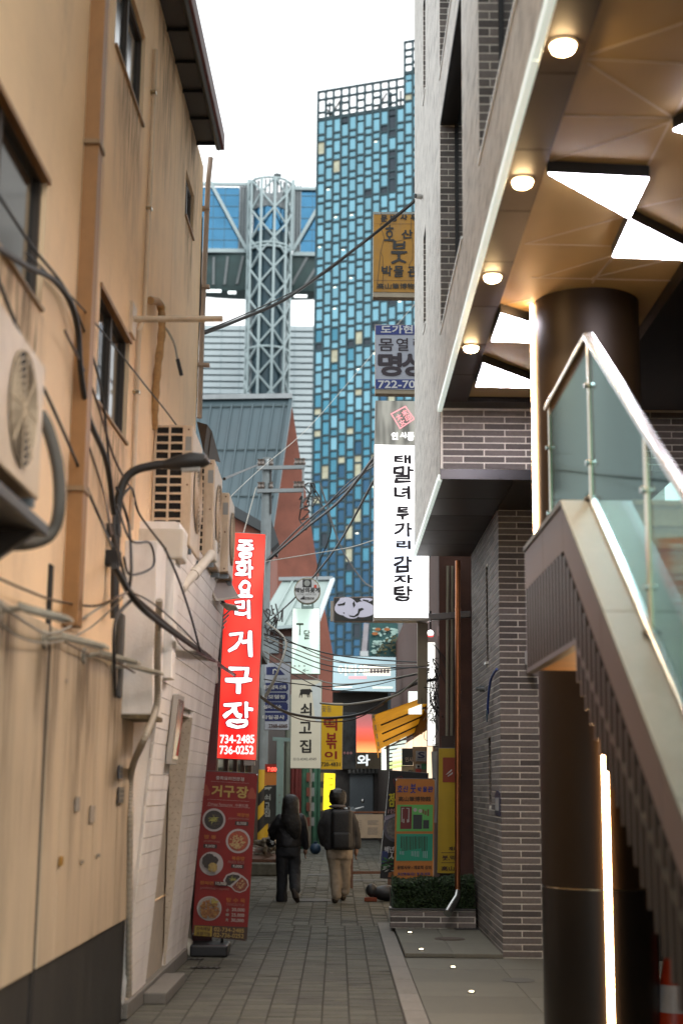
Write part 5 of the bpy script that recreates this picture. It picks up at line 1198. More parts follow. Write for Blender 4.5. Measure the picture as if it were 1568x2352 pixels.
# blue and white sign
t = sign('studio_sign', 'blue and pale white projecting sign with large dark letters above the lit white sign', (862, 746, 985, 748, 985, 896, 862, 894), 19.6, .16, M('pale_blue_face', (.50, .55, .66), .5, var=.05), M('beige_casing', (.44, .38, .28), .5), fr=1, bottom=9)
def cyb(b): return (*cy(b[0], b[1]), *cy(b[2], b[3]))
navy = M('navy_print', (.03, .06, .30), .5, var=.08)
lines(t, [cyb((66, 1452, 720, 1565)), cyb((66, 2105, 720, 2218))], 19.6, navy, 'blue_band')
wh2 = M('bright_print', (.8, .84, .9), .5, var=0)
text(t, [('도가현', cyb((130, 1455, 512, 1548))), ('722-7000', cyb((98, 2120, 700, 2208)))], None, 19.6, wh2, bold=.7, lift=.010)
text(t, [('몸', cyb((105, 1612, 278, 1758))), ('열', cyb((315, 1608, 458, 1758))), ('림', cyb((520, 1608, 680, 1758)))], None, 19.6, dk, bold=.35, lift=.008, name='middle_lettering')
text(t, [('명', cyb((105, 1792, 370, 2055))), ('상', cyb((388, 1792, 680, 2055)))], None, 19.6, dk, bold=2.4, lift=.008, name='big_lettering')
# ochre brush museum sign
t = sign('museum_sign', 'weathered ochre sign with cracked paint and black brush letters, highest on the right', (858, 487, 985, 490, 984, 672, 857, 670), 20.6, .16, M('cracked_ochre', (.52, .26, .025), .6, var=.12, scale=3, grime=(.30, .20, .10), gamt=.6, gscale=5), M('beige_casing', (.44, .38, .28), .5), fr=1, bottom=11)
lines(t, [cyb((44, 84, 720, 112))], 20.6, M('peeled_grey', (.36, .40, .38), .7), 'peeled_strip')
lines(t, [cyb((44, 226, 700, 229)), cyb((44, 908, 700, 911))], 20.6, dk, 'rule', .008)
text(t, [('문', cyb((130, 125, 205, 200))), ('방', cyb((245, 120, 330, 195))), ('사', cyb((365, 115, 445, 180))), ('우', cyb((490, 115, 560, 185))), ('호', cyb((180, 250, 285, 430))), ('산', cyb((380, 300, 510, 400))),
         ('붓', cyb((252, 435, 450, 705))), ('박', cyb((140, 735, 262, 858))), ('물', cyb((288, 735, 402, 865))), ('관', cyb((455, 735, 570, 862)))], None, 20.6, blk, bold=.9, brush=.07, lift=.010)
text(t, [('高山筆博物館', cyb((85, 945, 620, 1012)))], None, 20.6, blk, bold=.3, lift=.010, name='hanja_lettering')
ck = MB()
for pts in (((130, 90), (160, 190), (120, 240), (170, 400), (125, 570), (100, 820), (78, 1010)), ((500, 120), (490, 300), (515, 480), (510, 660), (470, 720), (500, 900)), ((180, 430), (280, 445), (400, 420), (460, 395)), ((125, 570), (150, 620), (158, 830), (145, 1000))):
    for a, b in zip(pts, pts[1:]):
        A, B = Vector(cy(*a)), Vector(cy(*b)); d = (B-A).normalized(); n_ = Vector((-d.y, d.x))*.55
        ck.add([at(*p, 20.6-.007) for p in (A-n_, B-n_, B+n_, A+n_)], [(0, 1, 2, 3)])
ck.build('cracks', M('crack_brown', (.16, .11, .06), .8), t)

# --- mid-distance cluster
def csb(b): return (*cs(b[0], b[1]), *cs(b[2], b[3]))
def c4b(b): return (*c4u(b[0], b[1]), *c4u(b[2], b[3]))
Y1 = 27.
p = cs(740, 445); t = thing('round_sign', 'round white crab restaurant sign with black emblem and arrow on a bracket', 'sign', tuple(at(*cs(740, 640), Y1)))
disc(p[0], p[1], 30.5, Y1+.02, .14).build('casing', M('aged_brass', (.28, .24, .14), .5), t); disc(p[0], p[1], 28.3, Y1, .03).build('face', M('round_face', (.62, .64, .64), .5, var=.05), t)
lines(t, [csb((668, 262, 805, 388))], Y1, blk, 'emblem'); MB()
disc(*cs(738, 325), 7, Y1, .002, .011, 16).build('emblem_ring', M('emblem_grey', (.3, .32, .3), .6), t)
lines(t, [csb((845, 350, 888, 400))], Y1, M('seal_red', (.6, .08, .05), .5), 'red_seal')
text(t, [('해남의꽃게', csb((545, 395, 935, 470)))], None, Y1, blk, bold=.35, brush=.03, lift=.008); text(t, [('간장게장 · 양념게장 전문', csb((580, 485, 880, 512)))], None, Y1, M('grey_print2', (.15, .15, .15), .6), lift=.008, name='small_lettering')
lines(t, [(*cs(620, 580), *cs(700, 515), *cs(690, 545), *cs(680, 580)), csb((680, 545, 845, 580))], Y1, blk, 'arrow')
text(t, [('722-7257', csb((700, 551, 835, 575)))], None, Y1, wht, lift=.012, name='arrow_text')
for x in (662, 822): MB().bar(at(*cs(x, 635), Y1+.06), at(*cs(x+4, 712), Y1+.06), .04).build('bracket_leg', teal, t)
MB().bar(at(*cs(650, 706), Y1+.06), at(*cs(835, 706), Y1+.06), .05).build('bracket_bar', teal, t)
# tall pale vertical sign
pw = bpy.data.materials.new('pale_green_backlit'); pw.use_nodes = True; backlit(pw, (.42, .56, .50), (.95, 1, .96), .75, (.9, 1, .35), .4, .62)
t = sign('moon_sign', 'tall pale green-white glowing sign with sparse thin brush strokes and an arrow', (*cs(515, 720), *cs(930, 720), *cs(935, 1745), *cs(495, 1740)), Y1+.3, .15, pw, teal, fr=1)
text(t, [('달', csb((690, 1060, 780, 1200))), ('ㅜ', csb((568, 950, 680, 1140)))], None, Y1+.3, M('green_ink', (.06, .10, .06), .6), bold=.3, brush=.05, lift=.008)
text(t, [('←', csb((665, 1665, 765, 1718)))], None, Y1+.3, M('green_ink', (.06, .10, .06), .6), lift=.008, name='arrow')
lines(t, [csb((530, 1612, 560, 1634)), csb((600, 1608, 625, 1636)), csb((680, 1612, 712, 1632))], Y1+.3, M('faint_green', (.45, .55, .48), .6), 'faint_smudge')
# cow sign
Y2 = 26.
t = sign('beef_house_sign', 'cream vertical sign with a black cow silhouette and three black letters', (*cs(497, 1843), *cs(965, 1850), *c4u(883, 1485), *c4u(507, 1480)), Y2, .16, M('cream_face', (.66, .64, .52), .5, var=.05, em=(.9, .88, .7), es=.22), M('teal_edge', (.35, .48, .45), .5), fr=1)
lines(t, [(*c4u(770, 460), *c4u(890, 400), *c4u(880, 900), *c4u(820, 900))], Y2, M('pale_patch', (.55, .62, .62), .5, em=(.8, .9, .9), es=.2), 'faded_patch', .003)
text(t, [('쇠', c4b((636, 668, 768, 825))), ('고', c4b((620, 905, 768, 1045))), ('집', c4b((628, 1128, 762, 1288)))], None, Y2, blk, bold=.9, lift=.008)
text(t, [('010.4040.4949', c4b((545, 1352, 832, 1388)))], None, Y2, M('grey_print2', (.15, .15, .15), .6), lift=.008, name='phone_number')
cow = [(628, 500), (650, 492), (740, 490), (752, 486), (760, 494), (786, 520), (776, 530), (762, 528), (752, 548), (750, 595), (742, 597), (738, 565), (728, 560), (730, 597), (720, 597), (712, 560), (660, 556), (652, 575), (656, 597), (646, 597), (640, 560), (628, 570), (624, 597), (615, 597), (620, 560), (630, 530)]
poly([c4u(*q) for q in cow], Y2, .002, .008).build('cow_emblem', blk, t)
# yellow tteokbokki sign
t = sign('yellow_food_sign', 'yellow vertical sign with dark red letters right of the cream cow sign', (*c4u(895, 668), *c4u(1160, 672), *c4u(1150, 1498), *c4u(882, 1494)), Y2+.8, .14, M('yellow_face', (.70, .43, .01), .5, var=.08, em=(1, .62, .02), es=.12), M('pale_edge', (.55, .5, .42), .5), fr=1)
rdp = M('dark_red_print', (.42, .02, .01), .5, var=0)
text(t, [('떡', c4b((930, 860, 1090, 1010))), ('볶', c4b((955, 1045, 1085, 1240))), ('이', c4b((940, 1275, 1085, 1365)))], None, Y2+.8, rdp, bold=1.0, lift=.008)
text(t, [('720-4831', c4b((892, 1412, 1128, 1460)))], None, Y2+.8, blk, bold=.35, lift=.008, name='phone_number'); text(t, [('꽃동', c4b((900, 705, 1020, 780))), ('(포장/배달)', c4b((945, 1378, 1060, 1400)))], None, Y2+.8, M('grey_print2', (.15, .15, .15), .6), lift=.008, name='small_lettering')
# blue interior sign
t = sign('interior_shop_sign', 'white and navy blue interior works sign with a small roof logo', (*c4u(190, 168), *c4u(505, 170), *c4u(488, 1002), *c4u(185, 1000)), Y2+2, .12, M('bluish_face', (.58, .62, .70), .5, var=.05), galv, fr=1)
nvp = M('deep_navy', (.015, .03, .16), .5, var=.1)
for b in ((195, 412, 478, 520), (190, 535, 475, 645), (190, 655, 475, 768), (190, 785, 472, 892)):
    x0, y0, x1, y1 = b; poly([c4u(*q) for q in ((x0, y0), (x1-16, y0), (x1-12, y0+16), (x1, y0+22), (x1, y1-22), (x1-12, y1-16), (x1-16, y1), (x0, y1))], Y2+2, .002, .006).build('name_panel', nvp, t)
text(t, [('한옥.양옥.신축', c4b((175, 442, 450, 492))), ('리모델링', c4b((160, 565, 435, 612))), ('설비.방수', c4b((170, 690, 395, 738))), ('타일공사', c4b((160, 820, 432, 868)))], None, Y2+2, wht, bold=.3, lift=.012)
text(t, [('interior', c4b((310, 340, 475, 375)))], None, Y2+2, M('grey_print3', (.30, .30, .30), .6), lift=.010, name='small_lettering'); text(t, [('2368-6565', c4b((235, 930, 468, 975)))], None, Y2+2, M('brown_print', (.14, .07, .05), .6), bold=.3, lift=.010, name='phone_number')
poly([c4u(*q) for q in ((205, 215), (320, 210), (380, 250), (440, 312), (360, 316), (205, 312))], Y2+2, .002, .006).build('roof_logo', nvp, t)
poly([c4u(*q) for q in ((285, 300), (285, 245), (320, 235), (340, 260), (330, 262), (312, 250), (298, 258), (298, 300))], Y2+2, .002, .012).build('roof_logo_line', wht, t)
# swirl sign
Y3 = 25.
t = sign('swirl_sign', 'black framed sign with two pale curled shapes beside the lit white sign', (*c3(108, -20), *c3(620, -30), *c3(620, 238), *c3(108, 236)), Y3, .14, M('black_sign_face', (.02, .022, .02), .45), M('brown_casing', (.20, .15, .12), .5), fr=2.5)
lav = M('lavender_print', (.48, .48, .58), .5, var=.05, em=(.7, .7, .85), es=.25)
def blob(cx_, cy_, rx, ry, n=26, wob=.06, sd=0): return [(cx_+rx*(1+wob*math.sin(3*a+sd))*math.cos(a), cy_+ry*(1+wob*math.sin(3*a+sd))*math.sin(a)) for a in [2*math.pi*i/n for i in range(n)]]
for i, (x, y, rx, ry) in enumerate(((245, 80, 135, 105), (440, 110, 130, 90), (215, -5, 55, 22), (470, -2, 70, 22), (300, 170, 90, 42))):
    poly([c3(*q) for q in blob(x, y, rx, ry, sd=i)], Y3, .002, .006+.0005*i).build('pale_shape', lav, t)
bkp = M('black_sign_face', (.02, .022, .02), .45)
for i, sh in enumerate((((140, 50), (200, 38), (232, 20), (222, 60), (150, 68)), ((430, -8), (500, 5), (490, 22), (430, 10)), ((258, 150), (275, 175), (330, 182), (370, 150), (380, 100), (420, 90), (445, 105), (400, 130), (380, 178), (330, 200), (280, 190)), ((200, 140), (225, 145), (218, 162)), ((330, 10), (345, 60), (325, 90), (312, 40)))):
    poly([c3(*q) for q in sh], Y3, .002, .011+.0005*i).build('dark_curl', bkp, t)
plate((*c3(62, 10), *c3(96, 12), *c3(92, 245), *c3(60, 240)), Y3+.02, .1).build('side_bar', signframe, t)
# light blue lit sign and black board
Y4 = 30.
t = sign('pale_blue_sign', 'pale blue lit landscape sign with washed out lettering and a cream box', (*c3(95, 640), *c3(805, 655), *c3(803, 1048), *c3(85, 1030)), Y4, .2, M('pale_blue_lit', (.45, .60, .66), .4, var=.05, em=(.55, .78, .85), es=.5), M('dark_casing', (.05, .05, .05), .5), fr=1.5)
crl = EM('cream_letter', (1, .95, .8), 1.0); pkl = EM('pink_letter', (1, .45, .5), .8)
text(t, [('이라채', (*c3(150, 745), *c3(478, 862)))], None, Y4, crl, bold=.7, lift=.012); lines(t, [(*c3(492, 758), *c3(745, 865))], Y4, crl, 'cream_box', .010); lines(t, [(*c3(270, 870), *c3(472, 900))], Y4, pkl, 'pink_strip', .010)
lines(t, [(*c3(512+i*38, 790), *c3(540+i*38, 836)) for i in range(6)], Y4, M('mauve_print', (.5, .4, .42), .6), 'faded_block', .016); lines(t, [(*c3(110, 986), *c3(305, 1000)), (*c3(540, 990), *c3(770, 1008))], Y4, crl, 'faded_strip', .012)
t = sign('black_board', 'large blank black board under the pale blue sign', (*c3(85, 1050), *c3(715, 1056), *c3(712, 1298), *c3(85, 1290)), Y4+.3, .3, M('matt_black_board', (.025, .024, .022), .6, var=.2), None)
# mosaic banner
Y5 = 33.
t = sign('mosaic_banner', 'dark teal banner covered with pale overlapping ovals', (*c3(515, 262), *c3(830, 268), *c3(828, 655), *c3(505, 640)), Y5, .05, M('teal_banner', (.015, .10, .10), .6, var=.6, scale=3), None, cat='banner')
mo = MB(); r7 = random.Random(4); mo2 = MB()
for i in range(95):
    u, v = r7.random(), r7.random(); x = 545+u*270; y = 310+v*300
    if (x-540)+(y-330)*.95 > 330+r7.uniform(-25, 15): continue
    rx, ry = r7.uniform(14, 30), r7.uniform(9, 18)
    (mo if r7.random() < .85 else mo2).add([at(*c3(x+rx*math.cos(a*math.pi/5), y+ry*math.sin(a*math.pi/5)), Y5-.006-.0006*i) for a in range(10)], [tuple(range(10))])
mo.build('pale_ovals', M('pale_oval', (.45, .68, .62), .5, var=.4, scale=3), t, kind='stuff')
m2_ = MB()
for i in range(60):
    x = r7.uniform(590, 815); y = r7.uniform(380, 630)
    if (x-540)+(y-330) < 280: continue
    m2_.add([at(*c3(x+dx*r7.uniform(8, 14), y+dy*r7.uniform(7, 12)), Y5-.08) for dx, dy in ((-1, -1), (1, -1), (1, 1), (-1, 1))], [(0, 1, 2, 3)])
m2_.build('brown_and_green_patches', M('patchy', (.10, .10, .04), .6, var=.9, scale=8), t, kind='stuff')
for (x, y) in ((600, 335), (568, 385), (705, 335)): disc(*c3(x, y), 7, Y5, .002, .09, 14, 3.6).build('orange_oval', M('orange_oval', (.45, .15, .03), .6), t)
t = thing('sign_post', 'tall grey metal sign post behind the pale blue sign', 'post', tuple(at(890, 1650, 33.5)))
MB().bar(at(*c3(850, 230), 33.5), at(*c3(850, 1180), 33.5), .13).build('post', galv, t); MB().bar(at(*c3(870, 690), 33.5), at(*c3(965, 1165), 33.5), .09).build('brace', teal, t)
t = thing('steel_mast', 'pinkish steel mast in front of the far blue glass', 'mast', tuple(at(790, 1640, 70)))
MB().bar(at(*c3(470, 270), 70), at(*c3(440, 620), 70), .25).build('mast', M('pink_steel', (.45, .45, .50), .5), t); MB().bar(at(*c3(400, 622), 70), at(*c3(490, 620), 70), .3).build('foot', louvre, t)
# red gradient sign with 와
grd = bpy.data.materials.new('sunset_backlit'); grd.use_nodes = True; gn = grd.node_tree.nodes; gk = grd.node_tree.links
gg = gn.new('ShaderNodeNewGeometry'); sx_ = gn.new('ShaderNodeSeparateXYZ'); gk.new(gg.outputs['Position'], sx_.inputs[0]); mr = gn.new('ShaderNodeMapRange'); Y6 = 28.5
mr.inputs[1].default_value = at(840, 1728, Y6).z; mr.inputs[2].default_value = at(840, 1628, Y6).z; gk.new(sx_.outputs[2], mr.inputs[0])
rp_ = gn.new('ShaderNodeValToRGB'); e = rp_.color_ramp.elements; e[0].color = (1, .45, .15, 1); e[0].position = .0; e[1].color = (.20, .11, .11, 1); e[1].position = 1
k_ = e.new(.28); k_.color = (1, .10, .04, 1); k_ = e.new(.62); k_.color = (.45, .12, .12, 1)
gk.new(mr.outputs[0], rp_.inputs[0]); gk.new(rp_.outputs[0], gn['Principled BSDF'].inputs['Emission Color']); gk.new(rp_.outputs[0], gn['Principled BSDF'].inputs['Base Color']); gn['Principled BSDF'].inputs['Emission Strength'].default_value = .62
t = sign('sunset_sign', 'sign fading from dusky pink to glowing orange above a dark panel with one white letter', (*c3(355, 1300), *c3(620, 1310), *c5(545, 32), *c5(235, 30)), Y6, .15, grd, M('grey_casing', (.15, .15, .15), .5), fr=1)
plate((*c5(233, 34), *c5(545, 34), *c5(545, 235), *c5(230, 232)), Y6, .15).build('lower_panel', M('olive_black', (.045, .042, .03), .5), t)
text(t, [('와', (*c5(250, 62), *c5(400, 195)))], None, Y6, EM('cool_letter', (.8, .9, .95), .8), bold=.9, lift=.010)
plate((*c5(548, -40), *c5(600, -40), *c5(610, 290), *c5(450, 290), *c5(450, 240), *c5(548, 240)), Y6+.3, .1).build('lit_edge', EM('greenish_white', (.9, 1, .85), 1.2), t) if False else plate((*c5(550, -60), *c5(605, -60), *c5(612, 250), *c5(552, 250)), Y6+.3, .1).build('lit_edge', EM('greenish_white', (.9, 1, .85), 1.2), t)
t = sign('dark_photo_sign', 'dark narrow hanging sign with faint pictures between the yellow and sunset signs', (*c4u(1168, 790), *c4u(1328, 790), *c4u(1320, 1492), *c4u(1155, 1492)), Y2+3, .1, M('murky_print', (.04, .05, .06), .4, var=.9, scale=4), black, fr=1)
text(t, [('···', c4b((1175, 1282, 1275, 1305)))], None, Y2+3, M('pink_dots', (.6, .3, .32), .5), bold=1.2, lift=.008)
# yellow glowing sign at the far end, clock board, small black sign
t = sign('glowing_yellow_sign', 'bright yellow lit sign with black strokes glowing behind the two walkers', (*c4(930, 135), *c4(1066, 140), *c4(1060, 560), *c4(915, 600)), 38, .15, EM('yellow_light_box', (1, .80, .02), 1.25), black, fr=.6)
lines(t, [(*c4(985, y), *c4(1040, y+9)) for y in (200, 278, 350, 420, 490)], 38, blk, 'stroke', .010)
t = sign('clock_board', 'small red LED board showing a time above a dim orange panel', (*c4(188, 20), *c4(352, 22), *c4(352, 128), *c4(186, 126)), 33, .1, M('dark_red_led_face', (.10, .008, .005), .4, em=(1, .05, .02), es=.08), None, cat='clock')
text(t, [('7:00', (*c4(222, 62), *c4(330, 112))), ('a', (*c4(334, 70), *c4(352, 108)))], None, 33, EM('led_red', (1, .08, .05), 2.6), bold=.4, lift=.01)
plate((*c4(184, 128), *c4(348, 128), *c4(345, 285), *c4(180, 285)), 33.02, .08).build('orange_panel', M('dim_orange', (.20, .06, .01), .5, em=(1, .35, .05), es=.12), t)
t = sign('small_black_sign', 'small black vertical sign with grey letters standing left of the woman', (*c4(180, 290), *c4(350, 295), *c4(345, 772), *c4(175, 768)), 32.4, .1, M('black_sign_face', (.02, .022, .02), .45), None)
text(t, [('쇠', (*c4(183, 400), *c4(255, 475))), ('고', (*c4(183, 505), *c4(245, 590))), ('집', (*c4(180, 600), *c4(248, 680)))], None, 32.4, M('grey_letter', (.42, .45, .42), .5), bold=.4, lift=.008)
poly([c4(*q) for q in ((185, 312), (270, 305), (272, 320), (250, 330), (240, 355), (232, 335), (200, 335), (185, 345))], 32.4, .002, .008).build('cow_emblem', M('grey_letter', (.42, .45, .42), .5), t)
t = thing('teal_post', 'teal steel post standing between the pole and the shops', 'post', tuple(at(*c4(374, 640), 31)))
MB().bar(at(*c4u(382, 1120), 31), at(*c4(370, 960), 31), .15, .15).build('post', teal, t)
MB().bar(at(*c4u(285, 1115), 31), at(*c4u(510, 1128), 31), .08).build('crossbar', teal, t)
for yy in (410, 500): disc(*c4(370, yy), 1.2, 31-.1, .01, 0, 10).build('bolt', M('rust', (.2, .08, .03), .7), t)
# utility pole
YP = 34.5; pb_ = atZ(598, 1968, 0); pt_ = at(606, 1052, YP)
UP = thing('utility_pole', 'concrete utility pole with crossarms and a yellow and black striped guard at its foot', 'utility pole', (at(599, 1800, YP).x, YP, 0))
xb = at(599, 1805, YP).x
MB().tube([(xb, YP, 0), (xb, YP, pt_.z)], [.17, .115], 18).build('shaft', polem, UP, True)
MB().tubez((xb, YP, pt_.z), [(.13, -.3), (.13, -.1), (.10, 0)], 16).build('cap', galv, UP, True)
for yy, x0, x1 in ((1075, 590, 700), (1128, 590, 698)):
    a, b = at(x0, yy, YP-.15), at(x1, yy-2, YP-.15); MB().bar(a, b, .09).build('crossarm', galv, UP)
    for u in (.05, .12, .3, .82, .9, .97):
        p = a.lerp(b, u); MB().tubez(p, [(.03, .04), (.06, .1), (.035, .16), (.055, .22)], 10).build('insulator', M('brown_ceramic', (.18, .15, .13), .3), UP, True)
MB().bar(at(622, 1080, YP-.1), at(622, 1180, YP-.1), .04).build('hanger', cable, UP)
MB().bar(at(697, 1062, YP-.15), at(694, 1170, YP-.15), .05).build('hanger', galv, UP)
ga, gb = at(599, 1768, YP).z, .3
for i in range(7):
    z = gb+.2+i*.37; pr = []
    for s in (0, 1):
        pass
MB().tubez((xb, YP, 0), [(.195, gb), (.19, ga)], 24).build('guard', yellow, UP, True)
for i in range(5):
    ring = MB(); k0 = gb+.12+i*.62; vsx = []
    for j in range(25):
        a = math.pi*2*j/24; z = k0+.42*(math.cos(a)*.5+.5); vsx += [(xb+.203*math.cos(a), YP+.203*math.sin(a), z), (xb+.203*math.cos(a), YP+.203*math.sin(a), z+.30)]
    ring.add(vsx, [(2*j, 2*j+2, 2*j+3, 2*j+1) for j in range(24)])
    if k0+.7 < ga: ring.build('black_stripe', black, UP)
cb = MB(); r6 = random.Random(9)
for i in range(16):
    c_ = Vector((r6.uniform(612, 640), r6.uniform(1400, 1470))) if i > 7 else Vector((r6.uniform(690, 725), r6.uniform(1110, 1200)))
    cb.tube(smooth_path([at(c_.x+r6.uniform(-12, 16), c_.y+r6.uniform(-20, 24), YP-.4+r6.uniform(-.1, .1)) for _ in range(5)], 5), .018, 5)
cb.build('wire_coils', cable, UP, kind='stuff')
t = thing('guy_wire', 'pale stay wire slanting beside the utility pole', 'cable', tuple(at(520, 1300, 33))); MB().tube([at(588, 1120, YP-.2), at(555, 1240, 33), at(500, 1420, 31)], .010, 6).build('wire', cablew, t)
# planter kerb with rubble at pole foot
t = thing('stone_planter', 'low weathered kerb bed of stones and roots around the pole foot', 'planter', (-2.2, 30, 0))
a, b = atZ(570, 2012, 0), atZ(642, 2008, 0)
box(a.x-.6, b.x, a.y, a.y+.25, 0, .24).build('kerb', M('mossy_kerb', (.16, .16, .13), .8, var=.4, scale=8, bump=.4, bscale=20), t, bevel=.03)
box(a.x-.6, b.x-.05, a.y+.25, YP+1, 0, .30).build('bed', M('red_earth', (.14, .07, .045), .9, var=.5, scale=10, bump=.6, bscale=20), t)
for i in range(46):
    p = Vector((r6.uniform(a.x-.3, b.x-.08), r6.uniform(a.y+.3, YP), .30)); s_ = r6.uniform(.03, .09)
    MB().ball(p, s_, 7, r6.uniform(.8, 1.6), r6.uniform(.7, 1.2), .6).build('stone', M('pale_rubble%d' % (i % 3), [(.40, .38, .33), (.12, .10, .07), (.2, .17, .13)][i % 3], .8), t)
for i in range(7): MB().tube(smooth_path([Vector((r6.uniform(a.x, b.x-.1), r6.uniform(a.y+.5, YP-1), r6.uniform(.32, .62))) for _ in range(4)]), .035, 6).build('root', M('root', (.13, .10, .06), .8), t, True)

# ================================================================== STREET LEVEL RIGHT
Yb = 18.3
t = thing('orange_banner', 'orange brush museum banner with green and teal product pictures behind the hedge', 'banner', tuple(atZ(950, 2075, .0)))
OQ = (*c5(730, 360), *c5(1215, 370), *c5(1192, 1830), *c5(700, 1830))
plate(OQ, Yb, .006).build('fabric', M('orange_fabric', (.72, .26, .045), .6, var=.08, scale=3), t)
def c5b(x0, y0, x1, y1, sk=.02):
    h_ = y1-y0; s_ = sk*h_; return (*c5(x0+s_/2, y0), *c5(x1+s_/2, y0), *c5(x1-s_/2, y1), *c5(x0-s_/2, y1))
lines(t, [c5b(740, 688, 1192, 1022)], Yb, M('print_green', (.16, .62, .14), .5, var=.1), 'green_picture', .003); lines(t, [c5b(735, 1052, 1190, 1392)], Yb, M('print_teal', (.02, .42, .25), .5, var=.1), 'teal_picture', .003)
bl = M('blue_ink', (.04, .05, .30), .6); br = M('dark_brown_ink', (.09, .04, .015), .6)
text(t, [('호', c5b(748, 445, 812, 528)), ('산', c5b(818, 450, 885, 528)), ('붓', c5b(912, 425, 982, 542)), ('박', c5b(1005, 465, 1050, 530)), ('물', c5b(1068, 462, 1118, 525)), ('관', c5b(1128, 458, 1196, 528))], None, Yb, bl, bold=.5, brush=.05, lift=.006, name='blue_lettering')
text(t, [('高山筆博物館', c5b(762, 585, 1165, 645)), ('문방사우 · 재료학 강의', c5b(748, 1452, 1170, 1498)), ('문의:010.7907.7746', c5b(748, 1652, 1162, 1702))], None, Yb, br, bold=.35, lift=.006, name='brown_lettering')
text(t, [('호산붓에서는 붓·먹·벼루', c5b(750, 1538, 1160, 1575))], None, Yb, bl, bold=.2, lift=.006, name='small_lettering')
lines(t, [c5b(785, 710, 928, 992)], Yb, M('print_red', (.22, .02, .02), .5), 'red_case', .006); lines(t, [c5b(945, 812, 1058, 992), c5b(1070, 880, 1145, 988)], Yb, M('print_charcoal', (.04, .05, .05), .5), 'ink_stones', .006)
lines(t, [c5b(800, 735, 812, 905), c5b(885, 735, 898, 905), c5b(820, 865, 835, 915), c5b(868, 870, 886, 910), c5b(800, 728, 835, 738), c5b(860, 728, 898, 738)], Yb, M('print_pale2', (.6, .55, .5), .5), 'pale_details', .009)
for x, y in ((972, 752), (1035, 765)): disc(*c5(x, y), 4.4, Yb, .001, .007, 16).build('printed_dish', M('print_pale2', (.6, .55, .5), .5), t)
lines(t, [c5b(x, 745+(i % 2)*20, x+22, 800+(i % 3)*15) for i, x in enumerate((1062, 1090, 1122))], Yb, M('print_brown', (.25, .12, .05), .5), 'printed_bottles', .008)
lines(t, [c5b(790+i*19, 1085, 790+i*19+(9 if i % 3 else 13), 1235+(i*37 % 40)) for i in range(18)], Yb, M('print_bark', (.03, .09, .05), .5), 'printed_brushes', .006)
lines(t, [c5b(778+i*21, 1270, 786+i*21, 1310+(i*53 % 50)) for i in (0, 1, 2, 7, 8, 9, 10, 11, 14, 15, 16)], Yb, M('print_bristle', (.45, .55, .60), .5), 'printed_bristles', .006)
for x in (735, 1208): disc(*c5(x, 375), 1.6, Yb, .01, .01, 10).build('eyelet', steel, t)
a, b = at(*c5(720, 365), Yb+.04), at(*c5(1222, 365), Yb+.04)
MB().tube([a, b], .010, 6).build('top_rod', black, t); MB().tube([a.lerp(b, .5), Vector((a.lerp(b, .5).x, Yb+.35, .1))], .012, 6).build('stand_pole', black, t)
box(a.x+.05, b.x-.05, Yb+.25, Yb+.45, .1, .15).build('stand_foot', black, t)
# black food banner behind
Yk = 18.9
t = thing('black_food_banner', 'black food banner with yellow letters and a dish photo, half hidden by the orange banner', 'banner', tuple(atZ(905, 2045, 0)))
KQ = (*c5(652, 258), *c5(1140, 300), *c5(1090, 1640), *c5(530, 1610)); plate(KQ, Yk, .006).build('fabric', M('black_fabric', (.015, .014, .015), .6, var=.2), t)
text(t, [('점심특선', (*c5(648, 545), *c5(940, 545), *c5(930, 712), *c5(640, 712)))], None, Yk, M('bright_yellow_ink', (.75, .65, .02), .5), bold=.9, lift=.006)
text(t, [('1인분', (*c5(636, 738), *c5(780, 738), *c5(775, 795), *c5(630, 795)))], None, Yk, M('pink_ink', (.6, .32, .33), .5), bold=.5, lift=.006, name='pink_lettering'); text(t, [('백년', (*c5(592, 1212), *c5(710, 1212), *c5(700, 1290), *c5(585, 1290))), ('ㅅ', (*c5(650, 1290), *c5(712, 1290), *c5(700, 1370), *c5(640, 1370)))], None, Yk, wht, bold=.4, lift=.007, name='white_lettering')
p = c5(720, 985); disc(p[0], p[1], 27, Yk, .001, .004, 24, 31).build('printed_pan', M('pan_grey', (.10, .09, .12), .3, var=.4, scale=12), t); disc(p[0]+2, p[1], 21, Yk, .001, .007, 24, 25).build('printed_stew', M('stew_grey', (.20, .18, .16), .4, var=.6, scale=25), t)
lines(t, [(*c5(580, 830), *c5(720, 800), *c5(720, 830), *c5(590, 890))], Yk, M('lilac_print', (.40, .36, .45), .5, var=.3, scale=20), 'printed_smoke', .0045)
lines(t, [(*c5(558, 1270), *c5(640, 1250), *c5(620, 1400), *c5(545, 1430))], Yk, M('deep_blue', (.03, .05, .2), .5), 'blue_corner', .005)
for i in range(22):
    x, y = 560+r6.random()*150, 1330+r6.random()*200; a_ = r6.uniform(-.6, .6)
    poly([c5(x+dx*math.cos(a_)-dy*math.sin(a_), y+dx*math.sin(a_)+dy*math.cos(a_)) for dx, dy in ((-34, 0), (0, -11), (34, 0), (0, 11))], Yk, .0005, .0055+.0003*i).build('printed_leaf', M('leaf_print%d' % (i % 3), [(.03, .14, .03), (.45, .5, .42), (.05, .22, .06)][i % 3], .5), t)
lines(t, [(*c5(640, 1540), *c5(712, 1520), *c5(705, 1600), *c5(630, 1595))], Yk, M('print_orange', (.45, .15, .04), .5), 'orange_corner', .0145)
seal([c5(700, 370), c5(800, 330), c5(840, 400), c5(720, 460)], .8, M('dull_red_ink', (.22, .01, .01), .6), t, Yk)
MB().tube([at(*c5(652, 250), Yk+.02), at(*c5(610, 700), Yk+.02), at(*c5(525, 1420), Yk+.02)], .008, 6).build('side_rod', steel, t)
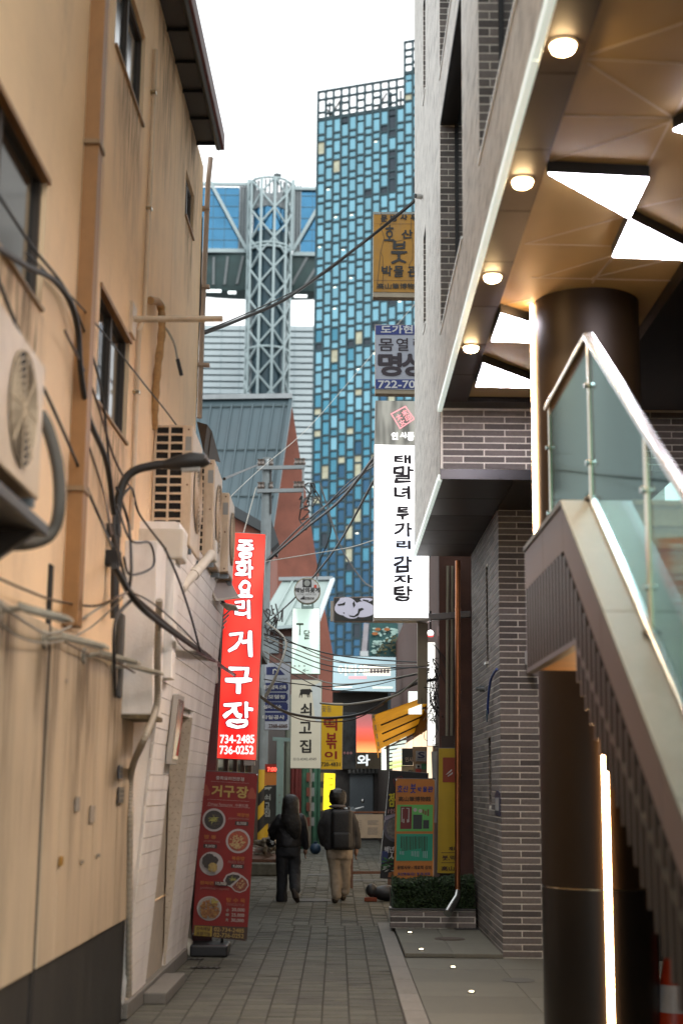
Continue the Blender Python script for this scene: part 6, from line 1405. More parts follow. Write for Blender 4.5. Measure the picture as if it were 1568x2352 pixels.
MB().tube([at(*c5(645, 262), Yk+.02), at(*c5(1140, 300), Yk+.02)], .010, 6).build('top_rod', black, t)
pk = atZ(*c5(620, 1740), 0); box(pk.x-.16, pk.x+.30, Yk-.05, Yk+.3, 0, .42).build('stand_box', M('black_plastic', (.02, .02, .022), .35), t, bevel=.02)
# weight bag
p = atZ(*c5(560, 1905), 0); t = thing('weight_bag', 'lumpy black and grey weight lying at the foot of the black banner', 'weight', tuple(p))
bk = M('bag_black', (.035, .038, .045), .4, var=.3, scale=8)
MB().ball(p+Vector((.08, .12, .12)), .14, 18, 1.75, 1.0, .85).build('bag', bk, t, True); MB().ball(p+Vector((-.16, .1, .16)), .10, 14, .9, .9, 1.0).build('side_lump', bk, t, True)
box(p.x-.27, p.x-.08, p.y-.02, p.y+.12, .0, .06).build('orange_foot', M('orange_rust', (.30, .06, .02), .6), t, bevel=.01)
# yellow museum board
Yy = 18.6
t = sign('yellow_museum_board', 'deep yellow wall board with a red square picture partly behind the copper downspout', (*c5(1268, -20), *c5(1500, -20), *c5(1500, 1550), *c5(1250, 1545)), Yy, .04, M('deep_yellow', (.72, .48, .008), .5, var=.08), M('grey_board_edge', (.25, .25, .24), .5), fr=1, cat='sign board')
lines(t, [(*c5(1318, 95), *c5(1500, 95), *c5(1500, 405), *c5(1316, 405))], Yy, M('brick_red_print', (.42, .06, .015), .5), 'red_picture')
poly([c5(*q) for q in ((1355, 310), (1430, 240), (1430, 262), (1375, 305))], Yy, .001, .009).build('brush_mark', wht, t); poly([c5(*q) for q in ((1375, 330), (1440, 275), (1440, 300), (1385, 335))], Yy, .001, .009).build('brush_mark', wht, t)
text(t, [('재료', (*c5(1395, 1215), *c5(1495, 1262))), ('붓.먹', (*c5(1312, 1325), *c5(1470, 1385))), ('高山', (*c5(1300, 1460), *c5(1460, 1515)))], None, Yy, br, bold=.5, lift=.008); lines(t, [(*c5(1298, 1286), *c5(1500, 1294)), (*c5(1298, 1412), *c5(1500, 1420))], Yy, br, 'rule')
t = thing('white_board_post', 'plain white narrow board between the banner and the yellow board', 'board', tuple(at(1000, 2000, 18.62))); plate((*c5(1175, 20), *c5(1245, 20), *c5(1243, 915), *c5(1210, 915)), 18.62, .04).build('board', M('offwhite', (.42, .42, .42), .6), t)
t = sign('ribbon_logo_sign', 'small pale sign with a dark curved stroke like a ribbon on a tan post', (*c5(982, 12), *c5(1118, 14), *c5(1116, 142), *c5(982, 140)), 19.6, .08, M('pale_logo_face', (.42, .40, .38), .5), None)
text(t, [('S', (*c5(1008, 28), *c5(1090, 102)))], None, 19.6, M('navy_ink', (.03, .035, .10), .5), bold=.7, brush=.06, lift=.008, name='stroke_emblem'); lines(t, [(*c5(1000, 115), *c5(1100, 120))], 19.6, M('grey_print2', (.15, .15, .15), .6), 'faint_strip', .008)
t = thing('tan_post_box', 'tan lit box column holding small red and green square stickers', 'box', tuple(at(*c5(1030, 300), 19.8))); plate((*c5(950, -40), *c5(1122, -40), *c5(1118, 300), *c5(968, 290)), 19.8, .3).build('box', M('tan_box', (.42, .26, .14), .5, var=.1), t)
plate((*c5(978, 180), *c5(1048, 182), *c5(1048, 235), *c5(978, 232)), 19.78, .02).build('white_sticker', M('offwhite2', (.6, .58, .52), .5), t); plate((*c5(1050, 172), *c5(1115, 172), *c5(1112, 245), *c5(1050, 245)), 19.78, .02).build('green_sticker', M('sticker_green', (.06, .30, .10), .5), t)
plate((*c5(978, 238), *c5(1046, 238), *c5(1044, 292), *c5(980, 292)), 19.78, .02).build('red_sticker', M('sticker_red', (.6, .06, .03), .5), t); disc(*c5(1013, 208), 3, 19.77, .01, .01, 12).build('sticker_dot', black, t)
t = sign('dark_shop_sign', 'small black shop sign with pale handwriting left of the tan post', (*c5(808, -20), *c5(945, -20), *c5(945, 195), *c5(808, 192)), 20.2, .08, M('black_sign_face', (.02, .022, .02), .45), None); text(t, [('인사', (*c5(848, 90), *c5(942, 150)))], None, 20.2, M('tan_ink', (.45, .35, .25), .5), bold=.3, brush=.05, lift=.008)
plate((*c5(802, 196), *c5(970, 198), *c5(970, 285), *c5(802, 270)), 20.22, .06).build('lower_panel', M('tan_panel', (.42, .34, .20), .5), t); text(t, [('점', (*c5(882, 250), *c5(942, 285)))], None, 20.2, blk, bold=.4, lift=.01, name='lower_lettering')
plate((1014, 1690, 1052, 2040), 18.66, .05).build('brown_door_board', M('brown_board', (.06, .035, .025), .6), None); tag(bpy.data.objects['brown_door_board'], 'dark brown ribbed board under the yellow museum board', 'board')
# wooden notice easel
Ye = atZ(*c5(175, 1738), 0).y
t = thing('notice_easel', 'red wood easel carrying a cream notice board in the middle of the alley', 'easel', tuple(atZ(*c5(300, 1738), 0)))
wf = .028
for x in (158, 182): MB().bar(at(*c5(x, 775), Ye+(.0 if x < 170 else .12)), at(*c5(x, 1730 if x < 170 else 1740), Ye+(.0 if x < 170 else -.02)), wf).build('leg', wood, t)
for x in (640, 664): MB().bar(at(*c5(x, 775), Ye+(.0 if x < 650 else .12)), at(*c5(x, 1735), Ye), wf).build('leg', wood, t)
MB().bar(at(*c5(150, 783), Ye), at(*c5(680, 783), Ye), .04, .03).build('top_rail', wood, t); MB().bar(at(*c5(165, 1545), Ye), at(*c5(680, 1542), Ye), .03, .03).build('lower_rail', wood, t); MB().bar(at(*c5(165, 1530), Ye+.1), at(*c5(680, 1528), Ye+.1), .03, .02).build('lower_rail', wood, t)
plate((*c5(150, 808), *c5(570, 808), *c5(568, 1106), *c5(150, 1106)), Ye-.02, .02).build('board', M('cream_notice', (.55, .50, .42), .6), t)
pr = MB(); r5 = random.Random(2)
for i in range(13):
    y0 = 885+i*12+(i > 4)*28; pr.add([at(x, y_, Ye-.024) for x, y_ in (c5(376, y0), c5(r5.uniform(480, 525), y0), c5(500, y0+6), c5(376, y0+6))], [(0, 1, 2, 3)])
for i in range(6): y0 = 885+i*22; pr.add([at(x, y_, Ye-.024) for x, y_ in (c5(262, y0), c5(300, y0), c5(300, y0+7), c5(262, y0+7))], [(0, 1, 2, 3)]); pr.add([at(x, y_, Ye-.024) for x, y_ in (c5(180, y0), c5(225, y0), c5(225, y0+7), c5(180, y0+7))], [(0, 1, 2, 3)])
pr.build('printed_text', M('grey_print3', (.30, .30, .30), .6), t, kind='stuff')
# motorcycle far off
p = at(808, 1840, 44); z0 = .0
t = thing('motorcycle', 'dark motorcycle parked at the far end with a round headlamp', 'motorcycle', (p.x, 44, 0))
def tw(y): return MB().tube([(p.x, y+.28*math.cos(a), .29+.28*math.sin(a)) for a in [i*math.pi/10 for i in range(21)]], .06, 8)
tw(43.6).build('wheel', black, t, True); tw(45).build('wheel', black, t, True)
MB().tube([(p.x-.08, 43.6, .3), (p.x-.08, 43.9, .95)], .03, 8).build('fork', steel, t); MB().tube([(p.x+.08, 43.6, .3), (p.x+.08, 43.9, .95)], .03, 8).build('fork', steel, t)
MB().ball((p.x, 44.4, .75), .22, 14, .8, 1.6, .8).build('body', M('bike_black', (.02, .02, .025), .3), t, True); MB().tube([(p.x, 43.72, .98), (p.x, 43.86, .98)], .11, 16).build('headlamp', M('chrome_blue', (.35, .45, .55), .15, metal=.8), t, True)
MB().tube([(p.x-.36, 43.95, 1.08), (p.x-.1, 43.9, 1.02), (p.x+.1, 43.9, 1.02), (p.x+.36, 43.95, 1.08)], .018, 8).build('handlebar', steel, t, True)
for s in (-1, 1): MB().ball((p.x+s*.32, 43.9, 1.25), .06, 10).build('mirror', steel, t, True)
MB().ball((p.x, 44.9, .92), .14, 12, .9, 1.8, .5).build('seat', black, t, True)
# traffic cone and dark planting at the far right foot
p = atZ(1540, 2352, 0); p = Vector((2.45, 10.2, 0)); q = at(1550, 2300, 10.4)
t = thing('traffic_cone', 'red and white traffic cone in the dark corner beside the column', 'traffic cone', (q.x, q.y, 0))
MB().tubez((q.x, q.y, 0), [(.16, .03), (.135, .18)], 20).build('cone', M('cone_red', (.6, .05, .01), .4), t, True); MB().tubez((q.x, q.y, 0), [(.135, .181), (.105, .36)], 20).build('white_band', M('cone_white', (.7, .7, .7), .4), t, True); MB().tubez((q.x, q.y, 0), [(.105, .361), (.035, .72)], 20).build('cone_top', M('cone_red', (.6, .05, .01), .4), t, True)
box(q.x-.19, q.x+.19, q.y-.19, q.y+.19, 0, .03).build('base', black, t, bevel=.01)

# ================================================================== RED MENU BANNER
Ym = 14.85
t = thing('menu_banner', 'tall dark red Chinese restaurant menu banner with five dish photos', 'banner', tuple(atZ(510, 2185, 0)))
MQ = (*cm(228, 108), *cm(912, 145), *cm(776, 2245), *cm(90, 2165))
plate(MQ, Ym, .008).build('fabric', M('menu_red', (.24, .008, .005), .65, var=.18, scale=3, grime=(.12, .004, .004), gamt=.6, gscale=3), t)
def mq(x0, y0, x1, y1):
    h_ = y1-y0; w_ = x1-x0; sx = -.065*h_/2; sy = .055*w_/2
    return (*cm(x0-sx, y0-sy), *cm(x1-sx, y0+sy), *cm(x1+sx, y1+sy), *cm(x0+sx, y1-sy))
gold = M('gold_ink', (.50, .34, .08), .45, var=.1); dgold = M('dull_orange_ink', (.42, .12, .01), .5); rosew = M('rose_white_ink', (.50, .33, .30), .5); palew = M('pale_ink', (.55, .50, .45), .5)
text(t, [('중화요리전문점', mq(392, 180, 740, 225))], None, Ym, palew, bold=.2, lift=.006, name='heading')
text(t, [('거', mq(340, 290, 460, 425)), ('구', mq(490, 300, 618, 435)), ('장', mq(650, 305, 790, 445))], None, Ym, gold, bold=1.1, lift=.007, name='title')
text(t, [('Chinese Restaurant', mq(290, 508, 600, 545)), ('中華料理', mq(632, 522, 792, 562))], None, Ym, rosew, lift=.006, name='subtitle')
lines(t, [mq(330, 248, 800, 251), mq(285, 474, 805, 477), mq(275, 556, 815, 559)], Ym, rosew, 'rule', .005)
text(t, [('짜장면', mq(655, 640, 800, 685)), ('짬 뽕', mq(240, 912, 390, 958)), ('볶음밥', mq(590, 1182, 748, 1228)), ('짬짜면', mq(190, 1490, 358, 1535)), ('탕 수 육', mq(522, 1705, 755, 1758))], None, Ym, dgold, bold=.4, lift=.006, name='dish_names')
text(t, [('JAJANGMYEON', mq(542, 695, 798, 725)), ('JAMPPONG', mq(236, 980, 436, 1008)), ('FRIED RICE', mq(542, 1238, 745, 1268)), ('JJAMPPONG + JAJANG', mq(188, 1572, 552, 1602)), ('TANGSUYUK', mq(518, 1770, 750, 1802))], None, Ym, M('dim_rose_ink', (.33, .12, .10), .5), bold=.15, lift=.006, name='dish_names_roman')
lines(t, [mq(628, 742, 795, 792), mq(232, 1028, 402, 1075), mq(580, 1282, 738, 1328), mq(372, 1498, 540, 1548)], Ym, M('price_black', (.03, .012, .01), .5), 'price_box', .005)
text(t, [('8,000', mq(652, 748, 770, 788)), ('9,000', mq(256, 1034, 374, 1072)), ('9,000', mq(602, 1288, 715, 1326)), ('10,000', mq(388, 1502, 520, 1544)), ('20,000', mq(588, 1830, 748, 1875)), ('25,000', mq(584, 1896, 744, 1942)), ('30,000', mq(580, 1962, 738, 2008))], None, Ym, palew, bold=.15, lift=.008, name='prices')
text(t, [('小', mq(518, 1832, 552, 1872)), ('中', mq(515, 1892, 550, 1932)), ('大', mq(510, 1955, 545, 1995))], None, Ym, M('pale_green_ink', (.40, .48, .40), .5), bold=.2, lift=.008, name='size_marks')
lines(t, [(*cm(112, 2040), *cm(790, 2068), *cm(776, 2243), *cm(92, 2163))], Ym, M('menu_footer', (.05, .022, .012), .5), 'footer_band', .004)
lines(t, [mq(120, 2055, 340, 2180)], Ym, M('menu_gold_box', (.36, .25, .02), .5), 'gold_box', .006)
text(t, [('02-734-2485', mq(368, 2078, 740, 2128)), ('02-736-0252', mq(362, 2146, 738, 2198))], None, Ym, gold, bold=.15, lift=.007, name='phone_numbers'); text(t, [('신속배달', mq(145, 2062, 320, 2110)), ('포장가능', mq(145, 2125, 320, 2172))], None, Ym, br, bold=.25, lift=.010, name='box_lettering')
def blobs(parent, nm, cx_, cy_, r_, n_, mt, lift, sd, size=(6, 26), spread=.75, thin=.5, dy=0):
    rr = random.Random(sd); mb = MB()
    for i in range(n_):
        a = rr.uniform(0, 6.28); d = r_*spread*math.sqrt(rr.random()); x, y = cx_+d*math.cos(a), cy_+d*math.sin(a)+dy; s1 = rr.uniform(*size); an = rr.uniform(0, 3.14)
        mb.add([at(*cm(x+s1*math.cos(an)*math.cos(k)-s1*thin*math.sin(an)*math.sin(k), y+s1*math.sin(an)*math.cos(k)+s1*thin*math.cos(an)*math.sin(k)), Ym-lift-.00015*i) for k in [j*math.pi/4 for j in range(8)]], [tuple(range(8))])
    return mb.build(nm, mt, parent, kind='stuff')
plate_m = M('plate_pale', (.46, .42, .40), .4, var=.05)
for (x, y, r_, fm, rf) in ((364, 722, 145, M('bean_sauce', (.022, .013, .008), .3, var=.8, scale=50), .82), (667, 987, 153, M('red_broth', (.36, .055, .012), .3, var=.4, scale=40), .83), (332, 1270, 149, M('plate_pale', (.46, .42, .40), .4), .0), (305, 1833, 154, M('plate_shadow', (.33, .31, .27), .4, var=.1), .9)):
    p = cm(x, y); k = K/3.1375
    disc(p[0], p[1], r_*k, Ym, .002, .006, 36).build('printed_plate', plate_m, t)
    if rf: disc(p[0], p[1], r_*rf*k, Ym, .001, .009, 36).build('printed_food', fm, t)
blobs(t, 'noodle_bits', 364, 722, 110, 60, M('sauce_gleam', (.10, .055, .03), .3), .012, 1, (3, 9))
blobs(t, 'cucumber_strips', 362, 722, 60, 14, M('cucumber', (.38, .36, .07), .5), .022, 2, (26, 60), .55, .09)
blobs(t, 'seafood_pieces', 655, 1000, 110, 60, M('seafood', (.52, .33, .13), .4, var=.4, scale=60), .012, 3, (8, 30), .75, .42)
blobs(t, 'chilli_pieces', 655, 950, 110, 30, M('chilli', (.35, .04, .01), .4), .013, 4, (6, 22), .9)
blobs(t, 'black_rice', 315, 1235, 105, 130, M('bean_sauce2', (.035, .022, .015), .4, var=.6, scale=60), .010, 5, (18, 34), .75, .8)
blobs(t, 'fried_rice', 348, 1315, 60, 90, M('rice_gold', (.45, .32, .10), .5, var=.3, scale=60), .032, 6, (8, 18), .9, .7)
blobs(t, 'pork_pieces', 312, 1850, 120, 130, M('pork_brown', (.34, .13, .035), .4, var=.6, scale=70), .012, 7, (10, 26), .95, .7)
blobs(t, 'sauce_pieces', 300, 1850, 120, 50, M('pork_gold', (.45, .25, .06), .4, var=.4, scale=60), .034, 8, (6, 15), .95, .6)
blobs(t, 'vegetable_pieces', 372, 1745, 60, 16, M('veg', (.40, .32, .06), .5), .044, 9, (8, 20), .8, .6)
# leaf shaped double dish
poly([cm(*q) for q in ((480, 1480), (520, 1410), (600, 1378), (660, 1385), (730, 1425), (790, 1480), (802, 1545), (760, 1610), (690, 1638), (630, 1622), (580, 1570), (500, 1530))], Ym, .001, .006).build('printed_double_dish', plate_m, t)
poly([cm(*q) for q in ((505, 1480), (530, 1425), (600, 1405), (680, 1418), (690, 1440), (560, 1548), (515, 1525))], Ym, .001, .009).build('printed_left_half', M('bean_sauce', (.022, .013, .008), .3), t)
poly([cm(*q) for q in ((712, 1440), (770, 1485), (788, 1540), (750, 1600), (690, 1622), (635, 1608), (590, 1560))], Ym, .001, .009).build('printed_right_half', M('red_broth2', (.22, .035, .012), .3, var=.5, scale=40), t)
blobs(t, 'leaf_dish_greens', 600, 1460, 55, 12, M('cucumber', (.38, .36, .07), .5), .013, 12, (14, 34), .6, .12); blobs(t, 'leaf_dish_pieces', 700, 1535, 70, 26, M('seafood', (.52, .33, .13), .4), .014, 13, (6, 18), .8, .5)
lines(t, [mq(372, 1498, 540, 1548)], Ym, M('price_black', (.03, .012, .01), .5), 'price_box', .020); text(t, [('10,000', mq(388, 1502, 520, 1544))], None, Ym, palew, bold=.3, lift=.024, name='prices')
for (x, y) in ((260, 360), (840, 400)):
    poly([cm(*q) for q in blob(x, y, 52, 70, wob=.22)], Ym, .001, .004).build('faint_motif', M('motif_orange', (.32, .05, .02), .5), t)
a, b = at(*cm(225, 112), Ym+.05), at(*cm(912, 148), Ym+.05); MB().tube([a, b], .012, 8).build('top_rod', black, t)
mp_ = a.lerp(b, .5); MB().tube([mp_, Vector((mp_.x-.06, Ym+.25, 0.05))], .014, 8).build('stand_pole', black, t); g0 = atZ(500, 2180, 0)
box(g0.x-.22, g0.x+.16, Ym-.02, Ym+.4, 0, .12).build('stand_base', M('black_plastic', (.02, .02, .022), .35), t, bevel=.02)
for q_ in ((905, 152), (765, 2232), (100, 2150)): disc(*cm(*q_), 1.6, Ym, .004, .008, 10).build('eyelet', steel, t)

# ================================================================== PEOPLE
def fuse(name, mb, mat, parent, voxel=.012, smooth=6):
    """several overlapping limbs become one continuous skin"""
    me = bpy.data.meshes.new(name); off = wloc(parent); me.from_pydata([v-off for v in mb.v], [], mb.f); me.update()
    o = bpy.data.objects.new(name, me); C.objects.link(o)
    rm = o.modifiers.new('r', 'REMESH'); rm.mode = 'VOXEL'; rm.voxel_size = voxel
    sm = o.modifiers.new('s', 'SMOOTH'); sm.factor = .6; sm.iterations = smooth
    fold = 0 if name in ('body', 'hood', 'shoe') else .012 if name != 'hair' else .006
    if fold:
        tx = bpy.data.textures.new('fold', 'CLOUDS'); tx.noise_scale = .11 if name != 'hair' else .05; tx.noise_depth = 2
        dm = o.modifiers.new('d', 'DISPLACE'); dm.texture = tx; dm.strength = fold*2.4; dm.mid_level = .5
    bpy.context.view_layer.update(); dg = bpy.context.evaluated_depsgraph_get()
    m2 = bpy.data.meshes.new_from_object(o.evaluated_get(dg)); bpy.data.objects.remove(o)
    m2.materials.clear(); m2.materials.append(mat); m2.shade_smooth()
    o2 = bpy.data.objects.new(name, m2); C.objects.link(o2); o2.parent = parent; return o2
def fig(Y):
    u = K/3.136/F*Y
    def p(x, y, dy=0.): q = at(*c4(x, y), Y); return Vector((q.x, q.y+dy, q.z))
    def loft(mb, rows, n=20):
        """rows: x, y, half width in crop px, depth ratio, dy"""
        k = len(mb.v)
        for (x, y, hw, dr, dy) in rows:
            c = p(x, y, dy)
            for j in range(n): a = 2*math.pi*j/n; mb.v.append(c+Vector((hw*u*math.cos(a), hw*u*dr*math.sin(a), 0)))
        for i in range(len(rows)-1):
            for j in range(n): mb.f.append((k+i*n+j, k+(i+1)*n+j, k+(i+1)*n+(j+1) % n, k+i*n+(j+1) % n))
        mb.f.append(tuple(k+j for j in range(n))); mb.f.append(tuple(k+(len(rows)-1)*n+j for j in range(n-1, -1, -1))); return mb
    def limb(mb, rows):
        P_ = [p(x, y, dy) for x, y, r_, dy in rows]; mb.tube(P_, [r_*u for _, _, r_, _ in rows], 14)
        for q, (_, _, r_, _) in zip(P_, rows): mb.ball(q, r_*u*.98, 12)
        return mb
    return u, p, loft, limb
def hand(mb, palm, down, side, s=1.):
    down = Vector(down).normalized(); side = Vector(side).normalized(); fw = down.cross(side)
    mb.tube([palm-down*.05*s, palm, palm+down*.035*s], [.026*s, .032*s, .026*s], 10)
    for o_, L_ in ((-.028, .062), (-.009, .074), (.010, .070), (.027, .054)):
        b = palm+side*o_*s+down*.02*s; mb.tube([b, b+down*.03*s+down*L_*.4*s+fw*.006*s, b+down*.03*s+down*L_*.75*s+fw*.026*s], [.0095*s, .009*s, .007*s], 8)
    b = palm-side*.026*s-down*.01*s; mb.tube([b, b-side*.020*s+down*.028*s+fw*.01*s, b-side*.014*s+down*.055*s+fw*.02*s], [.012*s, .010*s, .008*s], 8)
def head(mb, c_, r_):
    n_, m_ = 24, 16; k = len(mb.v)
    for i in range(m_+1):
        ph = math.pi*i/m_
        for j in range(n_):
            th = 2*math.pi*j/n_; x, y, z = max(.02, math.sin(ph))*math.cos(th), max(.02, math.sin(ph))*math.sin(th), math.cos(ph)
            sx, sy, sz = .80, .96, 1.18
            if z < 0: sx *= 1+z*.25; sy *= 1+z*.12
            if y > .7 and -.35 < z < .12 and abs(x) < .22: y += .18*(1-abs(x)/.22)       # the nose points down the alley
            if .1 < z < .3 and y > .8 and .2 < abs(x) < .45: y -= .08                        # eye hollows
            if -.62 < z < -.5 and y > .6 and abs(x) < .3: y += .05                          # lips
            mb.v.append(c_+Vector((x*sx, y*sy, z*sz))*r_)
    mb.f += [(k+i*n_+j, k+(i+1)*n_+j, k+(i+1)*n_+(j+1) % n_, k+i*n_+(j+1) % n_) for i in range(m_) for j in range(n_)]
    mb.f += [tuple(k+j for j in range(n_)), tuple(k+m_*n_+j for j in range(n_-1, -1, -1))]
    for s_ in (-1, 1): mb.ball(c_+Vector((s_*.80*r_, .02, -.02*r_)), .24*r_, 10, .35, .7, 1.1)
skinm = M('skin', (.30, .16, .10), .5, var=.08, scale=8)
hairm = M('black_hair', (.008, .007, .007), .42, var=.3, scale=60, stretch=(6, 6, .5), bump=.5, bscale=60)
# ---- the woman
YW = atZ(*c4(400, 1745), 0).y; u_, p_, loft, limb = fig(YW)
W = thing('person', 'woman walking away, very long black hair, dark jacket and wide trousers, helmet at her left', 'person', tuple(atZ(*c4(440, 1745), 0)))
b_ = MB(); loft(b_, [(480, 1140, 120, .7, 0), (490, 950, 95, .7, 0), (505, 780, 120, .62, 0), (510, 680, 110, .5, 0), (512, 640, 48, 1, 0), (512, 580, 45, 1, .01)])
head(b_, p_(512, 500, .01), .092)
limb(b_, [(400, 690, 42, 0), (285, 840, 34, .02), (300, 960, 28, .15)]); limb(b_, [(635, 690, 42, 0), (685, 880, 33, .01), (700, 1075, 24, .05)])
limb(b_, [(405, 1140, 70, 0), (402, 1400, 48, .03), (400, 1690, 32, 0)]); limb(b_, [(560, 1140, 70, 0), (560, 1385, 48, -.02), (570, 1570, 32, -.24)])
hand(b_, p_(692, 1118, .05), (-.12, .1, -1), (0, 1, 0), 1.0); hand(b_, p_(285, 985, .19), (-.3, .4, -.7), (1, .2, 0), 1.0)
fuse('body', b_, skinm, W, .007, 3)
jk = M('woman_jacket', (.016, .016, .020), .5, var=.35, scale=14, bump=.8, bscale=9)
j_ = MB(); loft(j_, [(478, 1068, 155, .74, 0), (480, 1000, 160, .72, 0), (488, 900, 158, .7, 0), (498, 800, 160, .66, 0), (505, 720, 166, .58, 0), (508, 672, 140, .5, 0), (510, 640, 80, .7, 0), (510, 625, 58, .8, 0)])
limb(j_, [(385, 700, 62, 0), (330, 780, 58, 0), (272, 858, 54, .03), (292, 935, 48, .12)]); limb(j_, [(640, 706, 60, 0), (672, 800, 55, 0), (690, 920, 50, .01), (702, 1060, 44, .045)])
fuse('jacket', j_, jk, W, .014, 5)
tr = M('woman_trousers', (.020, .022, .028), .75, var=.3, scale=10, bump=.8, bscale=8)
t_ = MB(); loft(t_, [(480, 1050, 148, .72, 0), (480, 1130, 155, .72, 0), (478, 1180, 152, .72, 0)])
limb(t_, [(405, 1180, 80, 0), (402, 1300, 78, .01), (402, 1450, 72, .02), (402, 1600, 68, 0), (398, 1680, 74, 0), (396, 1712, 76, 0)])
limb(t_, [(556, 1180, 80, 0), (560, 1300, 76, -.01), (563, 1420, 72, -.06), (566, 1520, 66, -.18), (574, 1585, 64, -.26)])
fuse('trousers', t_, tr, W, .014, 5)
shoe = M('dark_shoe', (.02, .018, .016), .5, var=.2)
def shoe_at(a, b, c, mat, parent, w=.045): m_ = MB(); m_.tube([a, b, c], [w*.95, w*1.05, w*.7], 12); m_.ball(a, w*.93, 12); m_.ball(c, w*.7, 12); fuse('shoe', m_, mat, parent, .01, 4)
z0 = Vector((0, 0, .045))
g0 = atZ(*c4(400, 1745), 0); shoe_at(g0+Vector((0, -.04, .042)), g0+Vector((0, .08, .04)), g0+Vector((-.01, .18, .035)), shoe, W)
shoe_at(p_(563, 1592, -.30), p_(580, 1665, -.30), p_(600, 1718, -.24), M('brown_sole', (.045, .032, .024), .6), W, .05)
h_ = MB(); loft(h_, [(510, 398, 30, 1, .01), (510, 418, 70, 1.1, .01), (510, 455, 98, 1.1, .01), (510, 510, 105, 1.05, -.01), (508, 580, 108, .9, -.03), (508, 650, 112, .6, -.07), (520, 740, 122, .42, -.10), (540, 830, 108, .4, -.11), (560, 910, 74, .4, -.11), (578, 965, 30, .5, -.11)])
fuse('hair', h_, hairm, W, .012, 4)
hl = p_(258, 1010, .12)
t = thing('helmet', 'glossy black helmet carried at the hip by the woman with long hair', 'helmet', tuple(hl))
MB().ball(hl, .082, 20, 1.0, 1.1, .95).build('shell', M('gloss_black', (.01, .01, .012), .15, coat=1), t, True)
MB().ball(hl+Vector((.03, -.083, 0)), .024, 12, 1, .3, 1.4).build('vent_reflector', M('pale_reflector', (.6, .6, .58), .3), t, True)
MB().tube([hl+Vector((.05, 0, -.08)), hl+Vector((.02, -.02, -.13)), hl+Vector((-.03, 0, -.08))], .006, 6).build('strap', black, t)
# ---- the man
YM = atZ(*c4(1065, 1765), 0).y; u_, p_, loft, limb = fig(YM)
Mn = thing('person', 'man walking away, black backpack over a dark jacket, grey hood and baggy beige trousers', 'person', tuple(atZ(*c4(1110, 1765), 0)))
b_ = MB(); loft(b_, [(1120, 1140, 125, .7, 0), (1120, 950, 120, .7, 0), (1112, 760, 140, .6, 0), (1108, 640, 130, .5, 0), (1104, 590, 58, 1, 0), (1100, 520, 55, 1, .01)])
head(b_, p_(1100, 445, .02), .098)
limb(b_, [(965, 650, 48, 0), (895, 860, 38, .02), (930, 1010, 30, .12)]); limb(b_, [(1250, 650, 48, 0), (1335, 870, 38, .01), (1345, 1060, 28, .03)])
limb(b_, [(1062, 1150, 75, 0), (1068, 1400, 52, .02), (1075, 1690, 34, 0)]); limb(b_, [(1188, 1150, 75, 0), (1190, 1400, 52, .05), (1180, 1650, 34, .12)])
hand(b_, p_(1328, 1125, .03), (-.15, .1, -1), (0, 1, 0), 1.1); hand(b_, p_(930, 1030, .13), (.1, .2, -1), (0, 1, 0), .9)
fuse('body', b_, skinm, Mn, .007, 3)
mj = M('man_jacket', (.040, .037, .036), .7, var=.3, scale=12, bump=.8, bscale=9)
j_ = MB(); loft(j_, [(1118, 1095, 180, .68, 0), (1118, 1050, 190, .68, 0), (1116, 950, 192, .66, 0), (1114, 850, 188, .64, 0), (1112, 740, 185, .6, 0), (1108, 650, 165, .5, 0), (1105, 600, 95, .7, 0), (1104, 570, 70, .8, 0)])
limb(j_, [(975, 665, 72, 0), (925, 760, 70, 0), (905, 880, 68, .03), (935, 1000, 62, .09)]); limb(j_, [(1240, 665, 70, 0), (1290, 760, 66, 0), (1325, 880, 58, .01), (1343, 1000, 50, .02), (1345, 1050, 48, .03)])
fuse('jacket', j_, mj, Mn, .015, 5)
mt_ = M('beige_trousers', (.50, .41, .31), .8, var=.14, scale=10, bump=.9, bscale=8)
t_ = MB(); loft(t_, [(1120, 1080, 160, .7, 0), (1120, 1150, 165, .7, 0), (1122, 1210, 160, .7, 0)])
limb(t_, [(1060, 1210, 86, 0), (1066, 1350, 76, .02), (1072, 1500, 70, .01), (1080, 1620, 66, 0), (1086, 1672, 62, 0)])
limb(t_, [(1188, 1210, 80, 0), (1190, 1350, 70, .04), (1192, 1470, 62, .08), (1192, 1580, 60, .11), (1192, 1625, 58, .12)])
fuse('trousers', t_, mt_, Mn, .014, 5)
sh2 = M('brown_sneaker', (.10, .08, .055), .6, var=.3, scale=30)
g0 = atZ(*c4(1065, 1765), 0); shoe_at(g0+Vector((.01, -.0, .05)), g0+Vector((.0, .12, .045)), g0+Vector((-.02, .24, .038)), sh2, Mn, .05)
g0 = atZ(*c4(1165, 1735), 0); shoe_at(g0+Vector((.0, .0, .05)), g0+Vector((.0, .12, .045)), g0+Vector((-.01, .23, .038)), sh2, Mn, .05)
h_ = MB(); loft(h_, [(1098, 325, 30, 1, .01), (1098, 345, 66, 1.1, .01), (1098, 380, 102, 1.1, .01), (1098, 440, 108, 1.08, 0), (1100, 500, 102, 1.0, 0), (1102, 535, 78, .9, -.01)])
for i in range(26): a = i*2.4; h_.ball(p_(1098+82*math.cos(a), 420+70*math.sin(a*1.7), -.03+.05*math.sin(a*3)), .022, 8)
fuse('hair', h_, hairm, Mn, .009, 2)
hd = MB(); q_ = [p_(1095+100*math.cos(math.pi*i/8), 556-8*math.sin(math.pi*i/8), -.02-.09*math.sin(math.pi*i/8)) for i in range(9)]; hd.tube(q_, [.015, .02, .024, .026, .027, .026, .024, .02, .015], 12)
fuse('hood', hd, M('grey_hood', (.22, .20, .20), .8, var=.1), Mn, .009, 3)
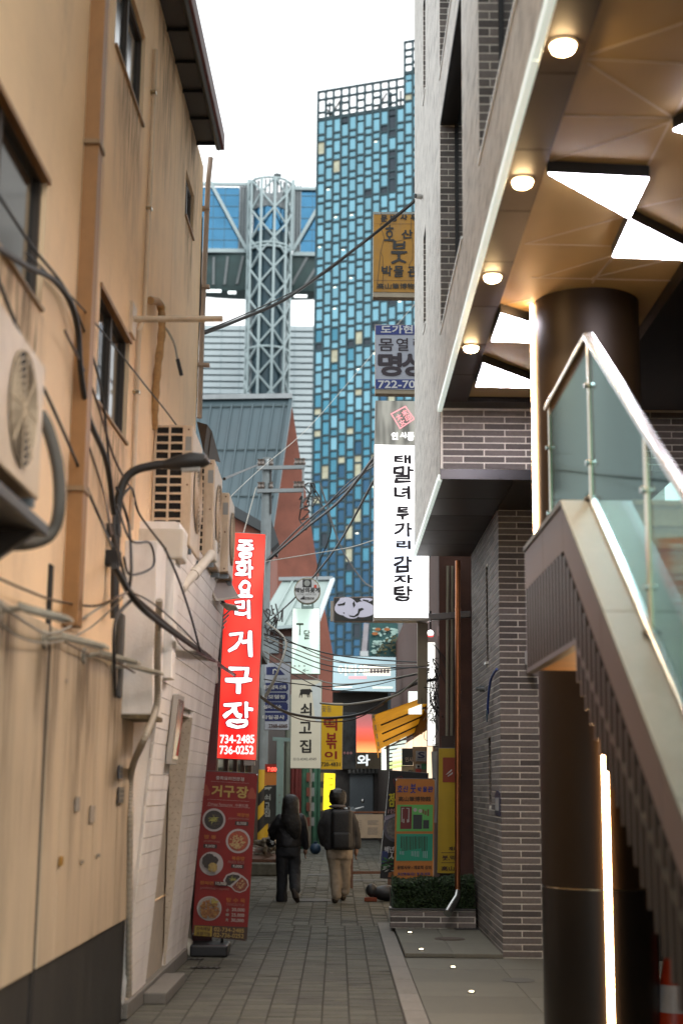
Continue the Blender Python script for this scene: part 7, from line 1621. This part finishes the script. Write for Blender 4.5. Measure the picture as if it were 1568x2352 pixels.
t = thing('backpack', 'plain black backpack worn by the man', 'backpack', tuple(p_(1145, 1085, -.15)))
bp = M('backpack_black', (.009, .009, .010), .55, var=.25, scale=20, bump=.5, bscale=25)
a, b = p_(1010, 1092), p_(1280, 590)
q = MB(); q.box(a.x, b.x, YM-.27, YM-.09, a.z, b.z); ob = q.build('main_bag', bp, t, bevel=.07); ob.modifiers[0].segments = 5; ob.data.shade_smooth()
ob = MB().box(a.x+.03, b.x-.03, YM-.33, YM-.25, a.z+.02, a.z+.26).build('front_pocket', bp, t, bevel=.035); ob.modifiers[0].segments = 4; ob.data.shade_smooth()
for s, xx in ((-1, a.x+.05), (1, b.x-.05)): MB().tube(smooth_path([(xx, YM-.12, b.z-.06), (xx, YM-.03, b.z+.03), (xx, YM+.09, b.z-.03)]), .02, 8).build('strap', bp, t, True)
MB().tube(smooth_path([((a.x+b.x)/2-.05, YM-.18, b.z-.01), ((a.x+b.x)/2, YM-.18, b.z+.035), ((a.x+b.x)/2+.05, YM-.18, b.z-.01)]), .008, 6).build('grab_handle', bp, t, True)
p = atZ(*c4(790, 1730), 0); t = thing('manhole_cover', 'oval looking iron cover in the paving between the two walkers', 'manhole cover', tuple(p)); MB().tubez((p.x, p.y, .003), [(.30, 0), (.30, .004)], 32).build('cover', M('dull_iron', (.09, .09, .085), .6), t)
for (x, y, s_) in ((920, 1415, .3), (1440, 1480, .42)):
    p = atZ(*c4(x, y), 0); t = thing('manhole_cover', 'small drain cover beyond the man' if x < 1000 else 'dark rectangular drain cover beyond the easel legs', 'manhole cover', tuple(p)); box(p.x-s_, p.x+s_, p.y-.18, p.y+.18, .003, .007).build('cover', M('dull_iron', (.09, .09, .085), .6), t)
p = at(*c4(820, 1010), 37); t = thing('blue_bag', 'blue tied bag on the ground by the far shops', 'bag', (p.x, 37, 0)); MB().ball((p.x, 37, .13), .13, 14, 1.1, 1, 1.1).build('bag', M('navy_bag', (.02, .06, .12), .5, var=.3, scale=6), t, True); MB().tubez((p.x, 37, .25), [(.03, 0), (.06, .06)], 10).build('knot', M('navy_bag', (.02, .06, .12), .5), t, True)
